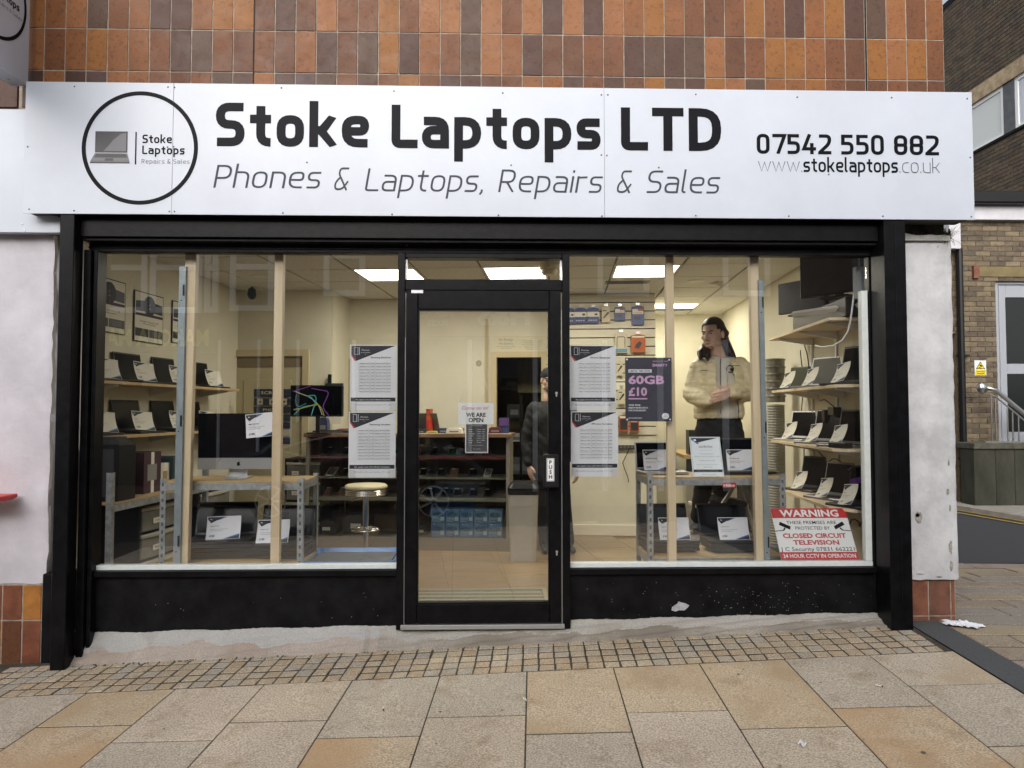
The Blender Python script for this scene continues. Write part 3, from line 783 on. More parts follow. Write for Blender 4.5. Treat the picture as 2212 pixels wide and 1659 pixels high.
# ================================================================== FASCIA SIGN
YS = -.21
sTL, sTR, sBL, sBR = at(55,175,YS), at(2099,200,YS), at(50,461,YS), at(2106,475,YS)
sx0, sx1 = (sTL.x+sBL.x)/2, (sTR.x+sBR.x)/2; sz0, sz1 = (sBL.z+sBR.z)/2, (sTL.z+sTR.z)/2
sign = thing('fascia_sign', 'long white shop fascia with black lettering and a round laptop logo', 'shop sign', (sx0, YS, sz0))
SX = lambda px, py=320: at(px, py, YS).x-sx0
SZ = lambda px, py: at(px, py, YS).z-sz0
j1, j2 = SX(373), SX(1305.5); SW, SH = sx1-sx0, sz1-sz0
for a, b in ((0, j1-.0008), (j1+.0008, j2-.0008), (j2+.0008, SW)):
    mb = MB(); mb.box(a, 0, 0, b, .004, SH); mb.build('sign_panel', SIGNW, sign, bevel=.001)
mb = MB(); mb.box(.02, .0045, .01, SW-.02, .16, SH-.015); mb.build('sign_box', mat('sign_backing', (.10,.10,.10), .7), sign)
yl = -.0012
def word(name, s, x0, x1, z, cap, w, m, **k):
    mb = MB(); stroke_line(mb, s, x0, x1, z, cap, w, 0, y=yl, **k); return mb.build(name, m, sign)
wt = .198
capL = SZ(1450,233.5)-SZ(1450,326.3)
word('name_word', 'Stoke', SX(465.5), SX(797), SZ(640,317.5), capL, wt, INK, gap=.115)
word('name_word', 'Laptops', SX(845.5), SX(1297.5), SZ(1070,322), capL, wt, INK, gap=.115)
word('name_word', 'LTD', SX(1341.5), SX(1558), SZ(1450,326), capL, wt, INK, gap=.11)
cap2 = SZ(1000,361)-SZ(1000,410); wt2 = .085; sl2 = .17
words = [('Phones',462,696,406.5,476,697),('&',720,757,411,722,758),('Laptops,',788,1050,414,0,0),('Repairs',1076,1303,416,0,0),('&',1329,1367,417,0,0),('Sales',1394,1556,417.5,0,0)]
for s, a, b, zb, _, _ in words:
    word('strapline_word', s, SX(a), SX(b)-sl2*cap2*.7, SZ((a+b)/2, zb), cap2, wt2, INKG, gap=.13, slant=sl2)
cap3 = SZ(1830,291.5)-SZ(1830,334.5)
for s, a, b in (('07542',1634.5,1795.5),('550',1816,1910),('882',1931,2028)):
    word('phone_digits', s, SX(a), SX(b), SZ(1830,334), cap3, .165, INK, gap=.11)
L_ = MB(); cap4 = cap3*.72; zb = SZ(1830,372.5)
stroke_line(L_, 'www.', SX(1637), SX(1732), zb, cap4, .05, 1, gap=.10, y=yl)
stroke_line(L_, 'stokelaptops', SX(1734.5), SX(1938.5), zb, cap4, .15, 0, gap=.10, y=yl)
stroke_line(L_, '.co.uk', SX(1942), SX(2029), zb, cap4, .05, 1, gap=.14, y=yl)
L_.build('web_address', [INK, INKG], sign)
# round logo
def logo_art(mb, cx, cz, k, y, skew=None):
    """drawn about (cx, cz); k metres per sign picture unit"""
    N = 72; ro, ri = 126*k, 117*k
    vs = [(cx+r*math.cos(2*math.pi*i/N), y, cz+r*math.sin(2*math.pi*i/N)) for r in (ro, ri) for i in range(N)]
    mb.add(vs, [(i, (i+1)%N, N+(i+1)%N, N+i) for i in range(N)], 0)
    P = lambda dx_, dy_: (cx+dx_*k, cz-dy_*k)
    rc = lambda x0, y0, x1, y1, o, m: mb.poly([P(x0,y1), P(x1,y1), P(x1,y0), P(x0,y0)], y-o, m)
    rc(-97, -36, -27, 11, 0, 3); rc(-94, -33, -30, 8, .0006, 1)
    # sheen on the laptop screen
    pts = [P(-79, 8), P(-30, 8), P(-30,-33), P(-42,-30), P(-57,-18), P(-68,-4), P(-75, 4)]
    mb.poly(pts[::1], y-.0011, 2)
    mb.poly([P(-97,12.5), P(-27,12.5), P(-22,31), P(-107,31)][::-1], y, 2)
    mb.poly([P(-94,14), P(-30,14), P(-27,22), P(-99,22)][::-1], y-.0006, 3)
    rc(-75, 24, -57, 29, .0006, 3)
    rc(-107, 31.4, -22, 35, 0, 3); rc(-10.5, -35, -7.5, 37, 0, 0)
    stroke_line(mb, 'Stoke', cx+5*k, cx+69*k, cz+10.5*k, 19*k, .17, 0, gap=.12, y=y)
    stroke_line(mb, 'Laptops', cx+5*k, cx+97*k, cz-14*k, 19*k, .17, 0, gap=.12, y=y)
    stroke_line(mb, 'Repairs & Sales', cx+4*k, cx+108*k, cz-34.5*k, 9.5*k, .085, 4, gap=.22, y=y)
c0 = (SX(302.5), SZ(302.5, 319.5)); kk = (SX(428.5)-SX(177))/252
LOGOM = [INK, mat('logo_screen', (.022,.02,.028), .3), mat('logo_sheen', (.13,.125,.145), .3), mat('logo_dark', (.012,.012,.016), .3), INKG]
L_ = MB(); logo_art(L_, c0[0], c0[1], kk, yl); L_.build('logo', LOGOM, sign)
sm = MB()
for px, py in [(161,187),(363,188),(377,189),(608,190),(851,197),(1086,201),(1299,205),(1313,205),(1503,204),(1722,210),(1926,211),(2089,213),(60,317),(2096,340),(63,452),(160,455),(366,457),(377,457),(611,460),(847,463),(1077,465),(1300,467),(1503,466),(1704,467),(1907,467),(2098,468),(1299,335),(1311,336),(663,351),(1104,357),(1423,362),(375,317),(362,318),(1790,377)]:
    p = (SX(px, py), SZ(px, py)); sm.ell((p[0], -.001, p[1]), (.0055,.003,.0055), 8, 4)
tag(sm.build('screws', mat('dark_screw', (.12,.12,.125), .4, .7), sign), kind='stuff')

# ================================================================== LEFT NEIGHBOUR
nb = thing('neighbour_building', 'lilac-white rendered wall of the next shop with glossy brown tiles at its foot', 'building', (sx0, 0, 0))
xn = postL0-.004; Yn = -.04
zt = at(60, 500, Yn).z; zb = at(60, 1260, Yn).z
LIL = mat('lilac_masonry_paint', (.55,.53,.575), .75, noise=(2.6,.10), bump=(14,.6))
w = rough_slab(-4.6, at(112,800,Yn).x, zb, zt, Yn, .3, 22, 34, .003, LIL, 'rendered_wall', None, 9, .006); w.parent = nb; w.location = (-sx0,0,0)
sub = put('tiled_foot', None, nb, (-sx0, 0, 0))
zc = at(40, 1340, Yn).z; xs = [at(px, 1340, Yn).x for px in (-307,-263,-219,-175,-131,-86,-40,4,48,90)]; gg = gz(-3.0, -.05)
mb = MB(); mb.box(-4.6, Yn+.0, gg-.2, xs[-1], .3, zb-.004); mb.build('plinth', GROUT, sub)
NB = [TILEM[3], TILEM[6], mat('glossy_amber', (.36,.15,.035), .3, noise=(14,.25), bump=(90,.2)), mat('glossy_red_brown', (.19,.066,.036), .3, noise=(14,.25), bump=(90,.2))]
pick = [[0,3],[3,1],[1,0],[2,3],[1,2],[0,3],[2,3],[0,3],[3,2]]
for i in range(9):
    for j, (z0, z1) in enumerate(((gg-.02, zc), (zc, zb-.008))):
        put('plinth_tile', tile_mesh(xs[i+1]-xs[i]-.008, z1-z0-.008, NB[pick[i][j]]), sub, ((xs[i]+xs[i+1])/2, Yn-.004, (z0+z1)/2))
bk = MB(); bk.box(at(90,1300,-.06).x, -.06, gz(-2.85,-.06)-.05, postL0-.001, .1, at(100,1240,-.06).z); bk.build('black_post_foot', BLACKR, sub, bevel=.006)
# brown recess above and white lower fascia of the neighbour
mb = MB(); mb.box(-4.6, .05, at(30,240,.05).z, xl-.06, .3, 6.2); mb.build('upper_wall', TILEM[4], nb, (-sx0,0,0))
for i, px in enumerate((-60, -12, 36)):
    a, b = at(px,200,.02).x, at(px+46,200,.02).x
    put('wall_tile', tile_mesh(min(b, xl-.055)-a-.006, .16, TILEM[3+i % 3]), nb, ((a+min(b,xl-.055))/2-sx0, .04, at(30,205,.04).z))
lf2 = thing('lower_fascia', 'plain white neighbouring fascia board below the round logo sign', 'fascia board', (at(0,235,-.12).x, -.12, at(50,502,-.12).z))
mb = MB(); mb.box(-1.6, 0, 0, at(130,480,-.12).x-lf2.location.x, .05, at(50,236,-.12).z-lf2.location.z); mb.build('fascia_board', SIGNW, lf2, bevel=.002)
mb = MB()
for px, py in ((54,437),(54,497),(48,484)): 
    p = at(px, py, -.12); mb.ell((p.x-lf2.location.x, -.001, p.z-lf2.location.z), (.006,.004,.006), 8, 4)
mb.build('screws', WHITE, lf2)
# projecting sign of the neighbour, square to the wall
xp = at(63, 100, -.1).x; zb2 = at(62, 187, -.1).z
ps = thing('projecting_sign', 'white projecting box sign with a black circle logo above the left neighbour', 'hanging sign', (xp, -.1, zb2))
mb = MB(); mb.box(-.10, -1.45, 0, 0, 0, 1.15); mb.build('sign_box', SIGNW, ps, bevel=.003)
L_ = MB()
# its face looks to +x: letters run away from the street towards the wall
def onx(px, py, X):
    d = ray(px, py); return CAM + d*((X-CAM.x)/d.x)
q1, q2 = onx(57, 28, xp), onx(13, 97, xp); rr_ = q1.z-q2.z
L_.tf = Matrix.Translation((.0, q1.y+.1-rr_, q1.z-zb2)) @ Matrix.Rotation(R(90), 4, 'Z')
logo_art(L_, 0, 0, rr_/126, -.0016); L_.build('logo', LOGOM, ps)
mb = MB()
for y in (-.1,-.2): mb.ell((-.05, y, -.001), (.008,.008,.004), 8, 4)
mb.build('screws', SCREW, ps)
# red plastic edge at the far left
p = at(0, 1078, -.17); rt_ = thing('red_bench', 'red plastic slab end poking in at the left edge', 'bench', (at(14,1078,-.17).x, -.17, gz(-3.0,-.17)))
zr0 = p.z-rt_.location.z
REDP = mat('red_plastic', (.62,.022,.018), .4)
mb = MB(); mb.prism([(-1.2,zr0-.03),(.0,zr0-.005),(.005,zr0+.022),(-1.2,zr0+.012)], -.10, .10); mb.build('seat', REDP, rt_, bevel=.006)
mb = MB(); mb.prism([(-1.2,zr0-.045),(-.01,zr0-.012),(-.01,zr0-.006),(-1.2,zr0-.032)], -.08, .08); mb.build('seat_rim', REDP, rt_)
mb = MB(); mb.box(-.9,-.08,0,-.84,.08,zr0-.03); mb.build('leg', REDP, rt_)

# ================================================================== BUILDING ACROSS THE SIDE STREET
def brickwork(parent, wallname, name, org, ax, L, z0, z1, holes, cols, mort, bw=.225, bh=.075, keep=300, nrm=None, seed=2, thick=.10):
    """brick by brick; org at the left foot, ax along the wall; holes: (a0, z0, a1, z1)"""
    rn = random.Random(seed); ax = Vector(ax).normalized(); nrm = Vector(nrm).normalized()
    ang = math.atan2(ax.y, ax.x)
    # backing
    mb = MB(); zs_ = sorted({z0, z1, *[h[1] for h in holes], *[h[3] for h in holes]}); as_ = sorted({0, L, *[h[0] for h in holes], *[h[2] for h in holes]})
    zs_ = [z for z in zs_ if z0 <= z <= z1]; as_ = [a for a in as_ if 0 <= a <= L]
    s = 1 if (Vector((-ax.y, ax.x, 0)).dot(nrm) < 0) else -1
    for i in range(len(as_)-1):
        for j in range(len(zs_)-1):
            ca, cz_ = (as_[i]+as_[i+1])/2, (zs_[j]+zs_[j+1])/2
            if any(h[0] < ca < h[2] and h[1] < cz_ < h[3] for h in holes): continue
            mb.box(as_[i], .012*s, zs_[j], as_[i+1], thick*s, zs_[j+1])
    wall = mb.build(wallname, mort, parent, (0,0,0), (0,0,0))
    wall.matrix_world = Matrix.Translation(Vector(org)) @ Matrix.Rotation(ang, 4, 'Z')
    if parent: wall.matrix_parent_inverse = Matrix.Identity(4); wall.location = Vector(org)-parent.location; wall.rotation_euler = (0,0,ang)
    items = []; k = 0; z = z0
    while z < z1-.01:
        a = -(bw/2 if k % 2 else 0)
        while a < L:
            a0, a1 = max(a, 0), min(a+bw, L); zt_ = min(z+bh, z1)
            segs = [(a0, a1)]
            for h in holes:
                if h[1] < z+bh*.5 < h[3]:
                    ns = []
                    for q in segs:
                        if q[1] <= h[0] or q[0] >= h[2]: ns.append(q)
                        else:
                            if q[0] < h[0]: ns.append((q[0], h[0]))
                            if q[1] > h[2]: ns.append((h[2], q[1]))
                    segs = ns
            for q in segs:
                if q[1]-q[0] > .03: items.append((q[0], q[1], z, zt_))
            a += bw
        z += bh; k += 1
    def key(it):
        p = project(Vector(org)+ax*((it[0]+it[1])/2)+Vector((0,0,(it[2]+it[3])/2)))
        if not p or not (-30 < p[0] < 2245 and -20 < p[1] < 1700): return 1e6
        if p[0] < 2040 or (p[0] < 2100 and 198 < p[1] < 478): return 1e5
        return p[2]
    items.sort(key=key); cache = {}; rest = MB()
    for n_, it in enumerate(items):
        w, h = it[1]-it[0]-.009, it[3]-it[2]-.009; mi = rn.randrange(len(cols))
        if n_ < keep and key(it) < 1e5:
            kq = (round(w, 2), round(h, 3), mi)
            if kq not in cache:
                b = MB(); b.box(-kq[0]/2, 0, -h/2, kq[0]/2, .03*s, h/2); cache[kq] = b.mesh('brick', cols[mi], bevel=.003)
            put('brick', cache[kq], wall, ((it[0]+it[1])/2, rn.uniform(-.002,.002), (it[2]+it[3])/2))
        else:
            if key(it) >= 1e6 and n_ > 1500: continue
            o_ = rn.uniform(-.002,.002)
            rest.box(it[0]+.0045, o_, it[2]+.0045, it[1]-.0045, o_+.03*s, it[3]-.0045, mi)
    if rest.v: tag(rest.build('far_bricks', cols, wall), kind='stuff')
    return wall
BRD = [mat('brick_dark_a', (.085,.066,.048), .85, noise=(12,.3), bump=(60,.4)), mat('brick_dark_b', (.105,.083,.057), .85, noise=(12,.3), bump=(60,.4)), mat('brick_dark_c', (.07,.054,.043), .85, noise=(12,.3), bump=(60,.4)), mat('brick_dark_d', (.10,.072,.05), .85, noise=(12,.3), bump=(60,.4))]
BRY = [mat('brick_buff_a', (0.174,0.134,0.087), .85, noise=(10,.25), bump=(60,.4)), mat('brick_buff_b', (0.140,0.109,0.073), .85, noise=(10,.3), bump=(60,.4)), mat('brick_buff_c', (0.200,0.157,0.100), .85, noise=(10,.25), bump=(60,.4)), mat('brick_buff_d', (0.111,0.088,0.062), .85, noise=(10,.3), bump=(60,.4))]
MORP = mat('pale_mortar', (.36,.32,.25), .95, noise=(20,.2)); MORB = mat('buff_mortar', (.25,.19,.12), .95, noise=(20,.2))
oth = thing('brick_office_building', 'brown brick building across the side street with white framed upper windows', 'building', (9.3, 5.9, 0))
XU = 9.3
ya = lambda px: CAM.y + 0  # helper kept simple
def yu(px):                       # where the ray of px meets x = XU
    d = ray(px, 400); return CAM.y+d.y*(XU/d.x)
def zu(px, py):
    d = ray(px, py); return CAM.z+d.z*(XU/d.x)
y_far, y_near = 10.6, 6.0
zroof = zu(2050, 12); zl0, zl1 = zu(2150, (180+205)/2+3), zu(2101, 196)
zl1 = zu(2160, 153.5); zl0 = zu(2160, 187); zw1 = zl0; zw0 = zu(2138, 309)
yE = yu(2169); yM = yu(2194)      # edge of first window, start of second
holesU = [(y_far-12.0, zw0, y_far-yE, zl1), (y_far-yM, zw0, y_far-6.0, zl1), (y_far-yE-.001, zw0, y_far-yM+.001, zl1)]
brickwork(oth, 'upper_brick_wall', 'brick', (XU, y_far, 4.2), (0,-1,0), y_far-y_near, 0, zroof-4.2, [(max(0,h[0]), h[1]-4.2, h[2], h[3]-4.2) for h in holesU], BRD, MORP, nrm=(-1,0,0), keep=300)
mb = MB(); mb.box(.0, .2, zl0, .25, y_far-5.9-.02+.3, zl1-.004); mb.build('concrete_lintel', mat('weathered_lintel', (.40,.31,.20), .9, noise=(6,.3), bump=(30,.7)), oth, (-.012,-.1,0))
mb = MB(); mb.box(-.01, .0, zroof, .3, y_far-5.9, zroof+.12); mb.build('roof_edge', BLACKR, oth)
WHF = mat('upvc_white', (.80,.81,.82), .35)
def win_u(yn, yf, opaque):
    f = MB(); y0, y1 = yn-5.9, yf-5.9; t = .07
    f.box(.03,y0,zw0,.09,y0+t,zw1); f.box(.03,y1-t,zw0,.09,y1,zw1); f.box(.03,y0+t,zw0,.09,y1-t,zw0+t); f.box(.03,y0+t,zw1-t,.09,y1-t,zw1)
    o = f.build('window_frame', WHF, oth)
    g = MB(); g.box(.05,y0+t,zw0+t,.06,y1-t,zw1-t)
    g.build('window_pane', mat('frosted_panel', (.62,.66,.66), .25) if opaque else mat('net_curtain_pane', (.55,.58,.64), .15, noise=(3,.12), stretch=(1,6,.3)), o)
win_u(yE, yE+2.0, True); win_u(yM-2.0, yM, False)
mb = MB(); mb.box(.02, yM-5.9+.002, zw0, .12, yE-5.9-.002, zw1); mb.build('window_mullion_panel', mat('slate_panel', (.10,.105,.115), .6, noise=(8,.2)), oth)
mb = MB(); mb.box(-.03, .1, zw0-.05, .12, y_far-5.9, zw0-.002); mb.build('window_sill', BLACKR, oth)
# low wing with the entrance
YW = 5.8; wing = thing('entrance_wing', 'low buff brick entrance wing with a grey door, white eaves board and black gutter', 'building', (at(2050,900,YW).x, YW, 0))
wx = lambda px, py=700: at(px, py, YW).x
x0w = wx(2046); Lw = 3.6
zd1 = at(2158, 603, YW).z; zd0 = at(2158, 957, YW).z; dxa = wx(2153)-x0w
zgap = at(2060, 650, YW).z+ (at(2060, 815/1.0, YW).z-at(2060, 650, YW).z)
zgap = at(2058, 720, YW).z
zwt = at(2130, 478, YW).z
brickwork(wing, 'brick_wall', 'brick', (x0w, YW, -.1), (1,0,0), Lw, 0, zwt+.1, [(dxa, zd0+.1, dxa+1.15, zd1+.1), (0, 0, wx(2066)-x0w, zgap+.1)], BRY, MORB, nrm=(0,-1,0), keep=290, seed=5)
dk = MB(); dk.box(x0w-wing.location.x, .09, -.1, wx(2066)-wing.location.x, .12, zgap); dk.build('dark_gate', BLACKR, wing)
eb = MB(); eb.box(wx(2046)-wing.location.x, -.10, zwt, Lw, .0, at(2130,441,YW-.1).z); eb.build('eaves_board', mat('eaves_white', (.60,.59,.62), .6, noise=(5,.08)), wing)
gu = MB(); za, zb_ = at(2150,440,YW-.2).z, at(2150,413,YW-.2).z
gu.box(wx(2046)-wing.location.x, -.24, za+.003, Lw, .3, zb_); gu.build('gutter', BLACKP, wing, bevel=.02)
bx = MB(); q0, q1 = at(2046,476,YW-.12), at(2072,538,YW-.12); bx.box(q0.x-wing.location.x, -.16, q1.z, q1.x-wing.location.x, -.012, zwt-.002); bx.build('eaves_box_end', MATS['eaves_white'], wing)
pi_ = MB(); xp_ = wx(2069)-wing.location.x; pi_.tube([(xp_,-.07,-.05),(xp_,-.07,at(2069,536,YW).z-.02)], .045, 10)
for py in (770, 992): z = at(2069,py,YW).z; pi_.box(xp_-.05,-.08,z,xp_+.12,-.0125,z+.02)
pi_.build('downpipe', BLACKP, wing, smooth=False)
# yellow lintel course and rusty bracket
ly = MB(); ly.box(wx(2105)-wing.location.x, -.016, at(2150,598,YW).z, Lw, -.004, at(2150,576,YW).z); ly.build('yellow_lintel', mat('ochre_paint', (.19,.145,.065), .7, noise=(8,.2)), wing)
rb = MB(); a, b = at(2099,575,YW), at(2116,602,YW); rb.box(a.x-wing.location.x,-.05,b.z,b.x-wing.location.x-.03,-.004,a.z); rb.build('terracotta_block', mat('terracotta', (.20,.08,.05), .85, noise=(20,.3), bump=(40,.5)), wing)
# entrance door
en = put('entrance_door', None, wing, (wx(2153)-wing.location.x, .05, zd0))
UG = mat('grey_upvc', (.36,.38,.42), .4); DG = mat('dark_door_glass', (.012,.015,.016), .08)
H_ = zd1-zd0; f = MB(); f.box(0,0,0,.07,.08,H_); f.box(.07,0,H_-.07,1.08,.08,H_); f.box(1.08,0,0,1.15,.08,H_); f.build('frame', UG, en, bevel=.004)
f = MB(); f.box(.09,.02,.0,.19,.07,H_-.08); f.box(.96,.02,.0,1.06,.07,H_-.08); f.box(.19,.02,H_-.26,.96,.07,H_-.08); f.box(.19,.02,1.02,.96,.07,1.17); f.box(.19,.02,.0,.96,.07,.16); f.build('leaf', UG, en, bevel=.004)
for z0_, z1_ in ((.16,1.02),(1.17,H_-.26)): f = MB(); f.box(.19,.04,z0_,.96,.055,z1_); f.build('door_pane', DG, en)
# yellow camera notice
cs = thing('cctv_notice', 'small white and yellow camera notice screwed to the buff brick wall', 'warning sign', (*at(2117.5, 795, YW-.004).to_tuple()[:2], at(2117.5,811,YW).z))
k_ = (at(2130,780,YW).x-at(2105,780,YW).x); hh = k_*1.28
mb = MB(); mb.box(-k_/2,-.004,0,k_/2,.0,hh,0); mb.rect(-k_*.46,.02*hh,k_*.46,.36*hh,-.006,1)
mb.poly([(-k_*.40,.42*hh),(k_*.40,.42*hh),(0,.93*hh)],-.006,2); mb.poly([(-k_*.31,.465*hh),(k_*.31,.465*hh),(0,.85*hh)],-.008,1)
mb.poly([(-.10*k_,.66*hh),(.10*k_,.56*hh),(.14*k_,.64*hh),(-.06*k_,.74*hh)],-.010,2); mb.rect(-.17*k_,.50*hh,-.02*k_,.535*hh,-.010,2); mb.rect(-.05*k_,.50*hh,-.02*k_,.66*hh,-.010,2)
text(mb,'24 hour CCTV',0,.23*hh,.07*hh,2,w=k_*.7,y=-.008,bold=.02); text(mb,'in operation',0,.10*hh,.07*hh,2,w=k_*.6,y=-.008,bold=.02)
mb.build('plate', [WHITE, mat('sign_yellow', (.75,.60,.02), .5), INK], cs)
# mossy ramp wall, its coping, handrail
YR = YW-.45; rx = lambda px: at(px, 1000, YR).x
rw = thing('ramp_wall', 'mossy green concrete ramp wall below the entrance handrail', 'wall', (rx(2104), YR, 0))
zr1 = at(2150, 957, YR).z
MOSS = mat('mossy_concrete', (.058,.057,.043), .95, noise=(3.5,.4), col2=(.03,.033,.021), bump=(25,.5), stretch=(1,1,.5))
xb = [0, rx(2151)-rx(2104), rx(2192)-rx(2104), rx(2240)-rx(2104), 3.0]
for i in range(4):
    mb = MB(); mb.box(xb[i]+.002, 0, -.1, xb[i+1]-.002, .3, zr1-.09); mb.build('concrete_panel', MOSS, rw, bevel=.006)
mb = MB(); mb.box(-.01,-.03,zr1-.085,3.0,.42,zr1); mb.build('coping', mat('mossy_coping', (.09,.088,.066), .95, noise=(6,.35), bump=(25,.5)), rw, bevel=.008)
hr = thing('handrail', 'stainless steel handrail sloping down above the mossy ramp wall', 'handrail', (rx(2120), YR+.1, zr1))
hx = lambda px, py: (at(px,py,YR+.1).x-hr.location.x, 0, at(px,py,YR+.1).z-zr1)
STN = mat('stainless', (.55,.55,.54), .28, 1.0)
mb = MB(); mb.tube([hx(2128,837), hx(2150,842), hx(2212,893), hx(2290,955)], .03, 12); mb.build('rail', STN, hr, smooth=True)
mb = MB(); c = hx(2122,838); mb.ell((c[0],0,c[2]), (.075,.05,.085), 14, 8); mb.build('wall_flange', STN, hr, smooth=True)
mb = MB(); mb.tube([hx(2137,853), hx(2150,856), hx(2212,908), hx(2280,965)], .012, 8); mb.box(hx(2128,950)[0],-.01,.0,1.6,.01,.02)
mb.build('lower_rail', STN, hr)
for px, py in ((2141,856),(2150,860),(2176,882),(2187,890),(2200,900)):
    mb = MB(); c = hx(px, py); mb.tube([(c[0],0,.01),(c[0],0,c[2])], .010, 6); mb.build('baluster', STN, hr)
# weeds in the gutter corner of the pier
wd = MB(); c = at(2046, 512, -.02); rn = random.Random(8)
for i in range(70):
    a = rn.uniform(0, 6.28); l = rn.uniform(.05,.13); d = Vector((math.cos(a)*.8, math.sin(a)*.5-.2, rn.uniform(.3,1.1) if i < 52 else -.5)).normalized()
    s_ = d.cross(Vector((0,0,1))).normalized()*.0022; b0 = c+Vector((rn.uniform(-.03,.03), rn.uniform(-.02,.03), 0))
    mid = b0+d*l*.6; tip = b0+d*l+Vector((0,0,-.025))
    wd.add([b0-s_*1.3, b0+s_*1.3, mid+s_, mid-s_, tip], [(0,1,2,3),(3,2,4)], 0 if rn.random() < .7 else 1)
o = tag(wd.build('grass_tuft', [mat('weed_green', (.09,.14,.02), .8), mat('weed_straw', (.26,.20,.09), .8)]), 'tuft of grass growing out of the ledge on the white pier', 'plant')
# litter on the ground
def litter(name, label, cat, px, py, build, m, group=None):
    p = gr(px, py); mb = MB(); build(mb); o = mb.build(name, m, None, (p.x, p.y, (gz(p.x,p.y) if p.x < 2.45 else sz(p.x,p.y))+.003), (0,0,random.uniform(0,6)))
    return tag(o, label, cat, group)
def crumple(n, a, b, h, seed):
    def f(mb):
        rn = random.Random(seed); vs = []
        for j in range(n+1):
            for i in range(n+1):
                x, y = (i/n-.5), (j/n-.5); q = 1-.25*rn.random()
                vs.append((x*a*q+.02*math.sin(7*y), y*b*q, h*rn.random()*max(.1, 1-2*max(abs(x),abs(y)))+.003+h*.3*math.sin(i*1.3)**2))
        mb.add(vs, [(j*(n+1)+i, j*(n+1)+i+1, (j+1)*(n+1)+i+1, (j+1)*(n+1)+i) for j in range(n) for i in range(n)])
    return f
p = onz(2080, 1357, .03)
mb = MB(); crumple(12, .22, .12, .035, 3)(mb)
tag(mb.build('paper_napkin', PAPER, None, (p.x, p.y, sz(p.x,p.y)+.004), (0,0,-.5), smooth=False), 'crumpled white napkin on the dark strip by the right pier', 'napkin')
BUTT = mat('cigarette_paper', (.66,.62,.52), .8)
def butt(mb): mb.tube([(-.014,0,.004),(.014,0,.004)], .004, 7); mb.tube([(-.02,0,.004),(-.0145,0,.004)], .0037, 7, 1)
litter('cigarette_end', 'cigarette end on the grey slab left of the door line', 'litter', 828, 1533, butt, [BUTT, BLACKP])
litter('cigarette_end', 'cigarette end on the grey slab at the right', 'litter', 1898, 1484, butt, [BUTT, BLACKP])
litter('paper_scrap', 'torn white paper scrap on the front slabs at the right', 'litter', 1733, 1609, crumple(4,.05,.035,.006,6), PAPER)
litter('paper_scrap', 'tiny white scrap on the joint below the door', 'litter', 1134, 1513, crumple(3,.03,.014,.004,7), PAPER)
for i, (px, py, d) in enumerate(((1685,1505,.03),(1773,1623,.022),(2127,1631,.022),(1047,1515,.03),(880,1553,.03),(430,1540,.04))):
    pass
litter('drinking_straw', 'blue drinking straw piece at the foot of the left post', 'litter', 152, 1422, lambda mb: mb.tube([(0,0,.004),(.02,.0,.07)], .004, 6), mat('straw_blue', (.25,.45,.6), .5))
for i in range(7):
    litter('dry_leaf', '%s scrap of dry litter along the shop foot, counted from the left post' % ['first','second','third','fourth','fifth','sixth','seventh'][i], 'litter', [168,200,240,262,300,330,372][i], [1418,1412,1409,1402,1400,1398,1392][i]+8, crumple(3,.03,.018,.006,20+i), mat('dry_litter', (.30,.20,.11), .9), 'dry scraps along the shop foot')
# ================================================================== THE ROOM BEHIND THE GLASS
HC = 1.365+1.293; UL, URR = -3.51, 2.12
def iwall(name, u0, v0, u1, v1, z0, z1, m, th=.08, holes=()):
    """wall from (u0,v0) to (u1,v1); thickness goes to the right of the walking direction"""
    a, b = I(u0, v0), I(u1, v1); L = (b-a).length; ang = math.atan2((b-a).y, (b-a).x); mb = MB()
    xs = sorted({0, L, *[h[0] for h in holes], *[h[2] for h in holes]}); zs = sorted({z0, z1, *[h[1] for h in holes], *[h[3] for h in holes]})
    for i in range(len(xs)-1):
        for j in range(len(zs)-1):
            cx, cz = (xs[i]+xs[i+1])/2, (zs[j]+zs[j+1])/2
            if any(h[0] < cx < h[2] and h[1] < cz < h[3] for h in holes): continue
            mb.box(xs[i], 0, zs[j], xs[i+1], th, zs[j+1])
    return tag(mb.build(name, m, None, a, (0,0,ang)), kind='structure')
iwall('inner_wall', UL, 7.43, UL, 4.30, -.02, HC+.2, CREAM, -.1)
iwall('inner_wall', UL-.1, 7.43, -2.49, 7.43, -.02, HC+.2, CREAM)
iwall('inner_wall', -2.49, 7.435, -2.49, 8.1, -.02, HC+.2, CREAM, .08)
VB = 8.1
iwall('inner_wall', -2.57, VB, 1.0, VB, -.02, HC+.2, CREAM, .08, [(1.80, -.1, 2.31, 1.365+(890-775)/1540*VB)])
iwall('inner_wall', 1.0, VB, 1.0, 9.72, -.02, HC+.2, CREAM, .08)
iwall('inner_wall', .92, 9.72, URR+.1, 9.72, -.02, HC+.2, CREAM, .08)
iwall('inner_wall', URR, 4.75, URR, 9.8, -.02, HC+.2, CREAM, -.1)
# back store seen through the doorway
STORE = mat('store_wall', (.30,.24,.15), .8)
iwall('store_wall', -1.6, 9.7, .6, 9.7, -.02, HC, STORE); iwall('store_wall', -1.6, 8.2, -1.6, 9.7, -.02, HC, STORE, .05); iwall('store_wall', .6, 9.7, .6, 8.2, -.02, HC, STORE, .05)
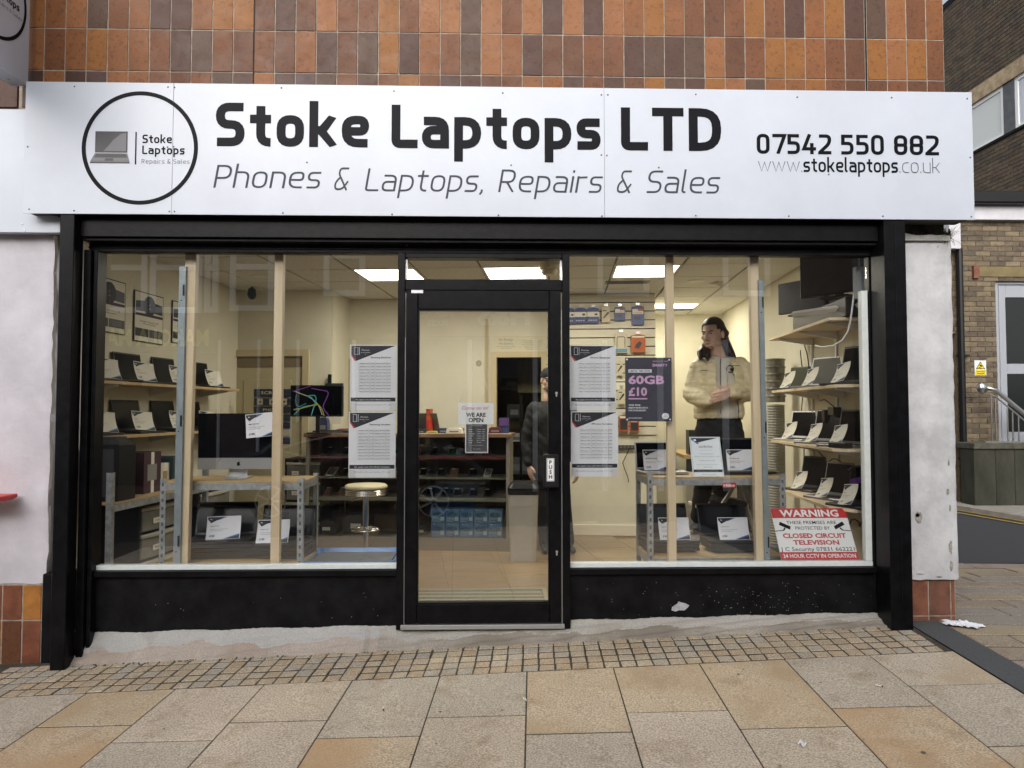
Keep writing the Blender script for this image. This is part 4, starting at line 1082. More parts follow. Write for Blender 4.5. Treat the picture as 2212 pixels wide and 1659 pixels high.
# floor: wood-look tiles
FA = -.115; fr_, fd_ = Vector((math.cos(FA), -math.sin(FA), 0)), Vector((math.sin(FA), math.cos(FA), 0))
FLM = []
for i, c in enumerate([((0.266,0.185,0.100),(0.185,0.122,0.063)),((0.244,0.167,0.089),(0.178,0.115,0.059)),((0.289,0.204,0.111),(0.207,0.141,0.074))]):
    FLM.append(mat('wood_tile_%s' % 'abc'[i], c[0], .32, noise=(9,.2), col2=c[1], stretch=(.22,3.5,1), bump=(60,.05)))
mb = MB(); mb.prismz([(-4.2,.04),(3.2,.04),(3.6,5.8),(-3.6,5.8)], -.12, -.0045); fl = tag(mb.build('shop_floor', mat('floor_grout', (.16,.11,.07), .8)), kind='structure')
fx0 = at(970,1272,0) ; o0 = onz(970, 1272, 0); ts = .47
cache = {}
for i in range(-6, 7):
    for j in range(-2, 9):
        c = o0+fr_*((i+.5)*ts)+fd_*((j+.5)*ts)
        if c.y < .32 or iu(c) < -3.2 or iu(c) > 1.95 or iv(c) > 7.9: continue
        m_ = FLM[(i*2+j*3) % 3]
        if m_ not in cache: q = MB(); h = ts/2-.002; q.box(-h,-h,-.008,h,h,0); cache[m_] = q.mesh('floor_tile', m_, bevel=.0015)
        put('floor_tile', cache[m_], fl, c, (0,0,-FA))
SKIRT = mat('white_skirting', (.68,.63,.50), .5)
def iskirt(u0, v0, u1, v1):
    a, b = I(u0,v0), I(u1,v1); L = (b-a).length; mb = MB(); mb.box(0,-.015,.0,L,0.0,.12)
    tag(mb.build('skirting_board', SKIRT, None, a, (0,0,math.atan2((b-a).y,(b-a).x)), bevel=.004), kind='structure')
iskirt(-.2, VB-.205, 1.0, VB-.205); iskirt(-2.4, VB-.001, -.8, VB-.001)
# ceiling grid
cg = put('ceiling', None, None, I(0,0,HC), (0,0,-A)); 
cm = MB(); cm.box(UL-.05, 4.75, .012, URR+.05, 9.8, .10); ceil = tag(cm.build('ceiling', mat('ceiling_grid', (.20,.18,.145), .7), None, I(0,0,HC), (0,0,-A)), kind='structure')
bpy.data.objects.remove(cg)
U0, V0 = -1.95, 6.36; PAN = [(0,0),(2,0),(4,0),(5,4)]
q = MB(); q.box(-.2905,-.2905,0,.2905,.2905,.011); tile_m = q.mesh('ceiling_tile', CEILM, bevel=.003)
for i in range(-3, 8):
    for j in range(-2, 6):
        if (i,j) in PAN: continue
        u0, u1, v0, v1 = U0+i*.6, U0+(i+1)*.6, V0+j*.6, V0+(j+1)*.6
        if u0 > URR or u1 < UL: continue
        a, b = max(u0, UL+.01), min(u1, URR-.01)
        if b-a < .08: continue
        me = tile_m
        if b-a < .595: q = MB(); q.box(-(b-a)/2+.006,-.294,0,(b-a)/2-.006,.294,.011); me = q.mesh('ceiling_tile', CEILM, bevel=.003)
        put('ceiling_tile', me, ceil, ((a+b)/2, (v0+v1)/2, random.uniform(-.002,.0)))
LITE = mat('lit_panel', (.9,.9,.9), .5, emit=((1.0,.95,.82), 7.0))
GRIDW = mat('panel_frame', (.7,.68,.6), .5)
names = {0:'leftmost square ceiling light panel above the counter', 1:'middle square ceiling light panel seen through the door transom', 2:'square ceiling light panel right of the door above the slat wall', 3:'farthest square ceiling light panel over the right back of the shop'}
LW = 20.0
for n_, (i, j) in enumerate(PAN):
    u, v = U0+(i+.5)*.6, V0+(j+.5)*.6
    if n_ == 3: v = 8.82
    t = thing('ceiling_light', names[n_], 'ceiling light', I(u, v, HC), -A, 'square ceiling light panels')
    f = MB()
    for b_ in ((-.297,-.297,.297,-.275),(-.297,.275,.297,.297),(-.297,-.275,-.275,.275),(.275,-.275,.297,.275)): f.box(b_[0],b_[1],-.004,b_[2],b_[3],.011)
    f.build('frame', GRIDW, t)
    f = MB(); f.box(-.275,-.275,-.001,.275,.275,.008); f.build('diffuser', LITE, t)
    l = bpy.data.lights.new('panel_lamp', 'AREA'); l.shape = 'SQUARE'; l.size = .54; l.energy = LW; l.color = (1.0,.935,.79)
    lo = bpy.data.objects.new('panel_lamp', l); COL.objects.link(lo); lo.parent = t; lo.location = (0,0,-.012)
# round spot lights
SPOT = mat('lit_spot', (.9,.9,.9), .5, emit=((1.0,.9,.68), 9.0))
for lab, px, py in (('round recessed ceiling light above the left window display', 563, 596), ('round recessed ceiling light left of the right hand batten', 1503, 607)):
    p = onz(px, py, HC); t = thing('downlight', lab, 'ceiling light', (p.x, p.y, HC-.003), 0, 'round ceiling lights')
    mb = MB(); mb.lathe([(.07,-.006),(.085,-.002),(.085,.003),(.07,.003)], 24); mb.build('rim', GRIDW, t)
    mb = MB(); mb.lathe([(0,-.004),(.069,-.004),(.069,.0),(0,.001)], 24); mb.build('lens', SPOT, t)
p = onz(1355, 688*.885, HC); vt = MB(); vt.box(-.22,-.07,-.008,.22,.07,-.001)
for k in range(7): vt.box(-.2,-.055+k*.017,-.012,.2,-.05+k*.017,-.008)
tag(vt.build('air_vent', mat('vent_grey', (.22,.22,.20), .6), None, (p.x,p.y,HC), (0,0,-A)), 'grey louvred air vent in the ceiling behind the right light panel', 'air vent')
# smoke detector in the transom
p = onz(1176, 597, HC); mb = MB(); mb.lathe([(0,-.10),(.055,-.10),(.07,-.08),(.07,-.055),(.085,-.05),(.085,0),(0,0)], 20); tag(mb.build('smoke_detector', mat('cream_plastic', (.60,.55,.40), .5), None, (p.x,p.y-.6,HC-.001), smooth=False), 'cream round smoke detector below the middle light panel', 'smoke detector')
# dome camera left, bracket camera right
p = onz(544, 622, HC-.02); t = thing('dome_camera', 'black dome camera hanging by the left back wall', 'security camera', inv(544, 636, 7.2)); mb = MB(); mb.ell((0,0,0),(.045,.045,.055),14,8); mb.build('dome', BLACKP, t, smooth=True); mb = MB(); mb.cyl((0,0,.05),(0,0,HC-t.location.z),.012,8); mb.lathe([(.0,.03),(.04,.03),(.035,.06),(0,.065)],14); mb.build('mount', BLACKP, t)
t = thing('bullet_camera', 'small white bracket camera under the ceiling behind the right window', 'security camera', inv(1545, 606, 7.3)); mb = MB(); mb.tube([(.03,-.08,-.04),(-.02,.05,.0)], .035, 12); mb.build('barrel', mat('camera_white', (.55,.53,.46), .4), t); mb = MB(); mb.tube([(0,.0,0),(0,.02,HC-t.location.z)], .012, 8); mb.build('bracket', MATS['camera_white'], t)

# ---- timber battens and grey posts just behind the glass
def batten(lab, top, bot, Y, wpx, m=TINE):
    a, b = at(*top, Y), at(*bot, Y); w = wpx/1540*(Y+4.51)
    mb = MB(); mb.hexa([(b.x-w/2,Y,b.z),(b.x+w/2,Y,b.z),(b.x+w/2,Y+.045,b.z),(b.x-w/2,Y+.045,b.z)], [(a.x-w/2,Y,a.z),(a.x+w/2,Y,a.z),(a.x+w/2,Y+.045,a.z),(a.x-w/2,Y+.045,a.z)])
    mb.v = [v-b for v in mb.v]
    return tag(mb.build('timber_batten', m, None, b, bevel=.003), lab, 'batten', 'timber battens behind the windows')
batten('raw pine batten beside the grey post in the left window', (412.5,541), (393,1219), .05, 24)
batten('raw pine batten in the middle of the left window, over the desktop computer', (603,543), (593,1219), .05, 19)
batten('raw pine batten right of the purple-lettered offer poster', (1446.5,545), (1453.5,1219), .05, 17.5)
batten('raw pine batten beside the standing long-haired person', (1629,546), (1643.5,1219), .05, 19)
POSTM = mat('grey_post', (.29,.335,.365), .45, .4, noise=(20,.1))
def gpost(lab, top, bot, Y, wpx):
    a, b = at(*top, Y), at(*bot, Y); w = wpx/1540*(Y+4.51)
    t = thing('grey_upright', lab, 'post', b, 0, 'grey metal uprights behind the windows')
    d = a-b; mb = MB(); mb.hexa([(-w/2,0,0),(w/2,0,0),(w/2,.03,0),(-w/2,.03,0)], [(d.x-w/2,0,d.z),(d.x+w/2,0,d.z),(d.x+w/2,.03,d.z),(d.x-w/2,.03,d.z)]); mb.build('channel', POSTM, t, bevel=.002)
    mb = MB()
    for f in (.06,.46,.90): q = d*f; mb.box(q.x+w*.1,-.002,q.z,q.x+w*.38,.0,q.z+.07); mb.ell((q.x-w*.1,-.001,q.z-.03),(.005,.002,.005),8,4)
    mb.build('slot', BLACKP, t)
gpost('grey metal upright left of the first pine batten', (440/1.1302+5,575), (381,1221), .03, 15)
gpost('grey metal upright right of the batten by the right shelves', (1644,604), (1658.5,1221), .03, 11)

# ---- galvanised shelving units
def rack(name, lab, px0, px1, Yf, ztop, zb, w=None, depth=.40, brand=False):
    a = at(px0, 1040, Yf).x; b = at(px1, 1040, Yf).x; W_ = b-a
    t = thing(name, lab, 'shelving unit', (a, Yf, 0))
    for x in (0, W_):
        for y in (0, depth):
            mb = MB(); s = 1 if x == 0 else -1; q = 1 if y == 0 else -1; top = ztop+.012
            mb.box(x, y, 0, x+s*.036, y+q*.002, top); mb.box(x, y+q*.002, 0, x+s*.002, y+q*.036, top)
            up = mb.build('upright', STEEL, t)
            mb = MB()
            for k in range(int(top/.05)):
                z = .03+k*.05
                mb.box(x+s*.011, y-q*.0012, z, x+s*.024, y-q*.0004, z+.022)
            mb.build('slots', mat('slot_shadow', (.10,.105,.11), .7), up)
    for z in (ztop, zb):
        for y in (.003, depth-.005): mb = MB(); mb.box(.004, y-.004 if y < .1 else y, z-.062, W_-.004, y+.002, z-.018+.0); mb.build('beam', STEEL, t, bevel=.001)
        for x in (.003, W_-.006): mb = MB(); mb.box(x, .012, z-.062, x+.003, depth-.012, z-.018); mb.build('side_beam', STEEL, t)
        mb = MB(); mb.box(.006, .004, z-.0175, W_-.006, depth-.004, z-.006); mb.build('shelf_board', BOARD, t)
    if brand:
        mb = MB(); c = at(1575, 1048, Yf).x-a; z = at(1575, 1048, Yf-.004).z; mb.box(c-.044,-.0035,z-.016,c+.044,-.0022,z+.016,0); text(mb,'Hilka',c,z-.009,.018,1,w=.076,bold=.03,y=-.005); mb.build('maker_label', [PRED, WHITE], t)
    return t
ZT, ZBt = .917, .405
rack('shelving_unit', 'galvanised shelving unit with chipboard shelves in the left window', 346, 655, .12, ZT, ZBt)
rack('shelving_unit', 'galvanised shelving unit with a red label in the right window', 1399, 1696, .22, ZT+.012, ZBt, brand=True)

# ---- laptops and price cards
KEY = mat('keyboard_black', (.02,.02,.022), .5)
LAPM = {'black': mat('laptop_black', (.016,.016,.018), .4), 'grey': mat('laptop_grey', (.20,.205,.21), .35, .5), 'silver': mat('laptop_silver', (.55,.555,.56), .35, .7), 'dark': mat('laptop_slate', (.04,.042,.048), .4)}
_lap = {}
def laptop(lab, loc, rot, w=.36, d=.245, h=.235, tilt=14, col='black', scr=SCREEN, group=None, art=None):
    t = thing('laptop', lab, 'laptop', loc, rot, group); k = (w, d, h, tilt, col)
    if k not in _lap:
        m = LAPM[col]; b = MB(); b.prismz([(-w/2,-d/2),(w/2,-d/2),(w/2,d/2),(-w/2,d/2)], .0, .018); base = b.mesh('base', m, bevel=.004)
        b = MB(); b.box(-w*.44,-d*.08,.0185,w*.44,d*.40,.0195)
        for r in range(5):
            for c in range(12): x = -w*.43+c*w*.0725; y = -d*.06+r*d*.09; b.box(x, y, .0195, x+w*.062, y+d*.07, .0215)
        kb = b.mesh('keyboard', KEY)
        b = MB(); b.box(-w*.13,-d*.42,.0184,w*.13,-d*.15,.0190); pad = b.mesh('touchpad', LAPM['dark'])
        b = MB(); b.tf = Matrix.Translation((0,d/2-.006,.018)) @ Matrix.Rotation(R(-tilt), 4, 'X'); b.box(-w/2,0,0,w/2,.008,h); lid = b.mesh('lid', m, bevel=.003)
        b = MB(); b.tf = Matrix.Translation((0,d/2-.006,.018)) @ Matrix.Rotation(R(-tilt), 4, 'X'); b.box(-w*.465,-.0012,h*.085,w*.465,.0,h*.945); dsp = b.mesh('screen', SCREEN)
        _lap[k] = (base, kb, pad, lid, dsp)
    me = _lap[k]
    put('base', me[0], t); put('keyboard', me[1], t); put('touchpad', me[2], t); put('lid', me[3], t)
    if scr is not SCREEN: dm = me[4].copy(); dm.materials[0] = scr
    else: dm = me[4]
    s_ = put('screen', dm, t)
    if art:
        b = MB(); b.tf = Matrix.Translation((0,d/2-.006,.018)) @ Matrix.Rotation(R(-tilt), 4, 'X'); ms = art(b, w, h); b.build('screen_picture', ms, s_)
    return t
def card(lab, loc, rot, w=.19, h=.135, lean=.045, lines=('Laptop',), price='£150', paper=PAPER, seed=0, roll=0.0, group='price cards'):
    """bent price card: dark corner with a laptop mark, text lines, price, blue corner"""
    mb = MB(); n = 6; rr = random.Random(seed)
    cr, sr = math.cos(roll), math.sin(roll)
    def f(x, z, o=0.0):
        t = z/h; y = -lean*(1-t)**1.6; y2 = y-o
        zz = z-lean*.12*(1-t); return (x*cr-zz*sr, y2, x*sr+zz*cr+abs(sr)*w/2)
    vs = []
    for i in range(n+1): vs += [f(-w/2, h*i/n), f(w/2, h*i/n)]
    vs2 = [(a, b+.0012, c) for a, b, c in vs]; m_ = len(vs)
    mb.add(vs, [(2*i, 2*i+1, 2*i+3, 2*i+2) for i in range(n)], 0); mb.add(vs2, [(2*i+2, 2*i+3, 2*i+1, 2*i) for i in range(n)], 0)
    P = lambda x, z, o=.0014: f((x-.5)*w, z*h, o)
    def poly(pts, m): mb.add([P(*p) for p in pts], [tuple(range(len(pts)))], m)
    poly([(.02,.97),(.02,.88),(.12,.70),(.30,.83),(.52,.97)], 1)
    poly([(.52,.97),(.30,.83),(.34,.83),(.60,.97)], 3)
    poly([(.09,.84),(.15,.84),(.15,.92),(.09,.92)], 0)
    poly([(.55,.02),(.98,.02),(.98,.17)], 1); poly([(.50,.02),(.55,.02),(.98,.17),(.98,.23)], 3)
    mb.v[-4:] = mb.v[-4:]
    for k in range(2): poly([(.10,.43-.07*k),(.62-.14*k,.43-.07*k),(.62-.14*k,.445-.07*k),(.10,.445-.07*k)], 2)
    text(mb, lines[0], .10*w, .55*h, .052*h, 1, align='L', fmap=lambda a, b: f(a-w/2, b, .0018), bold=.02)
    text(mb, price, .10*w, .12*h, .085*h, 1, align='L', fmap=lambda a, b: f(a-w/2, b, .0018), bold=.03)
    return tag(mb.build('price_card', [paper, PINK, PGREY, PBLUE], None, loc, rot), lab, 'price card', group)
def onrot(loc, rot, x, y, z):        # a place given in a thing's own axes
    c, s = math.cos(rot), math.sin(rot); return Vector((loc[0]+x*c-y*s, loc[1]+x*s+y*c, loc[2]+z))

# left wall shelves
def side_shelf(lab, u0, u1, v0, v1, z, m, brk, diag=0):
    t = thing('wall_shelf', lab, 'shelf', I(u0, v0, z), -A, 'timber shelves on the side walls'); w = u1-u0; L = v1-v0; s = 1 if w > 0 else -1
    mb = MB(); pts = [(0,0),(w-s*diag,0),(w,diag),(w,L),(0,L)] if diag else [(0,0),(w,0),(w,L),(0,L)]
    if s < 0: pts = pts[::-1]
    mb.prismz(pts, -.022, 0); mb.build('board', m, t, bevel=.002)
    for q in brk:
        b = MB(); b.tf = Matrix.Translation((0, q, 0)); b.add([(0,-.012,-.024),(w*.92,-.012,-.024),(w*.92,-.012,-.034),(0,-.012,-.085),(0,.012,-.024),(w*.92,.012,-.024),(w*.92,.012,-.034),(0,.012,-.085)], [(0,1,2,3),(7,6,5,4),(0,4,5,1),(1,5,6,2),(2,6,7,3),(3,7,4,0)])
        b.build('bracket', WHITE, t)
    return t
side_shelf('upper pine shelf of laptops on the left wall', UL+.005, -3.19, 4.62, 6.80, 1.575, BOARD, (.3,1.2,2.0))
side_shelf('lower pine shelf of laptops on the left wall', UL+.005, -3.19, 4.62, 6.72, 1.185, BOARD, (.3,1.2,2.0))
posL = ['nearest the window', 'second from the window', 'third from the window', 'farthest from the window']
# on the left wall they face the room (+u)
RL = -A+R(90); cols = ['black','black','dark','black']
def wl_laptop(z, v0, v1, shelf, i, col, h=.235, card_=True):
    w = v1-v0; c = I(-3.35, (v0+v1)/2, z); r_ = RL+R(random.uniform(-3,3))
    laptop('black laptop on the %s left wall shelf, %s' % (shelf, posL[i]), c, r_, w=round(w,2), d=.21, h=h, col=col, group='laptops on the left wall shelves', tilt=10)
    p = onrot(c, r_, -.02 if i else .05, -.005, .024)
    card('bent price card on the %s left shelf laptop %s' % (shelf, posL[i]), p, r_+R(-14), w=.20, h=.14, lean=.06, paper=PAPERW, seed=i, roll=-.08)
for i, (v0, v1) in enumerate(((4.74,5.10),(5.27,5.63),(5.80,6.12),(6.42,6.72))): wl_laptop(1.575, v0, v1, 'upper', i, cols[i])
for i, (v0, v1) in enumerate(((4.72,5.06),(5.26,5.62),(5.80,6.14),(6.30,6.62))): wl_laptop(1.185, v0, v1, 'lower', i, 'black', h=.25)
# posters on the left wall
def wallposter(lab, px0, px1, pyt, pyb, model):
    a = inu(px0, (pyt+pyb)/2, UL+.012); b = inu(px1, (pyt+pyb)/2, UL+.012)
    z1 = inu(px0, pyt, UL+.012).z; z0 = inu(px0, pyb, UL+.012).z; w = iv(b)-iv(a); h = z1-z0
    w = max(w, .42)
    c = I(UL+.012, iv(a)+w/2, z0); mb = MB(); mb.box(-w/2,0,0,w/2,.004,h,0); mb.rect(-w/2+.008,.008,w/2-.008,h-.008,-.001,1)
    for s in (-1,1): mb.poly([(s*.06*w,.62*h),(s*.46*w,.60*h),(s*.46*w,.80*h),(s*.06*w,.84*h)][::s],-.002,3)
    mb.poly([(.20*w*math.cos(t*.2618),.74*h+.20*w*1.0*math.sin(t*.2618)) for t in range(24)],-.003,2)
    text(mb,'£60',0,.76*h,.022*h,1,y=-.004); text(mb,'£200',0,.68*h,.022*h,1,y=-.004)
    mb.rect(-w*.47,.52*h,w*.47,.575*h,-.002,2); text(mb,'Intel Core '+model,0,.40*h,.035*h,2,w=w*.62,y=-.002,bold=.01); text(mb,'10th Generation',0,.36*h,.020*h,2,w=w*.44,y=-.002,bold=.02)
    mb.rect(-w*.47,.11*h,-.02*w,.27*h,-.002,2); mb.rect(.0*w,.11*h,w*.47,.27*h,-.002,3)
    for k in range(3): mb.rect(.1*w,(.15+.035*k)*h,.38*w,(.158+.035*k)*h,-.003,4)
    tag(mb.build('wall_poster', [BLACKP, PAPERW, PINK, mat('poster_slate', (.05,.055,.075), .4), PGREY], None, c, (0,0,RL)), lab, 'poster', 'laptop posters on the left wall')
wallposter('framed poster for the i3 laptops nearest the window on the left wall', 196, 250, 590, 712, 'i3')
wallposter('framed poster for the i5 laptops in the middle of the left wall', 290, 341, 625, 736, 'i5')
wallposter('framed poster for the i7 laptops half hidden by the first batten', 372, 410, 648, 740, 'i7')
# rack along the left wall with a computer tower
t = thing('wall_rack', 'grey metal rack with a chipboard top along the left wall under the shelves', 'rack', I(-3.45, 4.50, 0), -A)
for x, y in ((.48,0),(.48,1.25),(0,0),(0,1.25)):
    mb = MB(); mb.box(x, y, 0, x+.003, y+.035, .955); mb.box(x-.035, y, 0, x, y+.003, .955); mb.build('upright', STEEL, t)
for z in (.755, .2): mb = MB(); mb.box(.478,.036,z-.06,.482,1.25,z-.014); mb.build('beam', STEEL, t); mb = MB(); mb.box(.0,.0,z-.013,.476,1.25,z); mb.build('shelf_board', BOARD, t)
t = thing('computer_tower', 'tall black computer tower on the left wall rack', 'computer tower', I(-3.16, 4.72, .756), -A)
mb = MB(); mb.box(-.24,-.15,0,.19,.05,.38); mb.build('case', BLACKP, t, bevel=.006); mb = MB(); mb.box(-.2,-.153,.03,.16,-.1505,.35); mb.build('side_panel', LAPM['dark'], t)
mb = MB(); mb.box(-.2,-.12,0,.17,.02,.025); mb.box(-.18,-.12,.026,.15,.0,.05); tag(mb.build('laptop_pile', LAPM['dark'], None, I(-3.16,4.72,1.137), -A), 'closed slim laptops lying on the black computer tower', 'laptop')
# plastic drawer towers
DRW = mat('smoky_plastic', (.20,.195,.165), .25, noise=(3,.25)); DRWH = mat('pale_plastic_rim', (.42,.41,.34), .35)
def drawers(lab, u, v0, v1, zt, n, pitch=.20, face='u'):
    w = v1-v0; t = thing('drawer_tower', lab, 'drawer unit', I(u, (v0+v1)/2, 0) if face == 'u' else I(u, v0, 0), RL if face == 'u' else -A, 'plastic drawer towers')
    f = MB(); f.box(-w/2-.012,.03,0,-w/2,.38,zt); f.box(w/2,.03,0,w/2+.012,.38,zt); f.box(-w/2-.012,.03,zt+.001,w/2+.012,.38,zt+.02); f.build('frame', BLACKP, t)
    for k in range(n):
        z1 = zt-.012-k*pitch; z0 = z1-pitch+.02
        b = MB(); b.prismz([(-w/2+.01,.02),(-w/4,.0),(w/4,.0),(w/2-.01,.02),(w/2-.01,.36),(-w/2+.01,.36)], z0, z1-.03); d = b.build('drawer', DRW, t, bevel=.006)
        b = MB(); b.prismz([(-w/2+.004,.016),(-w/4,-.016),(w/4,-.016),(w/2-.004,.016),(w/2-.004,.03),(-w/2+.004,.03)], z1-.029, z1-.002); b.build('drawer_lip', DRWH, d, bevel=.004)
        b = MB(); b.box(-w*.30,-.003,z0+.05,-w*.10,-.0005,z0+.09,0); text(b,['Cables','Adaptors','Fans','Leads'][k % 4],-w*.2,z0+.064,.014,1,w=w*.12,y=-.0045); b.build('drawer_label', [PAPERW, INK], d)
drawers('smoky plastic drawer tower near the glass in the left window', -3.06, 5.02, 5.62, .665, 4)
drawers('smoky plastic drawer tower behind the grey post in the left window', -3.06, 5.86, 6.40, .665, 4)
drawers('smoky plastic drawer tower at the far end below the desktop computer', -2.62, 7.0, 7.36, .86, 4, face='v')
# clutter between shelf and rack
CL = [mat('box_maroon', (.05,.018,.028), .6), mat('box_teal', (.025,.05,.055), .6), mat('box_kraft', (.35,.24,.13), .8), mat('box_grey', (.25,.25,.24), .7), mat('box_navy', (.03,.045,.11), .5), mat('box_white', (.66,.64,.56), .6)]
for lab, u, v, z, w, d, h, m in [('maroon cardboard box behind the black computer tower', -3.2, 5.12, .756, .22, .28, .30, 0), ('teal patterned box on the left rack beyond the maroon box', -3.2, 5.52, .756, .2, .25, .24, 1), ('white printer shaped carton on the left rack with a price slip', -3.15, 5.36, .756, .12, .10, .20, 5),
    ('grey box on the far end of the left rack', -3.2, 5.74, .10+.656, .2, .12, .16, 3)]:
    b = MB(); b.box(-w/2,-d/2,0,w/2,d/2,h); b.box(-.02,-d/2-.0006,.0,.02,-d/2,h,1); b.box(-w*.3,-d/2-.0012,h*.3,w*.25,-d/2-.0007,h*.7,2)
    tag(b.build('carton', [CL[m], PAPERW, CL[(m+3) % 6]], None, I(u,v,z), RL, bevel=.003), lab, 'box')

# ---- left unit: desktop computer and laptop stacks
Yu = .12
def onunit(px, Y, z): d = at(px, 1000, Y); return Vector((d.x, Y, z))
xa, xb = at(429,950,.30).x, at(603,950,.30).x; wi = xb-xa
t = thing('desktop_computer', 'slim silver and black all-in-one desktop computer in the left window', 'computer', ((xa+xb)/2, .30, ZT-.004), R(2))
zt1 = at(500, 893, .30).z-(ZT-.004); zc1 = at(500, 1013.5, .30).z-(ZT-.004); zc2 = at(500, 989, .30).z-(ZT-.004)
mb = MB(); mb.box(-wi/2,0,zc1,wi/2,.03,zc2-.0005); mb.build('chin', ALU, t, bevel=.002)
mb = MB(); mb.box(-wi/2,0,zc2,wi/2,.03,zt1); s_ = mb.build('screen', SCREEN, t, bevel=.002)
mb = MB(); mb.box(-.095,.02,.006,.065,.10,.012); mb.prism([(-.075,.012),(.045,.012),(.045,zc1+.03),(-.075,zc1+.03)], .045, .056); mb.box(-.085,-.04,0,.055,.14,.0055); mb.build('stand', ALU, t, bevel=.002)
# the fruit mark on the chin
mb = MB(); cz = (zc1+zc2)/2-.002; r_ = .013
pts = [(r_*.95*math.cos(a)*(1-.10*math.cos(a*2)), cz+r_*1.0*math.sin(a)*(1+.04*math.cos(3*a))) for a in [k*math.pi/12 for k in range(24)]]
pts = [((x if not (x > .008 and -.001 < z-cz < .007) else .0078), z) for x, z in pts]
mb.poly(pts, -.0015, 0); mb.poly([(.0,cz+.0145),(.006,cz+.0155),(.0065,cz+.021),(.001,cz+.018)], -.0015, 0); mb.build('fruit_mark', INK, t)
card('large white price card on the silver desktop computer screen', onunit(566, .28, at(566,946,.28).z), 0, w=.20, h=.155, lean=.02, lines=('iMac Late 2015',), price='£180', roll=.10, seed=3)
def stack(lab, px0, px1, pyt, Y, z, n, top_card, roll=0, rot=0, w=.37):
    c = onunit((px0+px1)/2, Y, z); th = .024
    for k in range(n):
        b = MB(); ww = w*(1-.02*(k % 2)); b.box(-ww/2,-.125,0,ww/2,.125,th-.003); b.box(-ww*.46,-.1258,th*.35,ww*.46,-.1252,th*.45)
        tag(b.build('closed_laptop', LAPM['black'], None, c+Vector((random.uniform(-.012,.012), random.uniform(-.012,.008), k*th)), rot+R(random.uniform(-2,2)), bevel=.004), '%s closed laptop up, under the open %s' % (['lowest','second','third','fourth','fifth'][k], lab.replace(', behind the batten','').replace('black laptop at the ','laptop ').replace('of the lower','on the lower')), 'laptop', 'closed laptops stacked on the lower shelves')
    c2 = c+Vector((0,0,n*th)); laptop('open '+lab, c2, rot, w=w, d=.245, h=.225, tilt=16, col='black', group='open laptops on the window shelves')
    card('white price card on the '+lab.replace(', behind the batten',''), onrot(c2, rot, *top_card, .024), rot, w=.215, h=.138, lean=.05, lines=('Lenovo V110',), price='£150', roll=roll, seed=int(px0))
stack('black laptop at the left of the lower left shelf', 410, 548, 0, .31, ZBt, 4, (.03,-.02), roll=.02, rot=R(6), w=.40)
stack('black laptop at the right of the lower left shelf, behind the batten', 548, 668, 0, .31, ZBt, 3, (-.03,-.03), roll=.03, rot=R(-4), w=.37)
stack('black laptop at the left of the lower right shelf', 1388, 1500, 0, .43, ZBt+.012, 2, (.02,-.03), roll=-.01, rot=R(4), w=.36)
stack('black laptop at the right of the lower right shelf', 1519, 1634, 0, .43, ZBt+.012, 2, (.0,-.03), roll=-.01, rot=R(4), w=.36)
c = onunit(1430, .47, ZT+.010)
laptop('open silver laptop at the left of the right shelving unit top', c, R(8), w=.31, d=.215, h=.20, tilt=9, col='silver', group='open laptops on the window shelves')
card('white price card on the silver laptop behind the batten', onrot(c, R(8), -.035, .03, .024), R(8), w=.19, h=.138, lean=.03, lines=('MacBook Air (2013)',), price='£260', seed=5)
c = onunit(1608, .47, ZT+.010)
laptop('open black laptop beside the leaning payment plan sheet', c, R(2), w=.37, d=.225, h=.225, tilt=9, col='black', group='open laptops on the window shelves')
card('white price card on the black laptop beside the payment plan sheet', onrot(c, R(2), -.03, .0, .024), R(2), w=.20, h=.14, lean=.03, lines=('HP ProBook 640',), price='£325', seed=6)
# lay-by sheet leaning back
bl = at(1504, 1036, .24); w = .21; h = .297; mb = MB(); ln = math.asin(.095/.297)
mb.tf = Matrix.Rotation(-ln, 4, 'X'); mb.box(-w/2,0,0,w/2,.003,h,0)
b_ = .006
for q in ((-w/2+b_,b_,-w/2+b_+.0015,h-b_),(w/2-b_-.0015,b_,w/2-b_,h-b_),(-w/2+b_,b_,w/2-b_,b_+.0015),(-w/2+b_,h-b_-.0015,w/2-b_,h-b_)): mb.rect(*q,-.001,2)
mb.poly([(-w*.45,h*.97),(-w*.25,h*.86),(.40*w,h*.97)][::1],-.001,1); mb.poly([(-w*.45,h*.97),(-w*.45,h*.93),(-w*.25,h*.82),(-w*.20,h*.85),(-w*.25,h*.86)],-.0014,3); mb.rect(-w*.37,h*.90,-w*.29,h*.94,-.002,0)
for s, z, hh, m, ww in (('Lay-By Plan',.755,.034,1,.44),('by Stoke Laptops',.675,.014,2,.36),('Easy Pay Plan',.585,.024,2,.40),('Break it down and pay it off!',.52,.024,2,.78),('Deposits start at £50',.43,.02,1,.50),('Easy away when payment is complete',.34,.013,1,.70),('Ask in Store',.28,.016,1,.28),('Only at Stoke Laptops Ltd',.105,.017,1,.44),('18 Stafford Street, Hanley, ST1 1JQ',.06,.018,1,.66)): text(mb,s,0,z*h,hh*h,m,w=ww*w,y=-.0015)
mb.rect(-.22*w,.745*h,.22*w,.749*h,-.0015,1); mb.rect(-w*.47,.17*h,w*.47,.23*h,-.001,1); text(mb,'Made for you, to suit your lifestyle choice',0,.19*h,.014*h,0,w=.7*w,y=-.002)
tag(mb.build('payment_sheet', [mat('bright_paper', (.72,.78,.84), .6), PINK, PGREY, PBLUE], None, (at(1538.5,1036,.17).x, .24, bl.z)), 'framed white payment plan sheet leaning on the right shelving unit', 'notice')

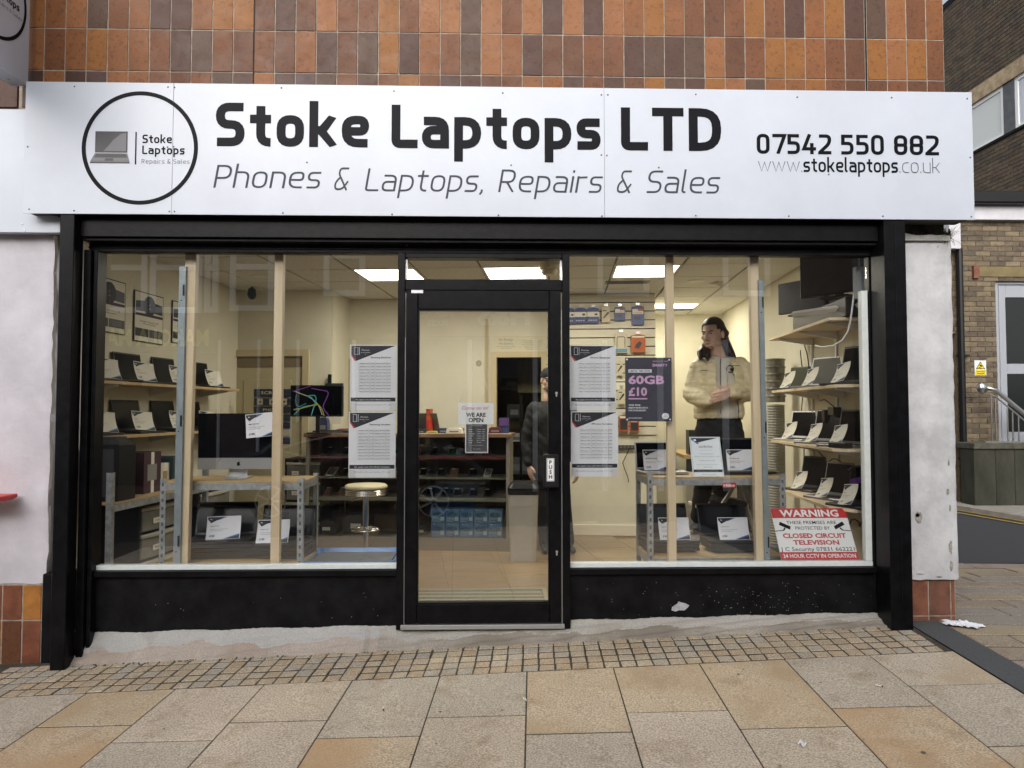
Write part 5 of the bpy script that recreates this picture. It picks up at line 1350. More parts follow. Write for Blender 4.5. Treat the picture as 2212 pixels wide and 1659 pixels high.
# ---- right wall shelves
RRr = -A-R(90)
side_shelf('top pine shelf carrying monitors on the right wall', URR-.005, 1.80, 4.98, 6.42, 2.00, TINE, (.12,.7,1.25))
side_shelf('second pine shelf of laptops on the right wall', URR-.005, 1.82, 4.88, 6.42, 1.54, TINE, (.12,.7,1.25), .07)
side_shelf('third pine shelf of laptops on the right wall', URR-.005, 1.80, 4.88, 6.40, 1.11, TINE, (.12,.7,1.25), .08)
side_shelf('lowest pine shelf of laptops on the right wall', URR-.005, 1.78, 4.86, 6.10, .715, TINE, (.12,.7,1.1), .12)
posR = ['farthest from the window', 'in the middle', 'nearest the window']
ART = [mat('wallpaper_purple', (.11,.035,.22), .2), mat('screen_olive', (.06,.065,.035), .4, spec=.1), mat('screen_grey_reflection', (.10,.10,.09), .4, spec=.1)]  # last screen colour has a greyish reflection painted in
def purple(b, w, h): b.poly([(-w*.46,h*.45),(-w*.10,h*.60),(w*.05,h*.80),(w*.05,h*.92),(-w*.2,h*.72),(-w*.46,h*.62)],-.002,0); return [ART[0]]
RSH = [(1.54,'second',[(6.25,.30,.19,1,'dark'),(5.68,.36,.235,2,'grey'),(5.07,.34,.27,0,'black')]), (1.11,'third',[(6.22,.32,.24,0,'silver'),(5.62,.36,.25,0,'grey'),(5.14,.34,.25,0,'grey')]), (.715,'lowest',[(5.98,.30,.26,0,'dark'),(5.42,.36,.25,0,'grey'),(4.98,.34,.25,9,'black')])]
for z, nm, L in RSH:
    for i, (v, w, h, a, col) in enumerate(L):
        c = I(1.955, v, z); r_ = RRr+R(26 if i else 30); scr = SCREEN if a in (0,9) else ART[a]
        laptop('open laptop on the %s right wall shelf, %s' % (nm, posR[i]), c, r_, w=w, d=.20, h=h, col=col, scr=scr, art=purple if a == 9 else None, group='laptops on the right wall shelves', tilt=12)
        card('bent price card on the %s right shelf laptop %s' % (nm, posR[i]), onrot(c, r_, .0, -.025, .022), r_-R(8), w=.135, h=.125, lean=.075, lines=('Lenovo',), price='£190', paper=PAPERW, seed=i+int(z*10), roll=.12)
# white wall uprights
t = thing('shelf_uprights', 'white slotted metal uprights on the right wall behind the shelves', 'shelf rail', I(URR-.004, 5.0, .5), -A)
for y in (.12,.7,1.25): mb = MB(); mb.box(-.012,y-.013,0,0,y+.013,1.7); mb.build('upright', WHITE, t)
# monitors on the top shelf
MONB = mat('monitor_slate', (.03,.034,.046), .35, spec=.2)
def monitor(lab, p, rot, w, h, foot=.05, m=None, group=None, name='monitor', arm=False):
    t = thing(name, lab, 'monitor', p, rot, group); mb = MB(); mb.box(-w/2,0,foot,w/2,.045,foot+h); mb.build('casing', BLACKP, t, bevel=.006)
    mb = MB(); mb.box(-w/2+.014,-.002,foot+.018,w/2-.014,-.0005,foot+h-.014); s_ = mb.build('screen', m or MONB, t)
    mb = MB(); mb.box(-.11,-.03,0,.11,.12,.012); mb.box(-.03,.046,.0121,.03,.07,foot+h*.4); mb.build('stand', BLACKP, t, bevel=.003); return t, s_
monitor('large dark monitor on the top right shelf, closest to the window', I(1.93,5.22,2.17), RRr+R(38), .56, .34, .03)
monitor('smaller dark monitor on the top right shelf, set further back', I(1.93,5.95,2.14), RRr+R(34), .46, .26, .03)
t = thing('monitor', 'wide black monitor lying along the front of the top right shelf', 'monitor', I(1.90,5.55,2.002), RRr); mb = MB(); mb.box(-.52,0,0,.60,.10,.135); mb.build('casing', BLACKP, t, bevel=.006)
t = thing('white_bracket', 'long white metal bar lying across the top right shelf', 'bracket', inv(1713,679,5.5), -A); q = inv(1854,659,4.95)-inv(1713,679,5.5); ql = math.cos(A)*q.x-math.sin(A)*q.y, math.sin(A)*q.x+math.cos(A)*q.y, q.z
mb = MB(); mb.tube([(0,0,0),ql], .022, 4); mb.build('bar', WHITE, t)
t = thing('white_cable', 'white cable hanging from the adaptor box by the right wall', 'cable', inv(1812, 690, 5.0), 0)
o_ = t.location; mb = MB(); mb.tube([inv(px,py,5.0-.1*(i>3))-o_ for i, (px,py) in enumerate(((1850,687-40),(1838,700-4),(1822,740-4),(1800,770),(1775,787),(1745,790)))], .008, 6)
bpy.data.objects.remove(t)
pts = [inv(px,py,v)for px,py,v in ((1849,640,4.85),(1845,665,4.88),(1841,690,4.9),(1838,730,4.95),(1833,760,5.0),(1822,783,5.05),(1800,800,5.1),(1770,806,5.2),(1745,800,5.3))]
pts = [inv(px,py,v) for px,py,v in ((1849,610,4.85),(1843,650,4.87),(1838,690,4.88),(1832,715,4.9),(1820,735,4.95),(1800,747,5.0),(1775,750,5.1),(1762,746,5.2))]
mb = MB(); mb.tube([p-pts[0] for p in pts], .006, 6); tag(mb.build('white_cable', WHITE, None, pts[0], smooth=True), 'thick white cable looping down from the adaptor at the top right', 'cable')
p = inv(1858, 606, 4.84); t = thing('wall_adaptor', 'pale adaptor box hanging at the top right corner of the window', 'adaptor', p, -A); mb = MB(); mb.box(-.035,-.02,-.12,.03,.03,.09); mb.box(-.006,-.0215,-.10,.004,-.0205,.08); mb.build('body', PGREY, t, bevel=.004); mb = MB(); mb.cyl((0,0,.0905),(0,0,.2),.006,6); mb.build('lead', BLACKP, t)
# tangled leads on the right wall
LEAD = mat('black_lead', (.012,.012,.012), .5); rn = random.Random(12)
def lead(lab, a, b, sag, loops=0):
    n_ = 22; pts = []
    for i in range(n_+1):
        t = i/n_; p = a.lerp(b, t); p.z -= sag*4*t*(1-t); 
        if loops: p.z += .035*math.sin(t*loops*6.28)*rn.uniform(.6,1); p += ID*(.03*math.cos(t*loops*6.28))
        pts.append(p-a)
    mb = MB(); mb.tube(pts, .005, 5); tag(mb.build('power_lead', LEAD, None, a, smooth=True), lab, 'cable', 'black leads behind the right shelves')
W_ = lambda v, z: I(URR-.03, v, z)
lead('black lead looping between the third and lowest right shelves', W_(6.2,1.02), W_(4.95,.95), .03, 3); lead('black lead running under the second right shelf', W_(6.0,1.45), W_(4.9,1.36), .06, 2)
lead('black lead hanging from the top right shelf to the second', W_(6.35,1.95), W_(6.25,1.60), .02, 1); lead('black tangled leads below the lowest right shelf', W_(6.0,.62), W_(5.2,.58), .05, 4); lead('black lead dropping along the far end of the right shelves', W_(6.45,1.9), W_(6.45,.75), .0, 2)
t = thing('extension_block', 'black power adaptors clustered under the second right shelf', 'adaptor', I(URR-.05,5.72,1.36), -A); mb = MB(); mb.box(-.04,-.16,-.03,.02,-.04,.03); mb.build('socket_block', BLACKP, t, bevel=.004); mb = MB(); mb.box(-.05,0,-.09,.03,.07,.01); mb.build('plug', BLACKP, t, bevel=.006)
t = thing('power_brick', 'black power brick on the front corner of the third right shelf', 'adaptor', I(1.86,4.98,1.112), RRr+R(20)); mb = MB(); mb.box(-.08,-.035,0,.08,.035,.038); mb.build('brick', BLACKP, t, bevel=.006)
# white flexible duct, stack of sleeves above it
t = thing('air_duct', 'ribbed white flexible air hose standing behind the right shelves', 'air hose', I(1.94,6.72,0), 0)
prof = [(.0,.15)]; z = .15
while z < 1.40: prof += [(.073,z),(.080,z+.010),(.073,z+.020)]; z += .024
prof.append((0,z)); mb = MB(); mb.lathe(prof, 22); mb.build('hose', mat('duct_white', (.29,.28,.235), .5), t); mb = MB(); mb.lathe([(0,0),(.12,0),(.12,.14),(.085,.149),(0,.149)], 20); mb.build('hose_collar', GREYP, t)
for k in range(6):
    mb = MB(); z = 1.44+k*.067; mb.lathe([(0,0),(.082,0),(.084,.048),(.092,.049),(.092,.060),(.084,.061),(.082,.065),(0,.065)], 28); tag(mb.build('clear_tub', mat('cloudy_plastic', (.20,.19,.16), .2, noise=(6,.2)), None, I(1.94,6.72,z)), 'cloudy lidded tub in the column above the white hose, tier %s up' % ['one','two','three','four','five','six'][k], 'tub', 'stacked cloudy tubs')
mb = MB(); 
for k in range(3): text(mb, ['WE HIRE','VANS','HIRE'][k], .0, .10-.045*k, .03, 0, w=.12, bold=.03, y=-.096)
tag(mb.build('red_lettering', PRED, None, I(1.94,6.72,1.46), -A), 'red print on the lowest cloudy tubs', 'label') if False else None
# portable air conditioner and step ladder
t = thing('air_conditioner', 'cream portable air conditioner with a slotted grille behind the right shelf', 'air conditioner', inv(1526, 1060, 6.3)*1.0, -A); t.location.z = 0
mb = MB(); mb.prismz([(-.22,-.15),(.22,-.15),(.24,-.08),(.24,.15),(-.24,.15),(-.24,-.08)], .02, .80); bd_ = mb.build('body', MATS['cream_plastic'], t, bevel=.02)
mb = MB(); mb.rect(-.13,.48,.13,.74,-.1515); 
for k in range(9): mb.box(-.125,-.158,.49+k*.028,.125,-.152,.503+k*.028,1)
mb.build('grille', [mat('grille_dark', (.06,.055,.045), .7), MATS['cream_plastic']], bd_)
mb = MB(); mb.lathe([(0,0),(.085,0),(.085,.012),(.07,.014),(0,.004)], 22); o = mb.build('hose_port', BLACKP, t, (.03,-.152,.34), (R(90),0,0))
LADW = mat('ladder_cream', (.62,.58,.47), .4)
t = thing('step_ladder', 'cream folding step ladder under the standing person', 'step ladder', at(1560, 1000, .95), 0); t.location.z = 0
lp = lambda px, py, Y: at(px, py, Y)-t.location
for Y in (.78, 1.18):
    a, b = lp(1592,1040,Y), lp(1592,1040,Y); b.z = 0; b.x = a.x-.55
    mb = MB(); mb.tube([a,b], .016, 8); mb.build('front_rail', LADW, t); b2 = Vector((a.x+.26,a.y,0)); mb = MB(); mb.tube([a+Vector((.02,0,-.02)),b2], .013, 8); mb.build('rear_rail', LADW, t)
zst = [.42, .64]
for k, z in enumerate(zst):
    a = lp(1592,1040,.78); f = 1-z/a.z; xx = a.x-.55*f; mb = MB(); mb.box(xx-.12,.74-t.location.y,z-.03,xx+.12,1.22-t.location.y,z); mb.build('tread', LADW, t, bevel=.005)
    mb = MB(); mb.box(xx-.11,.76-t.location.y,z+.0003,xx+.11,1.20-t.location.y,z+.004); mb.build('tread_mat', GREYP, t)
LAD_X = lambda z: (lp(1592,1040,.78).x-.55*(1-z/lp(1592,1040,.78).z))+t.location.x

# ---- posters stuck on the glass
def price_poster(lab, x0, x1, y0, y1, title, rows, guar):
    Y = .0055; p0, p1 = at(x0, y1, Y), at(x1, y0, Y); w, h = p1.x-p0.x, p1.z-p0.z; mb = MB()
    mb.box(0,0,0,w,.0008,h,0); P = lambda a, b: (a*w, b*h)
    def poly(pts, m, o=-.0005): mb.poly([P(*q) for q in pts][::-1], o, m)
    poly([(.025,.985),(.97,.985),(.66,.90),(.14,.755),(.025,.86)], 1); poly([(.025,.86),(.14,.755),(.10,.75),(.025,.83)], 2)
    for q in ((.09,.85,.17,.855),(.09,.955,.17,.96),(.09,.855,.097,.955),(.163,.855,.17,.955),(.195,.845,.203,.965)): mb.rect(q[0]*w,q[1]*h,q[2]*w,q[3]*h,-.001,0)
    text(mb,'Phones',.33*w,.91*h,.022*h,0,w=.16*w,y=-.001); text(mb,'By Stoke Laptops',.33*w,.88*h,.011*h,0,w=.20*w,y=-.001); text(mb,'Ltd',.33*w,.855*h,.011*h,0,y=-.001)
    text(mb,title,.66*w,.795*h,.025*h,3,w=.44*w,y=-.001,bold=.02)
    n = len(rows); zt, zb = .745, .265; xs = (.18,.43,.53,.79,.88)
    for i, r in enumerate(rows):
        z = zt-(zt-zb)*(i+.72)/n
        for q, (a, b) in enumerate(((0,1),(1,2),(2,3),(3,4))): 
            ww = min((xs[b]-xs[a])*.86, .022*len(r[q])+.01)*w
            text(mb, r[q], (xs[a]+xs[b])/2*w, z*h, .0135*h, 3, w=ww, y=-.001, bold=.02)
        if i < n-1: zz = zt-(zt-zb)*(i+1)/n; mb.rect(.17*w,(zz-.0012)*h,.88*w,(zz+.0012)*h,-.001,4)
    for x in xs[1:4]: mb.rect((x-.0022)*w,zb*h,(x+.0022)*w,zt*h,-.0014,4)
    mb.rect(.02*w,.135*h,.98*w,.195*h,-.0005,1); text(mb,guar,.5*w,.155*h,.016*h,0,w=.76*w,y=-.001,bold=.02)
    text(mb,'18 Stafford Street, Hanley, ST1 1JQ',.5*w,.075*h,.021*h,4,w=.78*w,y=-.001)
    for q in ((.0,.0,.15,.12),(.85,.0,1,.12)): mb.rect(q[0]*w,q[1]*h,q[2]*w,q[3]*h,-.0018,5)
    tag(mb.build('price_poster', [PAPER, PINK, PRED, INK, PGREY, glass_mat('sticky_tape', (.93,.93,.91), .04)], None, p0), lab, 'poster', 'price posters on the glass')
sam = [('Galaxy S6','Galaxy S20 FE'),('Galaxy S7','Galaxy S20'),('Galaxy S7 Edge','Galaxy S20 Plus'),('Galaxy S8','Galaxy S20 Ultra'),('Galaxy S8 Plus','Galaxy S21'),('Galaxy S9','Galaxy S21 Plus'),('Galaxy S9 Plus','Galaxy S21 Ultra'),('Galaxy S10 Lite','Galaxy S22'),('Galaxy S10','Galaxy S22 Plus'),('Galaxy S10 Plus','Galaxy S22 Ultra')]
ipn = [('iPhone 7/8','iPhone 12'),('iPhone 7/8 Plus','iPhone 12 Pro'),('iPhone X','iPhone 12 Pro Max'),('iPhone XR','iPhone 13'),('iPhone XS','iPhone 13 Pro'),('iPhone XS Max','iPhone 13 Pro Max'),('iPhone 11','iPhone 14'),('iPhone 11 Pro','iPhone 14 Pro'),('iPhone 11 Pro Max','iPhone 14 Pro Max')]
b1 = [(a,'£30',b,'£30') for a, b in sam]; b2 = [(a,['£60','£90','£100','£120','£150','£130','£170','£120','£150','£185'][i],b,['£80','£120','£110','£200','£120','£125','£210','£100','£140','£250'][i]) for i,(a,b) in enumerate(sam)]
b3 = [(a,'£30',b,'£40' if i < 3 else 'N/A') for i,(a,b) in enumerate(ipn)]; b4 = [(a,['£30','£30','£30','£30','£35','£40','£35','£40','£45'][i],b,['£50','£60','£70','£80','N/A','N/A','N/A','N/A','N/A'][i]) for i,(a,b) in enumerate(ipn)]
price_poster('upper price poster left of the door listing phone batteries', 755.5, 857, 745, 886.5, 'Samsung Batteries', b1, 'ALL repairs come with 3 Months Guarantee.')
price_poster('lower price poster left of the door listing phone screens', 752.5, 855, 889.5, 1032, 'Samsung Screens', b2, 'ALL repairs come with 6 Months Guarantee.')
price_poster('upper price poster right of the door listing phone batteries', 1231.5, 1330, 745.5, 886.5, 'iPhone Batteries', b3, 'ALL repairs come with 6 Months Guarantee.')
price_poster('lower price poster right of the door listing phone screens', 1233.5, 1335, 888.5, 1029.5, 'iPhone Screens', b4, 'ALL repairs come with 6 Months Guarantee.')
# offer poster
Y = .0055; p0, p1 = at(1351, 910.5, Y), at(1450.5, 772.5, Y); w, h = p1.x-p0.x, p1.z-p0.z; mb = MB(); mb.box(0,0,0,w,.001,h,0)
OPK = mat('poster_pink', (.62,.38,.60), .5)
text(mb,'SMARTY',.75*w,.86*h,.043*h,1,w=.33*w,y=-.001,bold=.03); text(mb,'LESS MONKEY MORE',.76*w,.935*h,.016*h,1,w=.33*w,y=-.001,bold=.02)
mb.rect(.07*w,.765*h,.57*w,.815*h,-.0006,2); text(mb,'LIMITED TIME OFFER',.32*w,.777*h,.024*h,3,w=.45*w,y=-.0012,bold=.02)
text(mb,'60GB',.07*w,.59*h,.128*h,1,w=.77*w,align='L',y=-.001,bold=.035); text(mb,'£10',.07*w,.405*h,.128*h,1,w=.40*w,align='L',y=-.001,bold=.035); mb.rect(.07*w,.345*h,.47*w,.365*h,-.001,1)
for i, s in enumerate(('WAS 40GB.','ENJOY MORE DATA','FOR YOUR MONEY.')): text(mb,s,.07*w,(.245-.042*i)*h,.024*h,2,w=(.26,.42,.38)[i]*w,align='L',y=-.001,bold=.03)
text(mb,'BUY IN-STORE TODAY',.07*w,.045*h,.018*h,2,w=.29*w,align='L',y=-.001,bold=.02)
mb.poly([((.86+.078*math.cos(t*.2618))*w, .085*h+.078*w*.85*math.sin(t*.2618)) for t in range(24)],-.001,2); text(mb,'Where? Ask',.86*w,.078*h,.012*h,3,w=.08*w,y=-.0016,bold=.02)
mb.build
o = mb.build('offer_poster', [mat('poster_indigo', (.045,.046,.068), .5), OPK, PAPER, INK], None, p0); tag(o, 'dark poster with a big pink data offer on the right window', 'poster')
mb = MB()
for a, b in ((.04,.97),(.95,.965),(.04,.03),(.96,.03)): mb.ell((a*w,-.001,b*h),(.006,.002,.006),8,4)
mb.build('suction_pads', WHITE, o)
# camera warning board leaning back inside the right window
bl, brr = at(1688.5,1221,.03), at(1856,1221,.03); w = brr.x-bl.x; bl.z = zsill+.0195; hh = .302; back = .175; h = math.hypot(hh, back); an = math.atan2(back, hh)
mb = MB(); mb.tf = Matrix.Rotation(-an, 4, 'X'); mb.box(0,0,0,w,.004,h,0); mb.rect(0,.805*h,w,h,-.001,1); mb.rect(0,0,w,.145*h,-.001,1)
text(mb,'WARNING',.5*w,.835*h,.135*h,0,w=.78*w,y=-.002,bold=.03); text(mb,'THESE PREMISES ARE',.5*w,.685*h,.066*h,2,w=.66*w,y=-.001,bold=.005); text(mb,'PROTECTED BY',.5*w,.575*h,.066*h,2,w=.455*w,y=-.001,bold=.005)
text(mb,'CLOSED CIRCUIT',.5*w,.415*h,.088*h,1,w=.83*w,y=-.001,bold=.035); text(mb,'TELEVISION',.5*w,.285*h,.088*h,1,w=.60*w,y=-.001,bold=.035); text(mb,'J C Security 07831 662221',.5*w,.165*h,.075*h,2,w=.96*w,y=-.001,bold=.005); text(mb,'24 HOUR CCTV IN OPERATION',.5*w,.035*h,.075*h,0,w=.94*w,y=-.002,bold=.02)
for s in (-1,1):
    Q = lambda a, b: ((.5+s*(a-.5))*w, b*h)
    f = (lambda L: L[::-1]) if s > 0 else (lambda L: L)
    mb.poly(f([Q(.085,.735),(Q(.215,.64)),Q(.20,.575),Q(.065,.67)]),-.001,2); mb.poly(f([Q(.13,.62),Q(.145,.60),Q(.115,.55),Q(.10,.56)]),-.001,2); mb.poly(f([Q(.0,.555),Q(.11,.57),Q(.11,.555),Q(.0,.54)]),-.0012,2)
tag(mb.build('warning_board', [WHITE, mat('warning_red', (.50,.022,.028), .4), INK], None, (bl.x, .03, bl.z)), 'red and white camera warning board leaning in the right window corner', 'warning sign')

# ---- on the door: open sign on a string, hours card
Y = .012; p0, p1 = at(989.5,916.5,Y), at(1066.5,870,Y); w, h = p1.x-p0.x, p1.z-p0.z
os_ = thing('open_sign', 'white hanging sign on the door glass saying we are open', 'door sign', p0)
mb = MB(); mb.box(0,0,0,w,.003,h,0); mb.build('board', WHITE, os_)
mb = MB(); text(mb,'Come on in!',.46*w,.68*h,.17*h,1,w=.74*w,y=-.0012); 
mb.v = [Vector((v.x+(v.z-.68*h)*.25, v.y, v.z)) for v in mb.v]
text(mb,'WE ARE',.5*w,.35*h,.19*h,0,w=.55*w,y=-.0012,bold=.03); text(mb,'OPEN',.5*w,.10*h,.20*h,0,w=.42*w,y=-.0012,bold=.03); mb.build('lettering', [INK, mat('sign_red_script', (.50,.03,.05), .5)], os_)
hk = at(1034,789,Y)-p0; mb = MB(); mb.tube([(.02*w,0,h),(hk.x-.012,0,hk.z)], .0011, 5); mb.tube([(.95*w,0,h),(hk.x+.012,0,hk.z)], .0011, 5); mb.build('string', PAPERW, os_)
mb = MB(); mb.lathe([(0,0),(.02,0),(.014,.006),(.006,.014),(0,.016)], 16); o = mb.build('suction_cup', glass_mat('clear_rubber', (.85,.85,.8), .1), os_, (hk.x,.0,hk.z+.012), (R(-90),0,0)); mb = MB(); mb.tube([(-.012,.005,hk.z-.002+.0),(.012,.005,hk.z-.002)], .002, 6); mb.v = [v+Vector((hk.x,0,0)) for v in mb.v]; mb.build('hook', CHROME, os_)
p0, p1 = at(1005,978.5,Y+.006), at(1054.5,916,Y+.006); w, h = p1.x-p0.x, p1.z-p0.z; mb = MB(); mb.box(0,0,-.0,w,.001,h+.01,0); mb.rect(.04*w,.03*h,.96*w,h,-.0006,1)
mb.rect(.07*w,.05*h,.93*w,.055*h,-.001,0); text(mb,'Opening Hours',.5*w,.93*h,.035*h,0,w=.5*w,y=-.001)
for i, d_ in enumerate(('Monday','Tuesday','Wednesday','Thursday','Friday','Saturday','Sunday')): text(mb,d_,.15*w,(.80-.075*i)*h,.03*h,0,align='L',y=-.001,bold=.02); text(mb,'9.30am - 5pm' if i < 5 else ('10am - 5.30pm' if i == 5 else 'Closed'),.50*w,(.80-.075*i)*h,.03*h,0,align='L',w=(.36 if i < 6 else .18)*w,y=-.001)
text(mb,'@stokelaptops',.5*w,.13*h,.022*h,0,w=.34*w,y=-.001); mb.rect(.2*w,.26*h,.8*w,.265*h,-.001,0)
tag(mb.build('hours_card', [PAPER, mat('hours_slate', (.06,.06,.065), .5)], None, p0), 'dark opening hours card on the door glass under the open sign', 'notice')

# ---- entrance mat
p = onz(1044, 1290, .012); mt = thing('entrance_mat', 'ribbed aluminium entrance mat just inside the door', 'door mat', (p.x-.03, .52, .0)); w = .50
mb = MB(); mb.box(-w,-.4,0,w,-.37,.014); mb.box(-w,.42,0,w,.45,.014); mb.box(-w,-.37,0,-w+.03,.42,.014); mb.box(w-.03,-.37,0,w,.42,.014); mb.build('frame', mat('mat_frame', (.40,.37,.26), .4, .5), mt)
for k in range(16): y = -.365+k*.049; mb = MB(); mb.box(-w+.032,y,.0,w-.032,y+.034,.012); mb.build('rib', mat('mat_rib', (.16,.15,.11), .8, noise=(40,.3)) if k % 2 else MATS['mat_frame'], mt)

# ---- glass counter
cu0, cu1, cv = -2.56, -.53, 6.93
ct = thing('display_counter', 'long glass fronted display counter with shelves of phones', 'counter', I(cu0, cv, 0), -A); CW = cu1-cu0; CDp = .45
CBR = mat('counter_brown', (.11,.065,.04), .6, noise=(4,.2)); CGR = mat('counter_grey', (.26,.235,.19), .5); CTOP = mat('counter_top', (.22,.14,.08), .4, noise=(5,.2))
mb = MB(); mb.box(0,0,0,CW,CDp,.125); mb.build('plinth', mat('counter_plinth', (.21,.18,.14), .5), ct)
mb = MB(); mb.box(.02,CDp-.02,.126,CW-.02,CDp,1.10); mb.build('back_panel', CBR, ct)
for x in (0, CW-.035): mb = MB(); mb.box(x,0,.126,x+.035,.035,1.10); mb.build('post', CGR, ct)
mb = MB(); mb.box(CW-.03,.036,.126,CW,CDp,1.10); mb.build('end_panel', CGR, ct); mb = MB(); mb.box(0,.036,.126,.02,CDp-.021,1.10); mb.build('end_panel', CBR, ct)
mb = MB(); mb.box(-.02,-.02,1.101,CW+.02,CDp+.02,1.14); mb.build('counter_top', CTOP, ct, bevel=.004)
SHZ = [.509,.707,.919]
for z in SHZ: mb = MB(); mb.box(.036,.02,z-.015,CW-.036,CDp-.021,z); mb.build('shelf', CGR, ct)
for z, m in ((.919, mat('red_shelf_edge', (.16,.03,.03), .5)),(.509,CGR)): mb = MB(); mb.box(.036,.015,z-.032,CW-.036,.0195,z-.0005); mb.build('shelf_edge', m, ct)
mb = MB(); mb.box(.036,.006,.127,CW-.036,.010,1.10); mb.build('front_glass', GLASS2, ct)
# goods in it
GC = {'black': CHAR, 'orange': mat('pack_orange', (.42,.10,.025), .5), 'white': mat('pack_white', (.58,.56,.50), .5), 'grey': GREYP, 'red': mat('pack_red', (.33,.03,.035), .5), 'navy': CL[4], 'green': mat('pack_green', (.06,.28,.11), .4)}
ordn = ['first','second','third','fourth','fifth','sixth','seventh','eighth','ninth','tenth','eleventh','twelfth']
rn = random.Random(31)
plan = [(.919,'top','handset',['black','grey','black','green','green','red','black','green','black','red']), (.707,'middle','packet',['white','black','grey','orange','white','white','grey','black','orange','black','white']), (.509,'lower','packet',['orange','orange','white','white','black','orange','white','black','black','grey','black','black'])]
for z, nm, kind, L in plan:
    for i, c in enumerate(L):
        x = .10+(CW-.25)*(i+.5)/len(L)+rn.uniform(-.02,.02); w, d, h = rn.uniform(.075,.10), rn.uniform(.13,.16), rn.uniform(.012,.02)
        t = thing(kind, '%s %s on the %s counter shelf, %s from the left' % (c, 'phone' if kind == 'handset' else 'boxed phone accessory', nm, ordn[i]), 'phone' if kind == 'handset' else 'packet', I(cu0+x, cv+.15, z), -A+R(rn.uniform(-8,8)), 'goods in the glass counter')
        b = MB(); b.tf = Matrix.Rotation(R(28), 4, 'X'); b.box(-w/2,-d/2+.06,.0,w/2,d/2+.06,h); b.build('pack', GC[c], t, bevel=.003)
        b = MB(); b.tf = Matrix.Rotation(R(28), 4, 'X'); b.box(-w*.38,-d*.40+.06,h+.0004,w*.38,d*.30+.06,h+.0012,0); b.box(-w*.38,d*.32+.06,h+.0004,w*.1,d*.42+.06,h+.0012,1); b.build('front_print', [SCREEN if c in ('black','grey','green','red') else GREYP, PAPERW if c != 'white' else PRED], t)
# disc boxes
dw = (cu1-.075-(-1.31))/5; DVD = mat('disc_box_blue', (.08,.16,.38), .35, noise=(9,.5), col2=(.18,.32,.52)); DVL = mat('disc_box_print', (.55,.62,.68), .4)
for r in range(2):
    for c in range(5):
        t = thing('disc_box', 'blue recordable disc box, %s row, %s from the left' % (['lower','upper'][r], ordn[c]), 'box', I(-1.31+(c+.5)*dw, cv+.10, .1265+r*.138), -A, 'blue disc boxes in the counter')
        b = MB(); b.box(-dw/2+.002,-.05,0,dw/2-.002,.06,.136); b.build('carton', DVD, t, bevel=.002)
        b = MB(); text(b,'TDK',-.055,.118,.010,0,align='L',bold=.03,y=-.0508); text(b,'DVD+R',-.058,.030,.022,0,align='L',w=.072,y=-.0508,bold=.01); text(b,'4.7GB 120min',-.058,.012,.009,0,align='L',w=.06,y=-.0508); b.rect(.022,.02,.058,.056,-.0508,0)
        b.poly([(.05*math.cos(q*.4)-.005, .08+.022*math.sin(q*.4)) for q in range(16)], -.0506, 1); b.build('print', [DVL, mat('disc_swirl', (.07,.14,.22), .3, noise=(30,.5))], t)
# black machines on the counter floor at the left
for lab, x, w, h, m in (('black card reader machine on the left floor of the counter', .18, .20, .13, CHAR), ('taller black printer on the left floor of the counter', .48, .26, .20, CHAR), ('black boxed device right of the stool in the counter', .98, .14, .17, CHAR), ('black till machine left of the blue disc boxes', 1.02, .12, .10, CHAR)):
    if 'left of' in lab: x = 1.14
    t = thing('machine', lab, 'machine', I(cu0+x, cv+.2, .1265), -A); b = MB(); b.prism([(-w/2,0),(w/2,0),(w/2,h*.8),(w*.3,h),(-w*.3,h),(-w/2,h*.8)], -.1, .1); b.build('body', m, t, bevel=.006); b = MB(); b.box(-w*.2,-.102,h*.3,w*.2,-.1005,h*.55); b.build('label', PAPERW, t)
t = thing('green_box', 'small carton with a green top on the counter floor right of the stool', 'box', I(cu0+1.12-.08, cv+.08, .1265), -A); b = MB(); b.box(-.05,-.04,.0,.05,.04,.09); b.build('base', CHAR, t); b = MB(); b.box(-.05,-.04,.0905,.05,.04,.19); b.build('lid', mat('lime_card', (.12,.36,.06), .5), t)
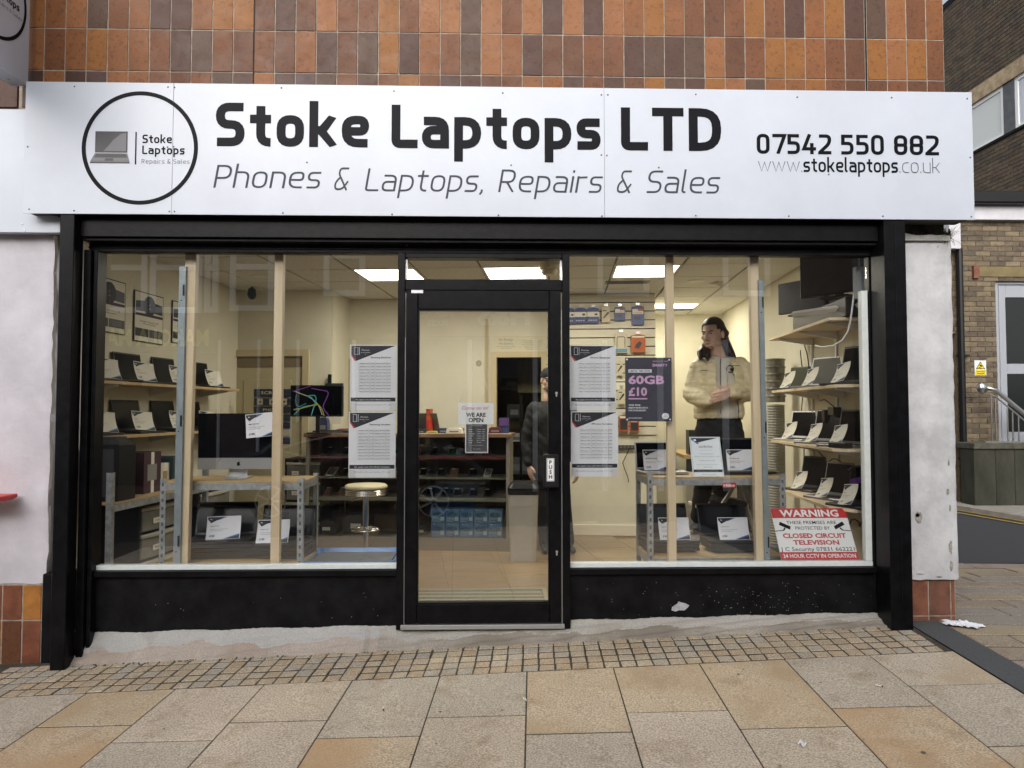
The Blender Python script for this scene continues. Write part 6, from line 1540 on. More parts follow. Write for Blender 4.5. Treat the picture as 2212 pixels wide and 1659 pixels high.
# on the counter
zt_ = 1.1405
t = thing('snack_tube', 'tall orange snack tube standing on the counter', 'tube', inv(927.5, 930, 7.12), 0); t.location.z = zt_; mb = MB(); mb.lathe([(0,0),(.034,0),(.034,.225),(.036,.226),(.036,.24),(0,.24)], 18); mb.build('tube', mat('tube_orange', (.52,.09,.03), .35, noise=(18,.3)), t); mb = MB(); mb.lathe([(.0342,.06),(.0346,.061),(.0346,.12),(.0342,.121)], 18); mb.build('band', PRED, t)
t = laptop('grey laptop tilted back on the counter behind the orange tube', inv(931, 930, 7.28)*1.0, -A+R(165), w=.30, d=.2, h=.2, tilt=25, col='grey'); t.location.z = zt_
for lab, px, w, h, d, m, v in (('yellow marker pad on the front of the counter', 933, .11, .022, .05, mat('pad_yellow', (.62,.50,.04), .5), 6.98), ('blue tape dispenser on the counter', 958, .10, .05, .06, CL[4], 7.05), ('open white booklet on the counter', 982, .16, .05, .10, PAPERW, 7.05), ('white device with a cable on the counter', 1000, .07, .10, .06, CL[5], 7.2), ('maroon purse on the counter right of the open sign', 1070, .13, .06, .08, mat('purse_maroon', (.12,.02,.03), .5), 7.05), ('black notebooks piled at the left end of the counter top', 905, .2, .04, .15, CHAR, 7.1), ('black keyboard lying on the left end of the counter', 720, .40, .03, .14, CHAR, 7.0), ('red cable coil on the counter under the monitor', 745, .16, .04, .1, mat('cable_red', (.35,.04,.04), .5), 7.15), ('blue pen pot box on the counter by the left poster', 700, .10, .15, .08, CL[4], 7.2)):
    p = inv(px, 930, v); b = MB(); b.prism([(-w/2,0),(w/2,0),(w*.46,h*.8),(w*.3,h),(-w*.3,h),(-w*.46,h*.8)], -d/2, d/2); b.box(-w*.3,-d/2-.0015,h*.2,w*.3,-d/2-.0003,h*.5,1)
    tag(b.build('counter_item', [m, PGREY], None, (p.x,p.y,zt_), -A, bevel=.003), lab, lab.split(' on ')[0].split()[-1] if ' on ' in lab else 'stationery')
t = thing('cup_box', 'purple and blue carton at the right end of the counter', 'box', inv(1089, 930, 7.1), -A); t.location.z = zt_; b = MB(); b.box(-.045,-.04,0,.045,.04,.07); b.build('base', mat('carton_blue', (.05,.08,.22), .5), t); b = MB(); b.prism([(-.05,.0705),(.05,.0705),(.046,.15),(-.046,.15)], -.045, .045); b.build('sleeve', mat('carton_purple', (.11,.06,.20), .5), t)
# monitor with the coloured curves
p = inv(683, 905, 6.75); W2 = .515; t, s_ = monitor('thin black monitor showing coloured curves above the counter', p, -A+R(2), W2, .305, .0, SCREEN); t.location.z = inv(683, 900, 6.75).z
for o in list(bpy.data.objects):
    if o.parent == t and o.name.startswith('stand'): bpy.data.objects.remove(o)
mb = MB(); dzz = t.location.z-1.1405; mb.box(-.02,.046,-dzz,.02,.06,.14); mb.box(-.10,.02,-dzz,.10,.16,-dzz+.01); mb.build('stand', BLACKP, t)
CURV = [((.62,.60,.45),[(-.45,.82),(-.30,.72),(-.12,.62),(.05,.38),(.12,.06)]), ((.10,.52,.55),[(-.44,.06),(-.30,.30),(-.10,.36),(.02,.34),(-.10,.62),(-.20,.66),(-.02,.68),(.0,.55),(-.10,.02)]), ((.20,.06,.42),[(-.48,.80),(-.30,.88),(-.12,.97)]), ((.25,.07,.50),[(-.10,.90),(.10,.84),(.26,.80),(.20,.55),(.12,.30),(.25,.04)]), ((.48,.50,.12),[(-.45,.22),(-.15,.32),(.02,.42),(.12,.25),(.16,.03)]), ((.06,.30,.38),[(-.40,.70),(-.42,.45),(-.36,.30),(-.20,.42)])]
for k, (c, pts) in enumerate(CURV):
    mb = MB(); vs, fs = ribbon(sample([(x*W2*.95, z*.305, .05) if 0 < i < len(pts)-1 else (x*W2*.95, z*.305) for i, (x, z) in enumerate(pts)], seg=6), .009); mb.add([(p_[0],-.003-k*.0004,p_[1]) for p_ in vs], fs); mb.build('curve', mat('curve_%s' % 'abcdef'[k], c, .4, emit=(c, .12)), s_)
# bar stool
p = inv(791, 1050, 6.2); t = thing('bar_stool', 'round cream topped chrome bar stool in front of the counter', 'stool', (p.x,p.y,0)); zs_ = p.z
mb = MB(); mb.lathe([(0,0),(.175,0),(.185,.008),(.185,.024),(.17,.036),(0,.042)], 32); mb.build('seat', mat('cream_vinyl', (.62,.56,.36), .4), t, (0,0,zs_-.02), smooth=True)
for k in range(3): mb = MB(); mb.torus((0,0,zs_-.035-k*.016), .178, .009, 36, 8); mb.build('seat_ring', CHROME, t, smooth=True)
mb = MB(); mb.cyl((0,0,.02),(0,0,zs_-.04),.026,16); mb.build('column', CHROME, t, smooth=False); mb = MB(); mb.torus((0,0,.32), .12, .010, 32, 8); mb.tube([(-.12,0,.32),(.12,0,.32)],.008,8); mb.build('foot_ring', CHROME, t, smooth=True); mb = MB(); mb.lathe([(0,0),(.2,0),(.2,.008),(.06,.03),(0,.032)], 32); mb.build('base', CHROME, t, smooth=True); mb = MB(); mb.tube([(-.03,-.02,zs_-.1),(-.12,-.06,zs_-.12)],.006,6); mb.build('lever', CHROME, t)
# blue tub
BT = mat('blue_plastic', (.035,.19,.52), .3); a, b = at(645,1214,.16), at(853,1214,.16); w = b.x-a.x; z1 = a.z
t = thing('storage_tub', 'shallow translucent blue storage tub inside the left window', 'tub', (a.x+w/2, .40, 0)); D_ = .24
mb = MB()
for i, (rx_, z) in enumerate(((1.0,z1),(1.0,z1-.028),(.955,z1-.03),(.90,.0))):
    pass
def ringxy(w_, d_, z, r=.05, n=5):
    pts = []
    for cx, cy, a0 in ((w_-r,d_-r,0),(-w_+r,d_-r,90),(-w_+r,-d_+r,180),(w_-r,-d_+r,270)):
        for k in range(n+1): q = R(a0+90*k/n); pts.append((cx+r*math.cos(q), cy+r*math.sin(q), z))
    return pts
def shell(mb, rings):
    n = len(rings[0]); o = len(mb.v); vs = [p for r in rings for p in r]
    mb.add(vs, [(i*n+j, i*n+(j+1)%n, (i+1)*n+(j+1)%n, (i+1)*n+j) for i in range(len(rings)-1) for j in range(n)])
hw = w/2
mb = MB(); shell(mb, [ringxy(hw-.03,D_-.03,.004), ringxy(hw-.025,D_-.025,z1-.03), ringxy(hw,D_,z1-.03), ringxy(hw,D_,z1), ringxy(hw-.018,D_-.018,z1), ringxy(hw-.03,D_-.03,z1-.028), ringxy(hw-.038,D_-.038,.02)]); mb.add(ringxy(hw-.038,D_-.038,.02), [tuple(range(24))]); mb.build('body', BT, t, smooth=False)
mb = MB(); mb.prismz(ringxy(hw-.045,D_-.045,0), z1-.034, z1-.022); mb.build('dark_inside', mat('tub_dark_inside', (.045,.055,.075), .5, noise=(12,.5)), t)  # dark sheet under the rim, added to make the inside look dark
# bin
p = inv(1131, 1198, 6.6); t = thing('waste_bin', 'tall steel bin with a black swing lid beside the counter', 'bin', (p.x,p.y,0), -A)
mb = MB(); shell(mb, [ringxy(.115,.12,.0,.04), ringxy(.135,.14,.60,.05)]); mb.build('body', mat('bin_steel', (.52,.50,.44), .35, .25), t, smooth=False); mb = MB(); shell(mb, [ringxy(.14,.145,.601,.05), ringxy(.142,.147,.66,.05), ringxy(.12,.12,.70,.05), ringxy(.08,.07,.715,.04)]); mb.add(ringxy(.08,.07,.715,.04), [tuple(range(24))]); mb.build('lid', BLACKP, t)
# doorway frame, store contents
t = thing('door_frame', 'cream painted frame of the open doorway to the back store', 'door frame', I(-.77, VB, 0), -A); zdh = 1.365+(890-775)/1540*VB
mb = MB(); mb.box(-.065,-.02,0,.0,.09,zdh+.065); mb.box(.51,-.02,0,.575,.09,zdh+.065); mb.box(.0,-.02,zdh,.51,.09,zdh+.065); mb.build('architrave', mat('door_cream', (.56,.47,.29), .5), t)
t = thing('store_rack', 'dark metal rack of parts in the back store seen through the doorway', 'rack', I(-.75, 8.8, 0), -A)
for z in (.55,.95,1.25,1.62): mb = MB(); mb.box(-.25,0,z,.62,.35,z+.03); mb.build('shelf', BLACKP, t)
for x in (-.25,.2,.6): mb = MB(); mb.box(x,-.002,0,x+.03,.03,1.9); mb.build('upright', BLACKP, t)
rn = random.Random(77)
for i, (x, z, w, h, m) in enumerate(((0,1.65,.3,.12,CHAR),(.3,1.28,.22,.09,GREYP),(.02,1.28,.2,.16,CHAR),(.05,.98,.3,.1,CL[5]),(.38,.98,.15,.14,CHAR),(.1,.58,.35,.2,GREYP))):
    b = MB(); b.box(-w/2,0,0,w/2,.2,h); b.box(-w*.3,-.001,h*.2,w*.2,-.0002,h*.6,1); tag(b.build('store_box', [m, PGREY], None, I(-.75+x+.12, 8.84, z), -A, bevel=.004), ['dark box on the top rack shelf in the back store','grey box right on the second store shelf','dark box left on the second store shelf','pale box left on the third store shelf','dark box right on the third store shelf','grey box on the lowest store shelf'][i], 'box')
t = thing('wall_cupboard', 'greenish wooden wall cupboard high in the back store', 'cupboard', I(-.30, 8.75, 1.58), -A); mb = MB(); mb.box(-.27,0,0,.27,.3,.52); mb.build('carcass', mat('cupboard_green', (.15,.135,.06), .6, noise=(9,.25), stretch=(4,1,.3)), t); mb = MB(); mb.box(-.262,-.016,.006,.262,-.001,.514); mb.build('cupboard_door', MATS['cupboard_green'], t)
# notices on the back wall
def notice(lab, px0, px1, py0, py1, lines, v=VB-.004):
    a, b = inv(px0, py1, v), inv(px1, py0, v); w = (b-a).length if False else (iu(b)-iu(a)); h = b.z-a.z; mb = MB(); mb.box(0,0,0,w,.002,h,0)
    for s, z, hh, ww in lines: text(mb, s, .5*w, z*h, hh*h, 1, w=ww*w, y=-.001)
    tag(mb.build('wall_notice', [mat('notice_cream', (.66,.61,.45), .8), PGREY], None, a, -A), lab, 'notice')
notice('notice about receipts on the back wall above the doorway, left sheet', 1066, 1120.5, 724, 762, (('No Receipt',.68,.15,.56),('No Service',.46,.15,.54),('The means, keep your receipt,',.32,.07,.74),('very important',.22,.07,.4)))
notice('notice about belongings on the back wall above the doorway, right sheet', 1121.5, 1177, 724, 762, (('Your personal belongings, are not',.66,.07,.78),('our responsibility, so keep your',.56,.07,.72),('personal belongings safe, and if',.46,.07,.76),('you leave your personal',.36,.07,.55),('belongings here, you are',.26,.07,.58),('responsible for them.',.16,.07,.5)))
for lab, px, y0, y1 in (('vertical cable trunking strip on the back wall behind the left posters', 755.5, 776, 940), ('vertical cable trunking strip on the back wall left of the doorway', 1051.5, 690, 935)):
    a, b = inv(px, y1, VB-.002), inv(px, y0, VB-.002); mb = MB(); mb.box(-.014,-.016,0,.014,0,b.z-a.z); tag(mb.build('cable_trunking', mat('trunking', (.44,.36,.20), .6), None, a, -A), lab, 'trunking')
# inner door frame, left back wall, and the service boards
t = thing('inner_door', 'cream inner door with a moulded frame in the left back wall', 'door', inv(570, 1000, 7.42), -A); t.location.z = 0; wv = lambda px: iu(inv(px,800,7.42))-iu(t.location+Vector((0,0,0)))
zt_d = inv(570, 770, 7.42).z; d0, d1 = wv(505), wv(655); DC = mat('inner_door_cream', (.50,.44,.28), .5)
mb = MB(); mb.box(d0-.07,-.03,0,d0,-.001,zt_d+.07); mb.box(d1,-.03,0,d1+.07,-.001,zt_d+.07); mb.box(d0,-.03,zt_d,d1,-.001,zt_d+.07); mb.build('architrave', MATS['door_cream'], t); mb = MB(); mb.box(d0+.01,-.010,0,d1-.01,-.0015,zt_d-.12); lf_ = mb.build('leaf', DC, t); mb = MB(); mb.box(d0+.12,-.018,.2,d1-.12,-.0105,zt_d-.25); mb.build('leaf_panel', DC, lf_, bevel=.006); mb = MB(); mb.box(d0+.01,-.006,zt_d-.115,d1-.01,-.0015,zt_d-.01); mb.build('header_panel', mat('header_brown', (.22,.17,.10), .6), t)
sv = thing('service_board', 'stack of dark slats listing screen, phone, battery and virus repairs on the back wall', 'sign', inv(588, 960, 7.2), -A); ho = sv.location.copy(); SB_ = mat('board_navy', (.03,.04,.065), .5)
rows = [('SCREEN',840,858),('',860,876),('PHONE',878,893),('BATTERY',895,910),('HARDWARE',912,926),('VIRUS',928,943),('SOFTWARE',945,960)]
a_, b_ = iu(inv(549,900,7.2))-iu(ho), iu(inv(627,900,7.2))-iu(ho)
mb = MB(); mb.box(a_-.01,.002,-.0,b_+.01,.01,inv(588,838,7.2).z-ho.z); mb.build('backing', mat('board_pale', (.50,.46,.36), .6), sv)
for s, y0, y1 in rows:
    z0, z1 = inv(588,y1,7.2).z-ho.z, inv(588,y0,7.2).z-ho.z; mb = MB(); mb.box(a_,-.006,z0+.004,b_,.0015,z1-.002,0 if s != 'VIRUS' else 2)
    if s: text(mb, s, (a_+b_)/2, z0+(z1-z0)*.36, (z1-z0)*.36, 1 if s != 'VIRUS' else 0, w=(b_-a_)*.62 if len(s) > 5 else (b_-a_)*.5, y=-.007, bold=.01)
    else:
        for q in range(3): x = a_+(b_-a_)*(q+.5)/3; mb.rect(x-.03,z0+.008,x+.03,z1-.006,-.0066,2); mb.poly([(x+.012*math.cos(k*.5236),(z0+z1)/2+.012*math.sin(k*.5236)) for k in range(12)],-.0074,0)
    mb.build('slat', [SB_, PAPERW, MATS['board_pale']], sv)
# notice rack right of the inner door
t = thing('notice_rack', 'pinned calendar board with a hanging diamond tag on the side wall', 'notice board', inv(720, 900, 7.4), -A); o_ = t.location
L_ = lambda px, py: (iu(inv(px,py,7.4))-iu(o_), 0, inv(px,py,7.4).z-o_.z)
a, b = L_(705,895), L_(738,832); mb = MB(); mb.box(a[0],-.004,a[2]-.1,b[0],0,b[2]); mb.build('sheet', PAPERW, t); mb = MB(); mb.box(a[0]-.012,-.012,b[2]-.0,b[0]+.02,.0,b[2]+.02); mb.box(a[0]-.012,-.012,a[2]-.1,a[0]-.003,0,b[2]-.001); mb.build('rail', CHAR, t)
c = L_(734,872); mb = MB(); mb.prism([(c[0]-.035,c[2]),(c[0],c[2]-.11),(c[0]+.035,c[2]),(c[0],c[2]+.11)], -.012, -.006); mb.build('diamond_tag', CHAR, t); c = L_(713,824); mb = MB(); mb.box(c[0]-.018,-.02,b[2]+.021,c[0]+.018,.0,b[2]+.115); mb.build('small_frame', BLACKP, t)
mb = MB()
for k in range(5): mb.rect(a[0]+.02,a[2]+.0+k*.05,b[0]-.05,a[2]+.004+k*.05,-.0045)
mb.build('print', PGREY, t)

# ---- slat wall with hanging packs
su0, su1, sv_ = -.19, 1.0, VB-.20
t = thing('slat_wall', 'cream slatted display wall with hooks behind the right window', 'display wall', I(su0, sv_, 0), -A); SLW = su1-su0
mb = MB(); mb.box(0,.016,.0,SLW,.19,HC-.005); mb.build('back_board', CREAM, t)
groove0 = 1.365+(890-(590+620*.2472)/1.1302)/1540*sv_; gp = 87*.2472/1.1302/1540*sv_
mb = MB(); mb.box(0,.012,groove0-15*gp,SLW,.0158,groove0+.005); mb.build('groove_backing', mat('groove_dark', (.035,.03,.025), .9), t)
for k in range(15):
    z0 = groove0-(k+1)*gp; mb = MB(); mb.box(.001,0,z0+.006,SLW-.001,.0115,z0+gp-.005); mb.build('slat', CREAM, t, bevel=.002)
mb = MB(); mb.box(.001,0,groove0+.006,SLW-.001,.0155,HC-.006); mb.build('top_panel', CREAM, t)
PKB = [mat('pack_cobalt', (.035,.075,.22), .45), PAPERW, mat('pack_sky', (.10,.26,.36), .4), GC['orange'], CHAR, mat('pack_beige', (.56,.50,.36), .5)]
def pack(lab, px0, px1, py0, py1, style, i):
    v = sv_-.05; a, b = inv(px0, py1, v), inv(px1, py0, v); w, h = iu(b)-iu(a), b.z-a.z; t = thing('hanging_pack', lab, 'packet', a, -A, 'accessory packs on the slat wall'); th = .03
    mb = MB(); base = {'blue':0,'cream':5,'navy':0,'clear':5,'orange':3,'olive':3}[style]
    mb.prism([(0,0),(w,0),(w,h*.93),(w*.6,h),(w*.4,h),(0,h*.93)], 0, th, base); mb.build('pack', PKB, t)
    mb = MB()
    if style == 'blue': mb.rect(0,.40*h,w,.72*h,-.0008,1); mb.poly([(w*(.75+.14*math.cos(k*.5236)), h*.55+.07*h*math.sin(k*.5236)) for k in range(12)],-.0014,4); [mb.rect(w*(.1+.2*k),.14*h,w*(.2+.2*k),.2*h,-.0014,1) for k in range(4)]
    elif style == 'cream': mb.poly([(w*.1,.25*h),(w*.3,.25*h),(w*.9,.55*h),(w*.9,.65*h),(w*.7,.65*h)],-.0008,4); mb.rect(.1*w,.7*h,.6*w,.76*h,-.0008,4)
    elif style == 'navy': mb.rect(.05*w,.55*h,.95*w,.82*h,-.0008,1); mb.rect(.5*w,.72*h,.95*w,.84*h,-.0014,3); mb.rect(.2*w,.25*h,.7*w,.42*h,-.0008,4); text(mb,'cooling kit',.5*w,.60*h,.06*h,4,w=.7*w,y=-.0016)
    elif style == 'clear': mb.rect(.02*w,.02*h,.98*w,.2*h,-.0008,2); vs, fs = ribbon(sample([(.15*w,.25*h),(.15*w,.8*h,.03),(.8*w,.8*h,.03),(.8*w,.25*h)]), .006); mb.add([(p_[0],-.004,p_[1]) for p_ in vs], fs, 4)
    elif style == 'orange': mb.poly([(.25*w,.25*h),(.55*w,.2*h),(.75*w,.5*h),(.6*w,.62*h),(.35*w,.45*h)],-.004,4); mb.rect(.05*w,.82*h,.95*w,.90*h,-.0008,1)
    else: mb.rect(.1*w,.1*h,.9*w,.75*h,-.0008,4); mb.rect(.05*w,.8*h,.8*w,.92*h,-.0008,1)
    mb.build('print', PKB, t); mb = MB(); mb.tube([(w/2,.06,h+.012),(w/2,-.01,h+.012),(w/2,-.015,h+.02)], .003, 6); mb.box(w/2-.02,-.012,h*1.0+.004,w/2+.02,-.010,h+.03); mb.build('hook', ALU, t)
pack('blue and cream cable box beside the right mullion on the slat wall', 1222, 1241, 665, 699, 'blue', 0); pack('blue and cream cable box second along the top row of the slat wall', 1242, 1267, 664.5, 698, 'blue', 1); pack('blue and cream cable box third along the top row of the slat wall', 1268.5, 1294, 664, 697.5, 'blue', 2)
pack('slim cream cable pack in the top row of the slat wall', 1300, 1317, 662, 696, 'cream', 3); pack('blue grey battery pack in the top row of the slat wall', 1328, 1350, 662, 692, 'navy', 4); pack('navy cooling kit pack at the right of the top row', 1365, 1391, 660, 701, 'navy', 5)
pack('clear bag with a blue header and a looped cable on the slat wall', 1329, 1355, 718, 762, 'clear', 6); pack('orange and cream charger blister pack on the slat wall', 1363.5, 1394, 722, 761, 'orange', 7)
pack('white cable pack behind the upper right price poster edge', 1332, 1345, 778, 811, 'cream', 8); pack('small white earphone pack left of the offer poster', 1335, 1350, 838, 873, 'cream', 9); pack('orange pack under the offer poster, left one', 1338, 1357, 896, 932, 'olive', 10); pack('orange pack under the offer poster, right one', 1361, 1380.5, 906, 933, 'olive', 11); pack('small orange pack half hidden by the lower right price poster', 1328, 1336, 900, 930, 'olive', 12)
# power strip on the wall under the slats
p = inv(1345, 966, VB-.22); b = MB(); b.box(-.2,0,-.02,.13,.03,.02)
for k in range(8): b.box(-.19+k*.04,-.004,-.012,-.165+k*.04,-.0005,.012,1)
tag(b.build('power_strip', [CHAR, GREYP], None, p, -A), 'black power strip on the wall below the slatted display', 'power strip')
pts = [inv(px,py,VB-.23) for px,py in ((1360,968),(1352,985),(1345,1000),(1350,1015),(1356,1030),(1358,1042))]
mb = MB(); mb.tube([q-pts[0] for q in pts], .005, 5); tag(mb.build('power_lead', LEAD, None, pts[0]), 'thin black lead with a plug dangling from the power strip', 'cable')
# workbench behind the person with bits on it
t = thing('workbench', 'cluttered workbench behind the standing person at the right', 'workbench', I(1.50, 8.2, 0), -A); mb = MB(); mb.box(-.15,0,.82,.60,1.2,.86); mb.build('top', BOARD, t); mb = MB(); mb.box(-.12,.02,0,.58,.06,.815); mb.build('front_panel', CHAR, t)
for i, (x, w, h, m) in enumerate(((.02,.2,.28,CHAR),(.28,.16,.18,CL[5]),(.42,.14,.36,CHAR))):
    b = MB(); b.prism([(-w/2,0),(w/2,0),(w/2,h*.7),(w*.2,h),(-w/2,h)], 0, .2); tag(b.build('bench_item', m, None, I(1.50+x,8.3,.8605), -A), ['dark machine at the left of the cluttered workbench','pale box in the middle of the cluttered workbench','tall dark machine at the right of the cluttered workbench'][i], 'machine')
# ================================================================== PEOPLE
def cap(mb, pts, rad, n=12, m=0):
    pts = [Vector(p) for p in pts]; mb.tube(pts, list(rad), n, m)
    for p, r in ((pts[0], rad[0]), (pts[-1], rad[-1])): mb.ell(p, (r*.99,)*3, n, 8, m)
def oell(mb, c, r, M=None):
    o = len(mb.v); mb.ell((0,0,0), r, 18, 12)
    for i in range(o, len(mb.v)): mb.v[i] = (M @ mb.v[i] if M else mb.v[i])+Vector(c)
def fuse(mb, voxel, smooth=4, fac=.5):
    me = mb.mesh('tmp', []) ; o = put('tmp', me)
    r = o.modifiers.new('r', 'REMESH'); r.mode = 'VOXEL'; r.voxel_size = voxel
    if smooth: s = o.modifiers.new('s', 'SMOOTH'); s.iterations = smooth; s.factor = fac
    dg = bpy.context.evaluated_depsgraph_get(); dg.update()
    out = bpy.data.meshes.new_from_object(o.evaluated_get(dg)); bpy.data.objects.remove(o)
    out.polygons.foreach_set('use_smooth', [True]*len(out.polygons)); return out
def garment(name, me, m, parent, base, cut=None, solid=0.0, ms=None):
    me.materials.clear(); 
    for q in ([m] if not isinstance(m, list) else m): me.materials.append(q)
    bm = bmesh.new(); bm.from_mesh(me)
    if cut:
        dead = [f for f in bm.faces if cut(f.calc_center_median(), f.normal)]
        bmesh.ops.delete(bm, geom=dead, context='FACES')
    if ms:
        for f in bm.faces: f.material_index = ms(f.calc_center_median())
    bmesh.ops.translate(bm, verts=bm.verts, vec=-Vector(base)); bm.to_mesh(me); bm.free(); me.name = name
    o = put(name, me, parent)
    if solid: s = o.modifiers.new('thickness', 'SOLIDIFY'); s.thickness = solid; s.offset = -1
    return o
SKIN = mat('skin', (.68,.45,.345), .5, noise=(22,.10), bump=(140,.06))
HAIR = mat('dark_hair', (.022,.013,.009), .42, noise=(30,.4), stretch=(1,1,.15), bump=(90,.35))
from mathutils import noise as mnoise
def puff(me, amp, fz, base_z=0.0, fold=0.0):
    me.update(); nn = [v.normal.copy() for v in me.vertices]
    for v, n in zip(me.vertices, nn):
        c = v.co; q = mnoise.noise(Vector((c.x*7, c.y*7, c.z*3)))
        a = abs(math.sin((c.z-base_z)*fz+q*1.1))**.55-.65
        b = mnoise.noise(Vector((c.x*9, c.y*9, c.z*15+c.x*10)))
        v.co = c+n*(amp*a+fold*b)
    me.update(); return me
def hand(mb, wrist, fwd, side, down, size=.18, curl=.5, mirror=1):
    """palm, four unequal bent fingers and a thumb leaving the side of the palm"""
    w = Vector(wrist); f = Vector(fwd).normalized(); s = Vector(side).normalized(); d = Vector(down).normalized()
    pl = size*.52
    for k in range(4):
        o = (k-1.5)*.019; cap(mb, [w+s*o*.6, w+f*pl*.5+s*o*.95, w+f*pl+s*o], (.015,.0155,.0125), 10)
    for k, L in enumerate((.85,.98,.92,.74)):
        o = (k-1.5)*.0215; a = w+f*pl+s*o; l = size*.46*L; c = curl
        b = a+(f*math.cos(c*.5)+d*math.sin(c*.5))*l*.44; e = b+(f*math.cos(c*1.2)+d*math.sin(c*1.2))*l*.32; g = e+(f*math.cos(c*1.7)+d*math.sin(c*1.7))*l*.24
        cap(mb, [a, b, e, g], (.0088,.0084,.0078,.0066), 10)
    a = w+f*pl*.28-s*.028*mirror; b = a+(f*.55-s*.75*mirror+d*.3).normalized()*.040; e = b+(f*.95-s*.15*mirror+d*.3).normalized()*.032
    cap(mb, [a, b, e], (.0135,.0115,.0085), 10)
def head(mb, c, fwd, hh=.235, beard=0):
    """head with brow, nose, lips, chin and ears; fwd = where the face looks"""
    f = Vector(fwd).normalized(); r = Vector((0,0,1)).cross(f).normalized()*-1; u = r.cross(f)*1
    if u.z < 0: u = -u
    M = Matrix((r, f, u)).transposed(); k = hh/.235
    P = lambda x, y, z: Vector(c)+M @ Vector((x*k, y*k, z*k))
    oell(mb, P(0,-.012,.025), (.077*k,.096*k,.094*k), M); oell(mb, P(0,.018,-.035), (.062*k,.072*k,.078*k), M)
    oell(mb, P(0,.052,-.088), (.033*k,.030*k,.026*k), M); oell(mb, P(0,.072,.018), (.052*k,.020*k,.012*k), M)
    cap(mb, [P(0,.086,.012), P(0,.102,-.016), P(0,.110,-.030)], (.009*k,.012*k,.014*k), 10); 
    for s in (-1,1):
        oell(mb, P(s*.013,.100,-.033), (.009*k,.010*k,.008*k), M); oell(mb, P(s*.042,.056,-.022), (.022*k,.022*k,.020*k), M)
        oell(mb, P(s*.078,-.006,-.006), (.010*k,.020*k,.033*k), M); oell(mb, P(s*.050,.010,-.070), (.018*k,.040*k,.022*k), M)
    oell(mb, P(0,.088,-.055), (.022*k,.010*k,.0055*k), M); oell(mb, P(0,.087,-.065), (.019*k,.011*k,.0065*k), M)
    return P, M
def eyes(P, M, parent, base, k=1.0):
    mb = MB()
    for s in (-1,1):
        oell(mb, P(s*.031,.0785,.002), (.0115,.008,.0052), M)
    mb.v = [v-Vector(base) for v in mb.v]; mb.build('eye_whites', mat('eye_white', (.55,.5,.45), .3), parent, smooth=True)
    mb = MB()
    for s in (-1,1): oell(mb, P(s*.031,.0855,.002), (.005,.004,.0048), M)
    mb.v = [v-Vector(base) for v in mb.v]; mb.build('irises', mat('eye_dark', (.02,.018,.015), .2), parent, smooth=True)
    mb = MB()
    for s in (-1,1): cap(mb, [P(s*.014,.094,.018), P(s*.034,.090,.025), P(s*.050,.076,.021)], (.0032,.0036,.0025), 8)
    mb.v = [v-Vector(base) for v in mb.v]; mb.build('eyebrows', HAIR, parent, smooth=True)

def tapered_torso(mb, rows, n=28, p=2.4):
    """rows: (centre, half width, half depth); superellipse rings"""
    rings = []
    for c, a, b in rows:
        ring = []
        for i in range(n):
            t = 2*math.pi*i/n; ct, st = math.cos(t), math.sin(t)
            ring.append((c[0]+a*abs(ct)**(2/p)*math.copysign(1,ct), c[1]+b*abs(st)**(2/p)*math.copysign(1,st), c[2]))
        rings.append(ring)
    k = len(rings); vs = [q for r in rings for q in r]
    mb.add(vs, [(i*n+j, i*n+(j+1)%n, (i+1)*n+(j+1)%n, (i+1)*n+j) for i in range(k-1) for j in range(n)]+[tuple(range(n-1,-1,-1)), tuple((k-1)*n+j for j in range(n))])

# ---- the long-haired person on the steps
YP = .98; J = lambda px, py, dy=0.0: at(px, py, YP+dy)
feetz = .42; base = Vector((J(1550,900).x, YP, feetz))
per = MB()
hc = J(1540, 722); hf = Vector((-.72,-.70,-.08))
Pf, Mh = head(per, hc, hf, .245)
neck0 = J(1551, 768, .01)
cap(per, [hc+Vector((.008,.02,-.06)), neck0, J(1553,790,.01)], (.058,.058,.075), 14)
sL, sR = J(1513,792), J(1598,790); eL, eR = J(1496,850,-.03), J(1615,846,-.04); wL, wR = J(1531,866,-.24), J(1577,846,-.25)
pel = J(1553, 915)
tapered_torso(per, [(pel-Vector((0,0,.05)), .15,.10), (pel+Vector((0,0,.1)), .145,.095), (J(1553,845), .15,.10), (J(1553,805), .165,.10), (J(1553,785), .13,.075)])
for s, e, w in ((sL,eL,wL),(sR,eR,wR)): cap(per, [s, s.lerp(e,.5), e], (.058,.054,.045), 12); cap(per, [e, e.lerp(w,.4), w], (.045,.043,.029), 12)
hand(per, wL, J(1552,850,-.27)-wL, (.25,-.25,.9), (.5,.75,.1), .185, .7, -1)
hand(per, wR, J(1551,857,-.30)-wR, (-.15,-.35,.9), (-.4,.8,-.1), .185, .9, -1)
hipL, hipR = pel+Vector((-.085,0,-.03)), pel+Vector((.085,0,-.03))
zup = .64; kneeR = Vector((pel.x+.03, YP-.28, zup+.46)); ankR = Vector((LAD_X(zup)+.04, YP-.10, zup+.09)); ankL = Vector((LAD_X(feetz)+.07, YP+.10, feetz+.09)); kneeL = hipL.lerp(ankL,.5)+Vector((0,-.05,0))
legs = ((hipR,kneeR,ankR),(hipL,kneeL,ankL))
for h_, k_, a_ in legs: cap(per, [h_, h_.lerp(k_,.5), k_], (.082,.074,.056), 12); cap(per, [k_, k_.lerp(a_,.35), a_], (.055,.056,.038), 12)
me = fuse(per, .0046, 2); me.materials.clear(); me.materials.append(SKIN)
for v in me.vertices: v.co -= base
p1 = put('person', me, None, base); tag(p1, 'long-haired person in a pale puffer jacket standing on steps inside the right window', 'person')
eyes(Pf, Mh, p1, base)
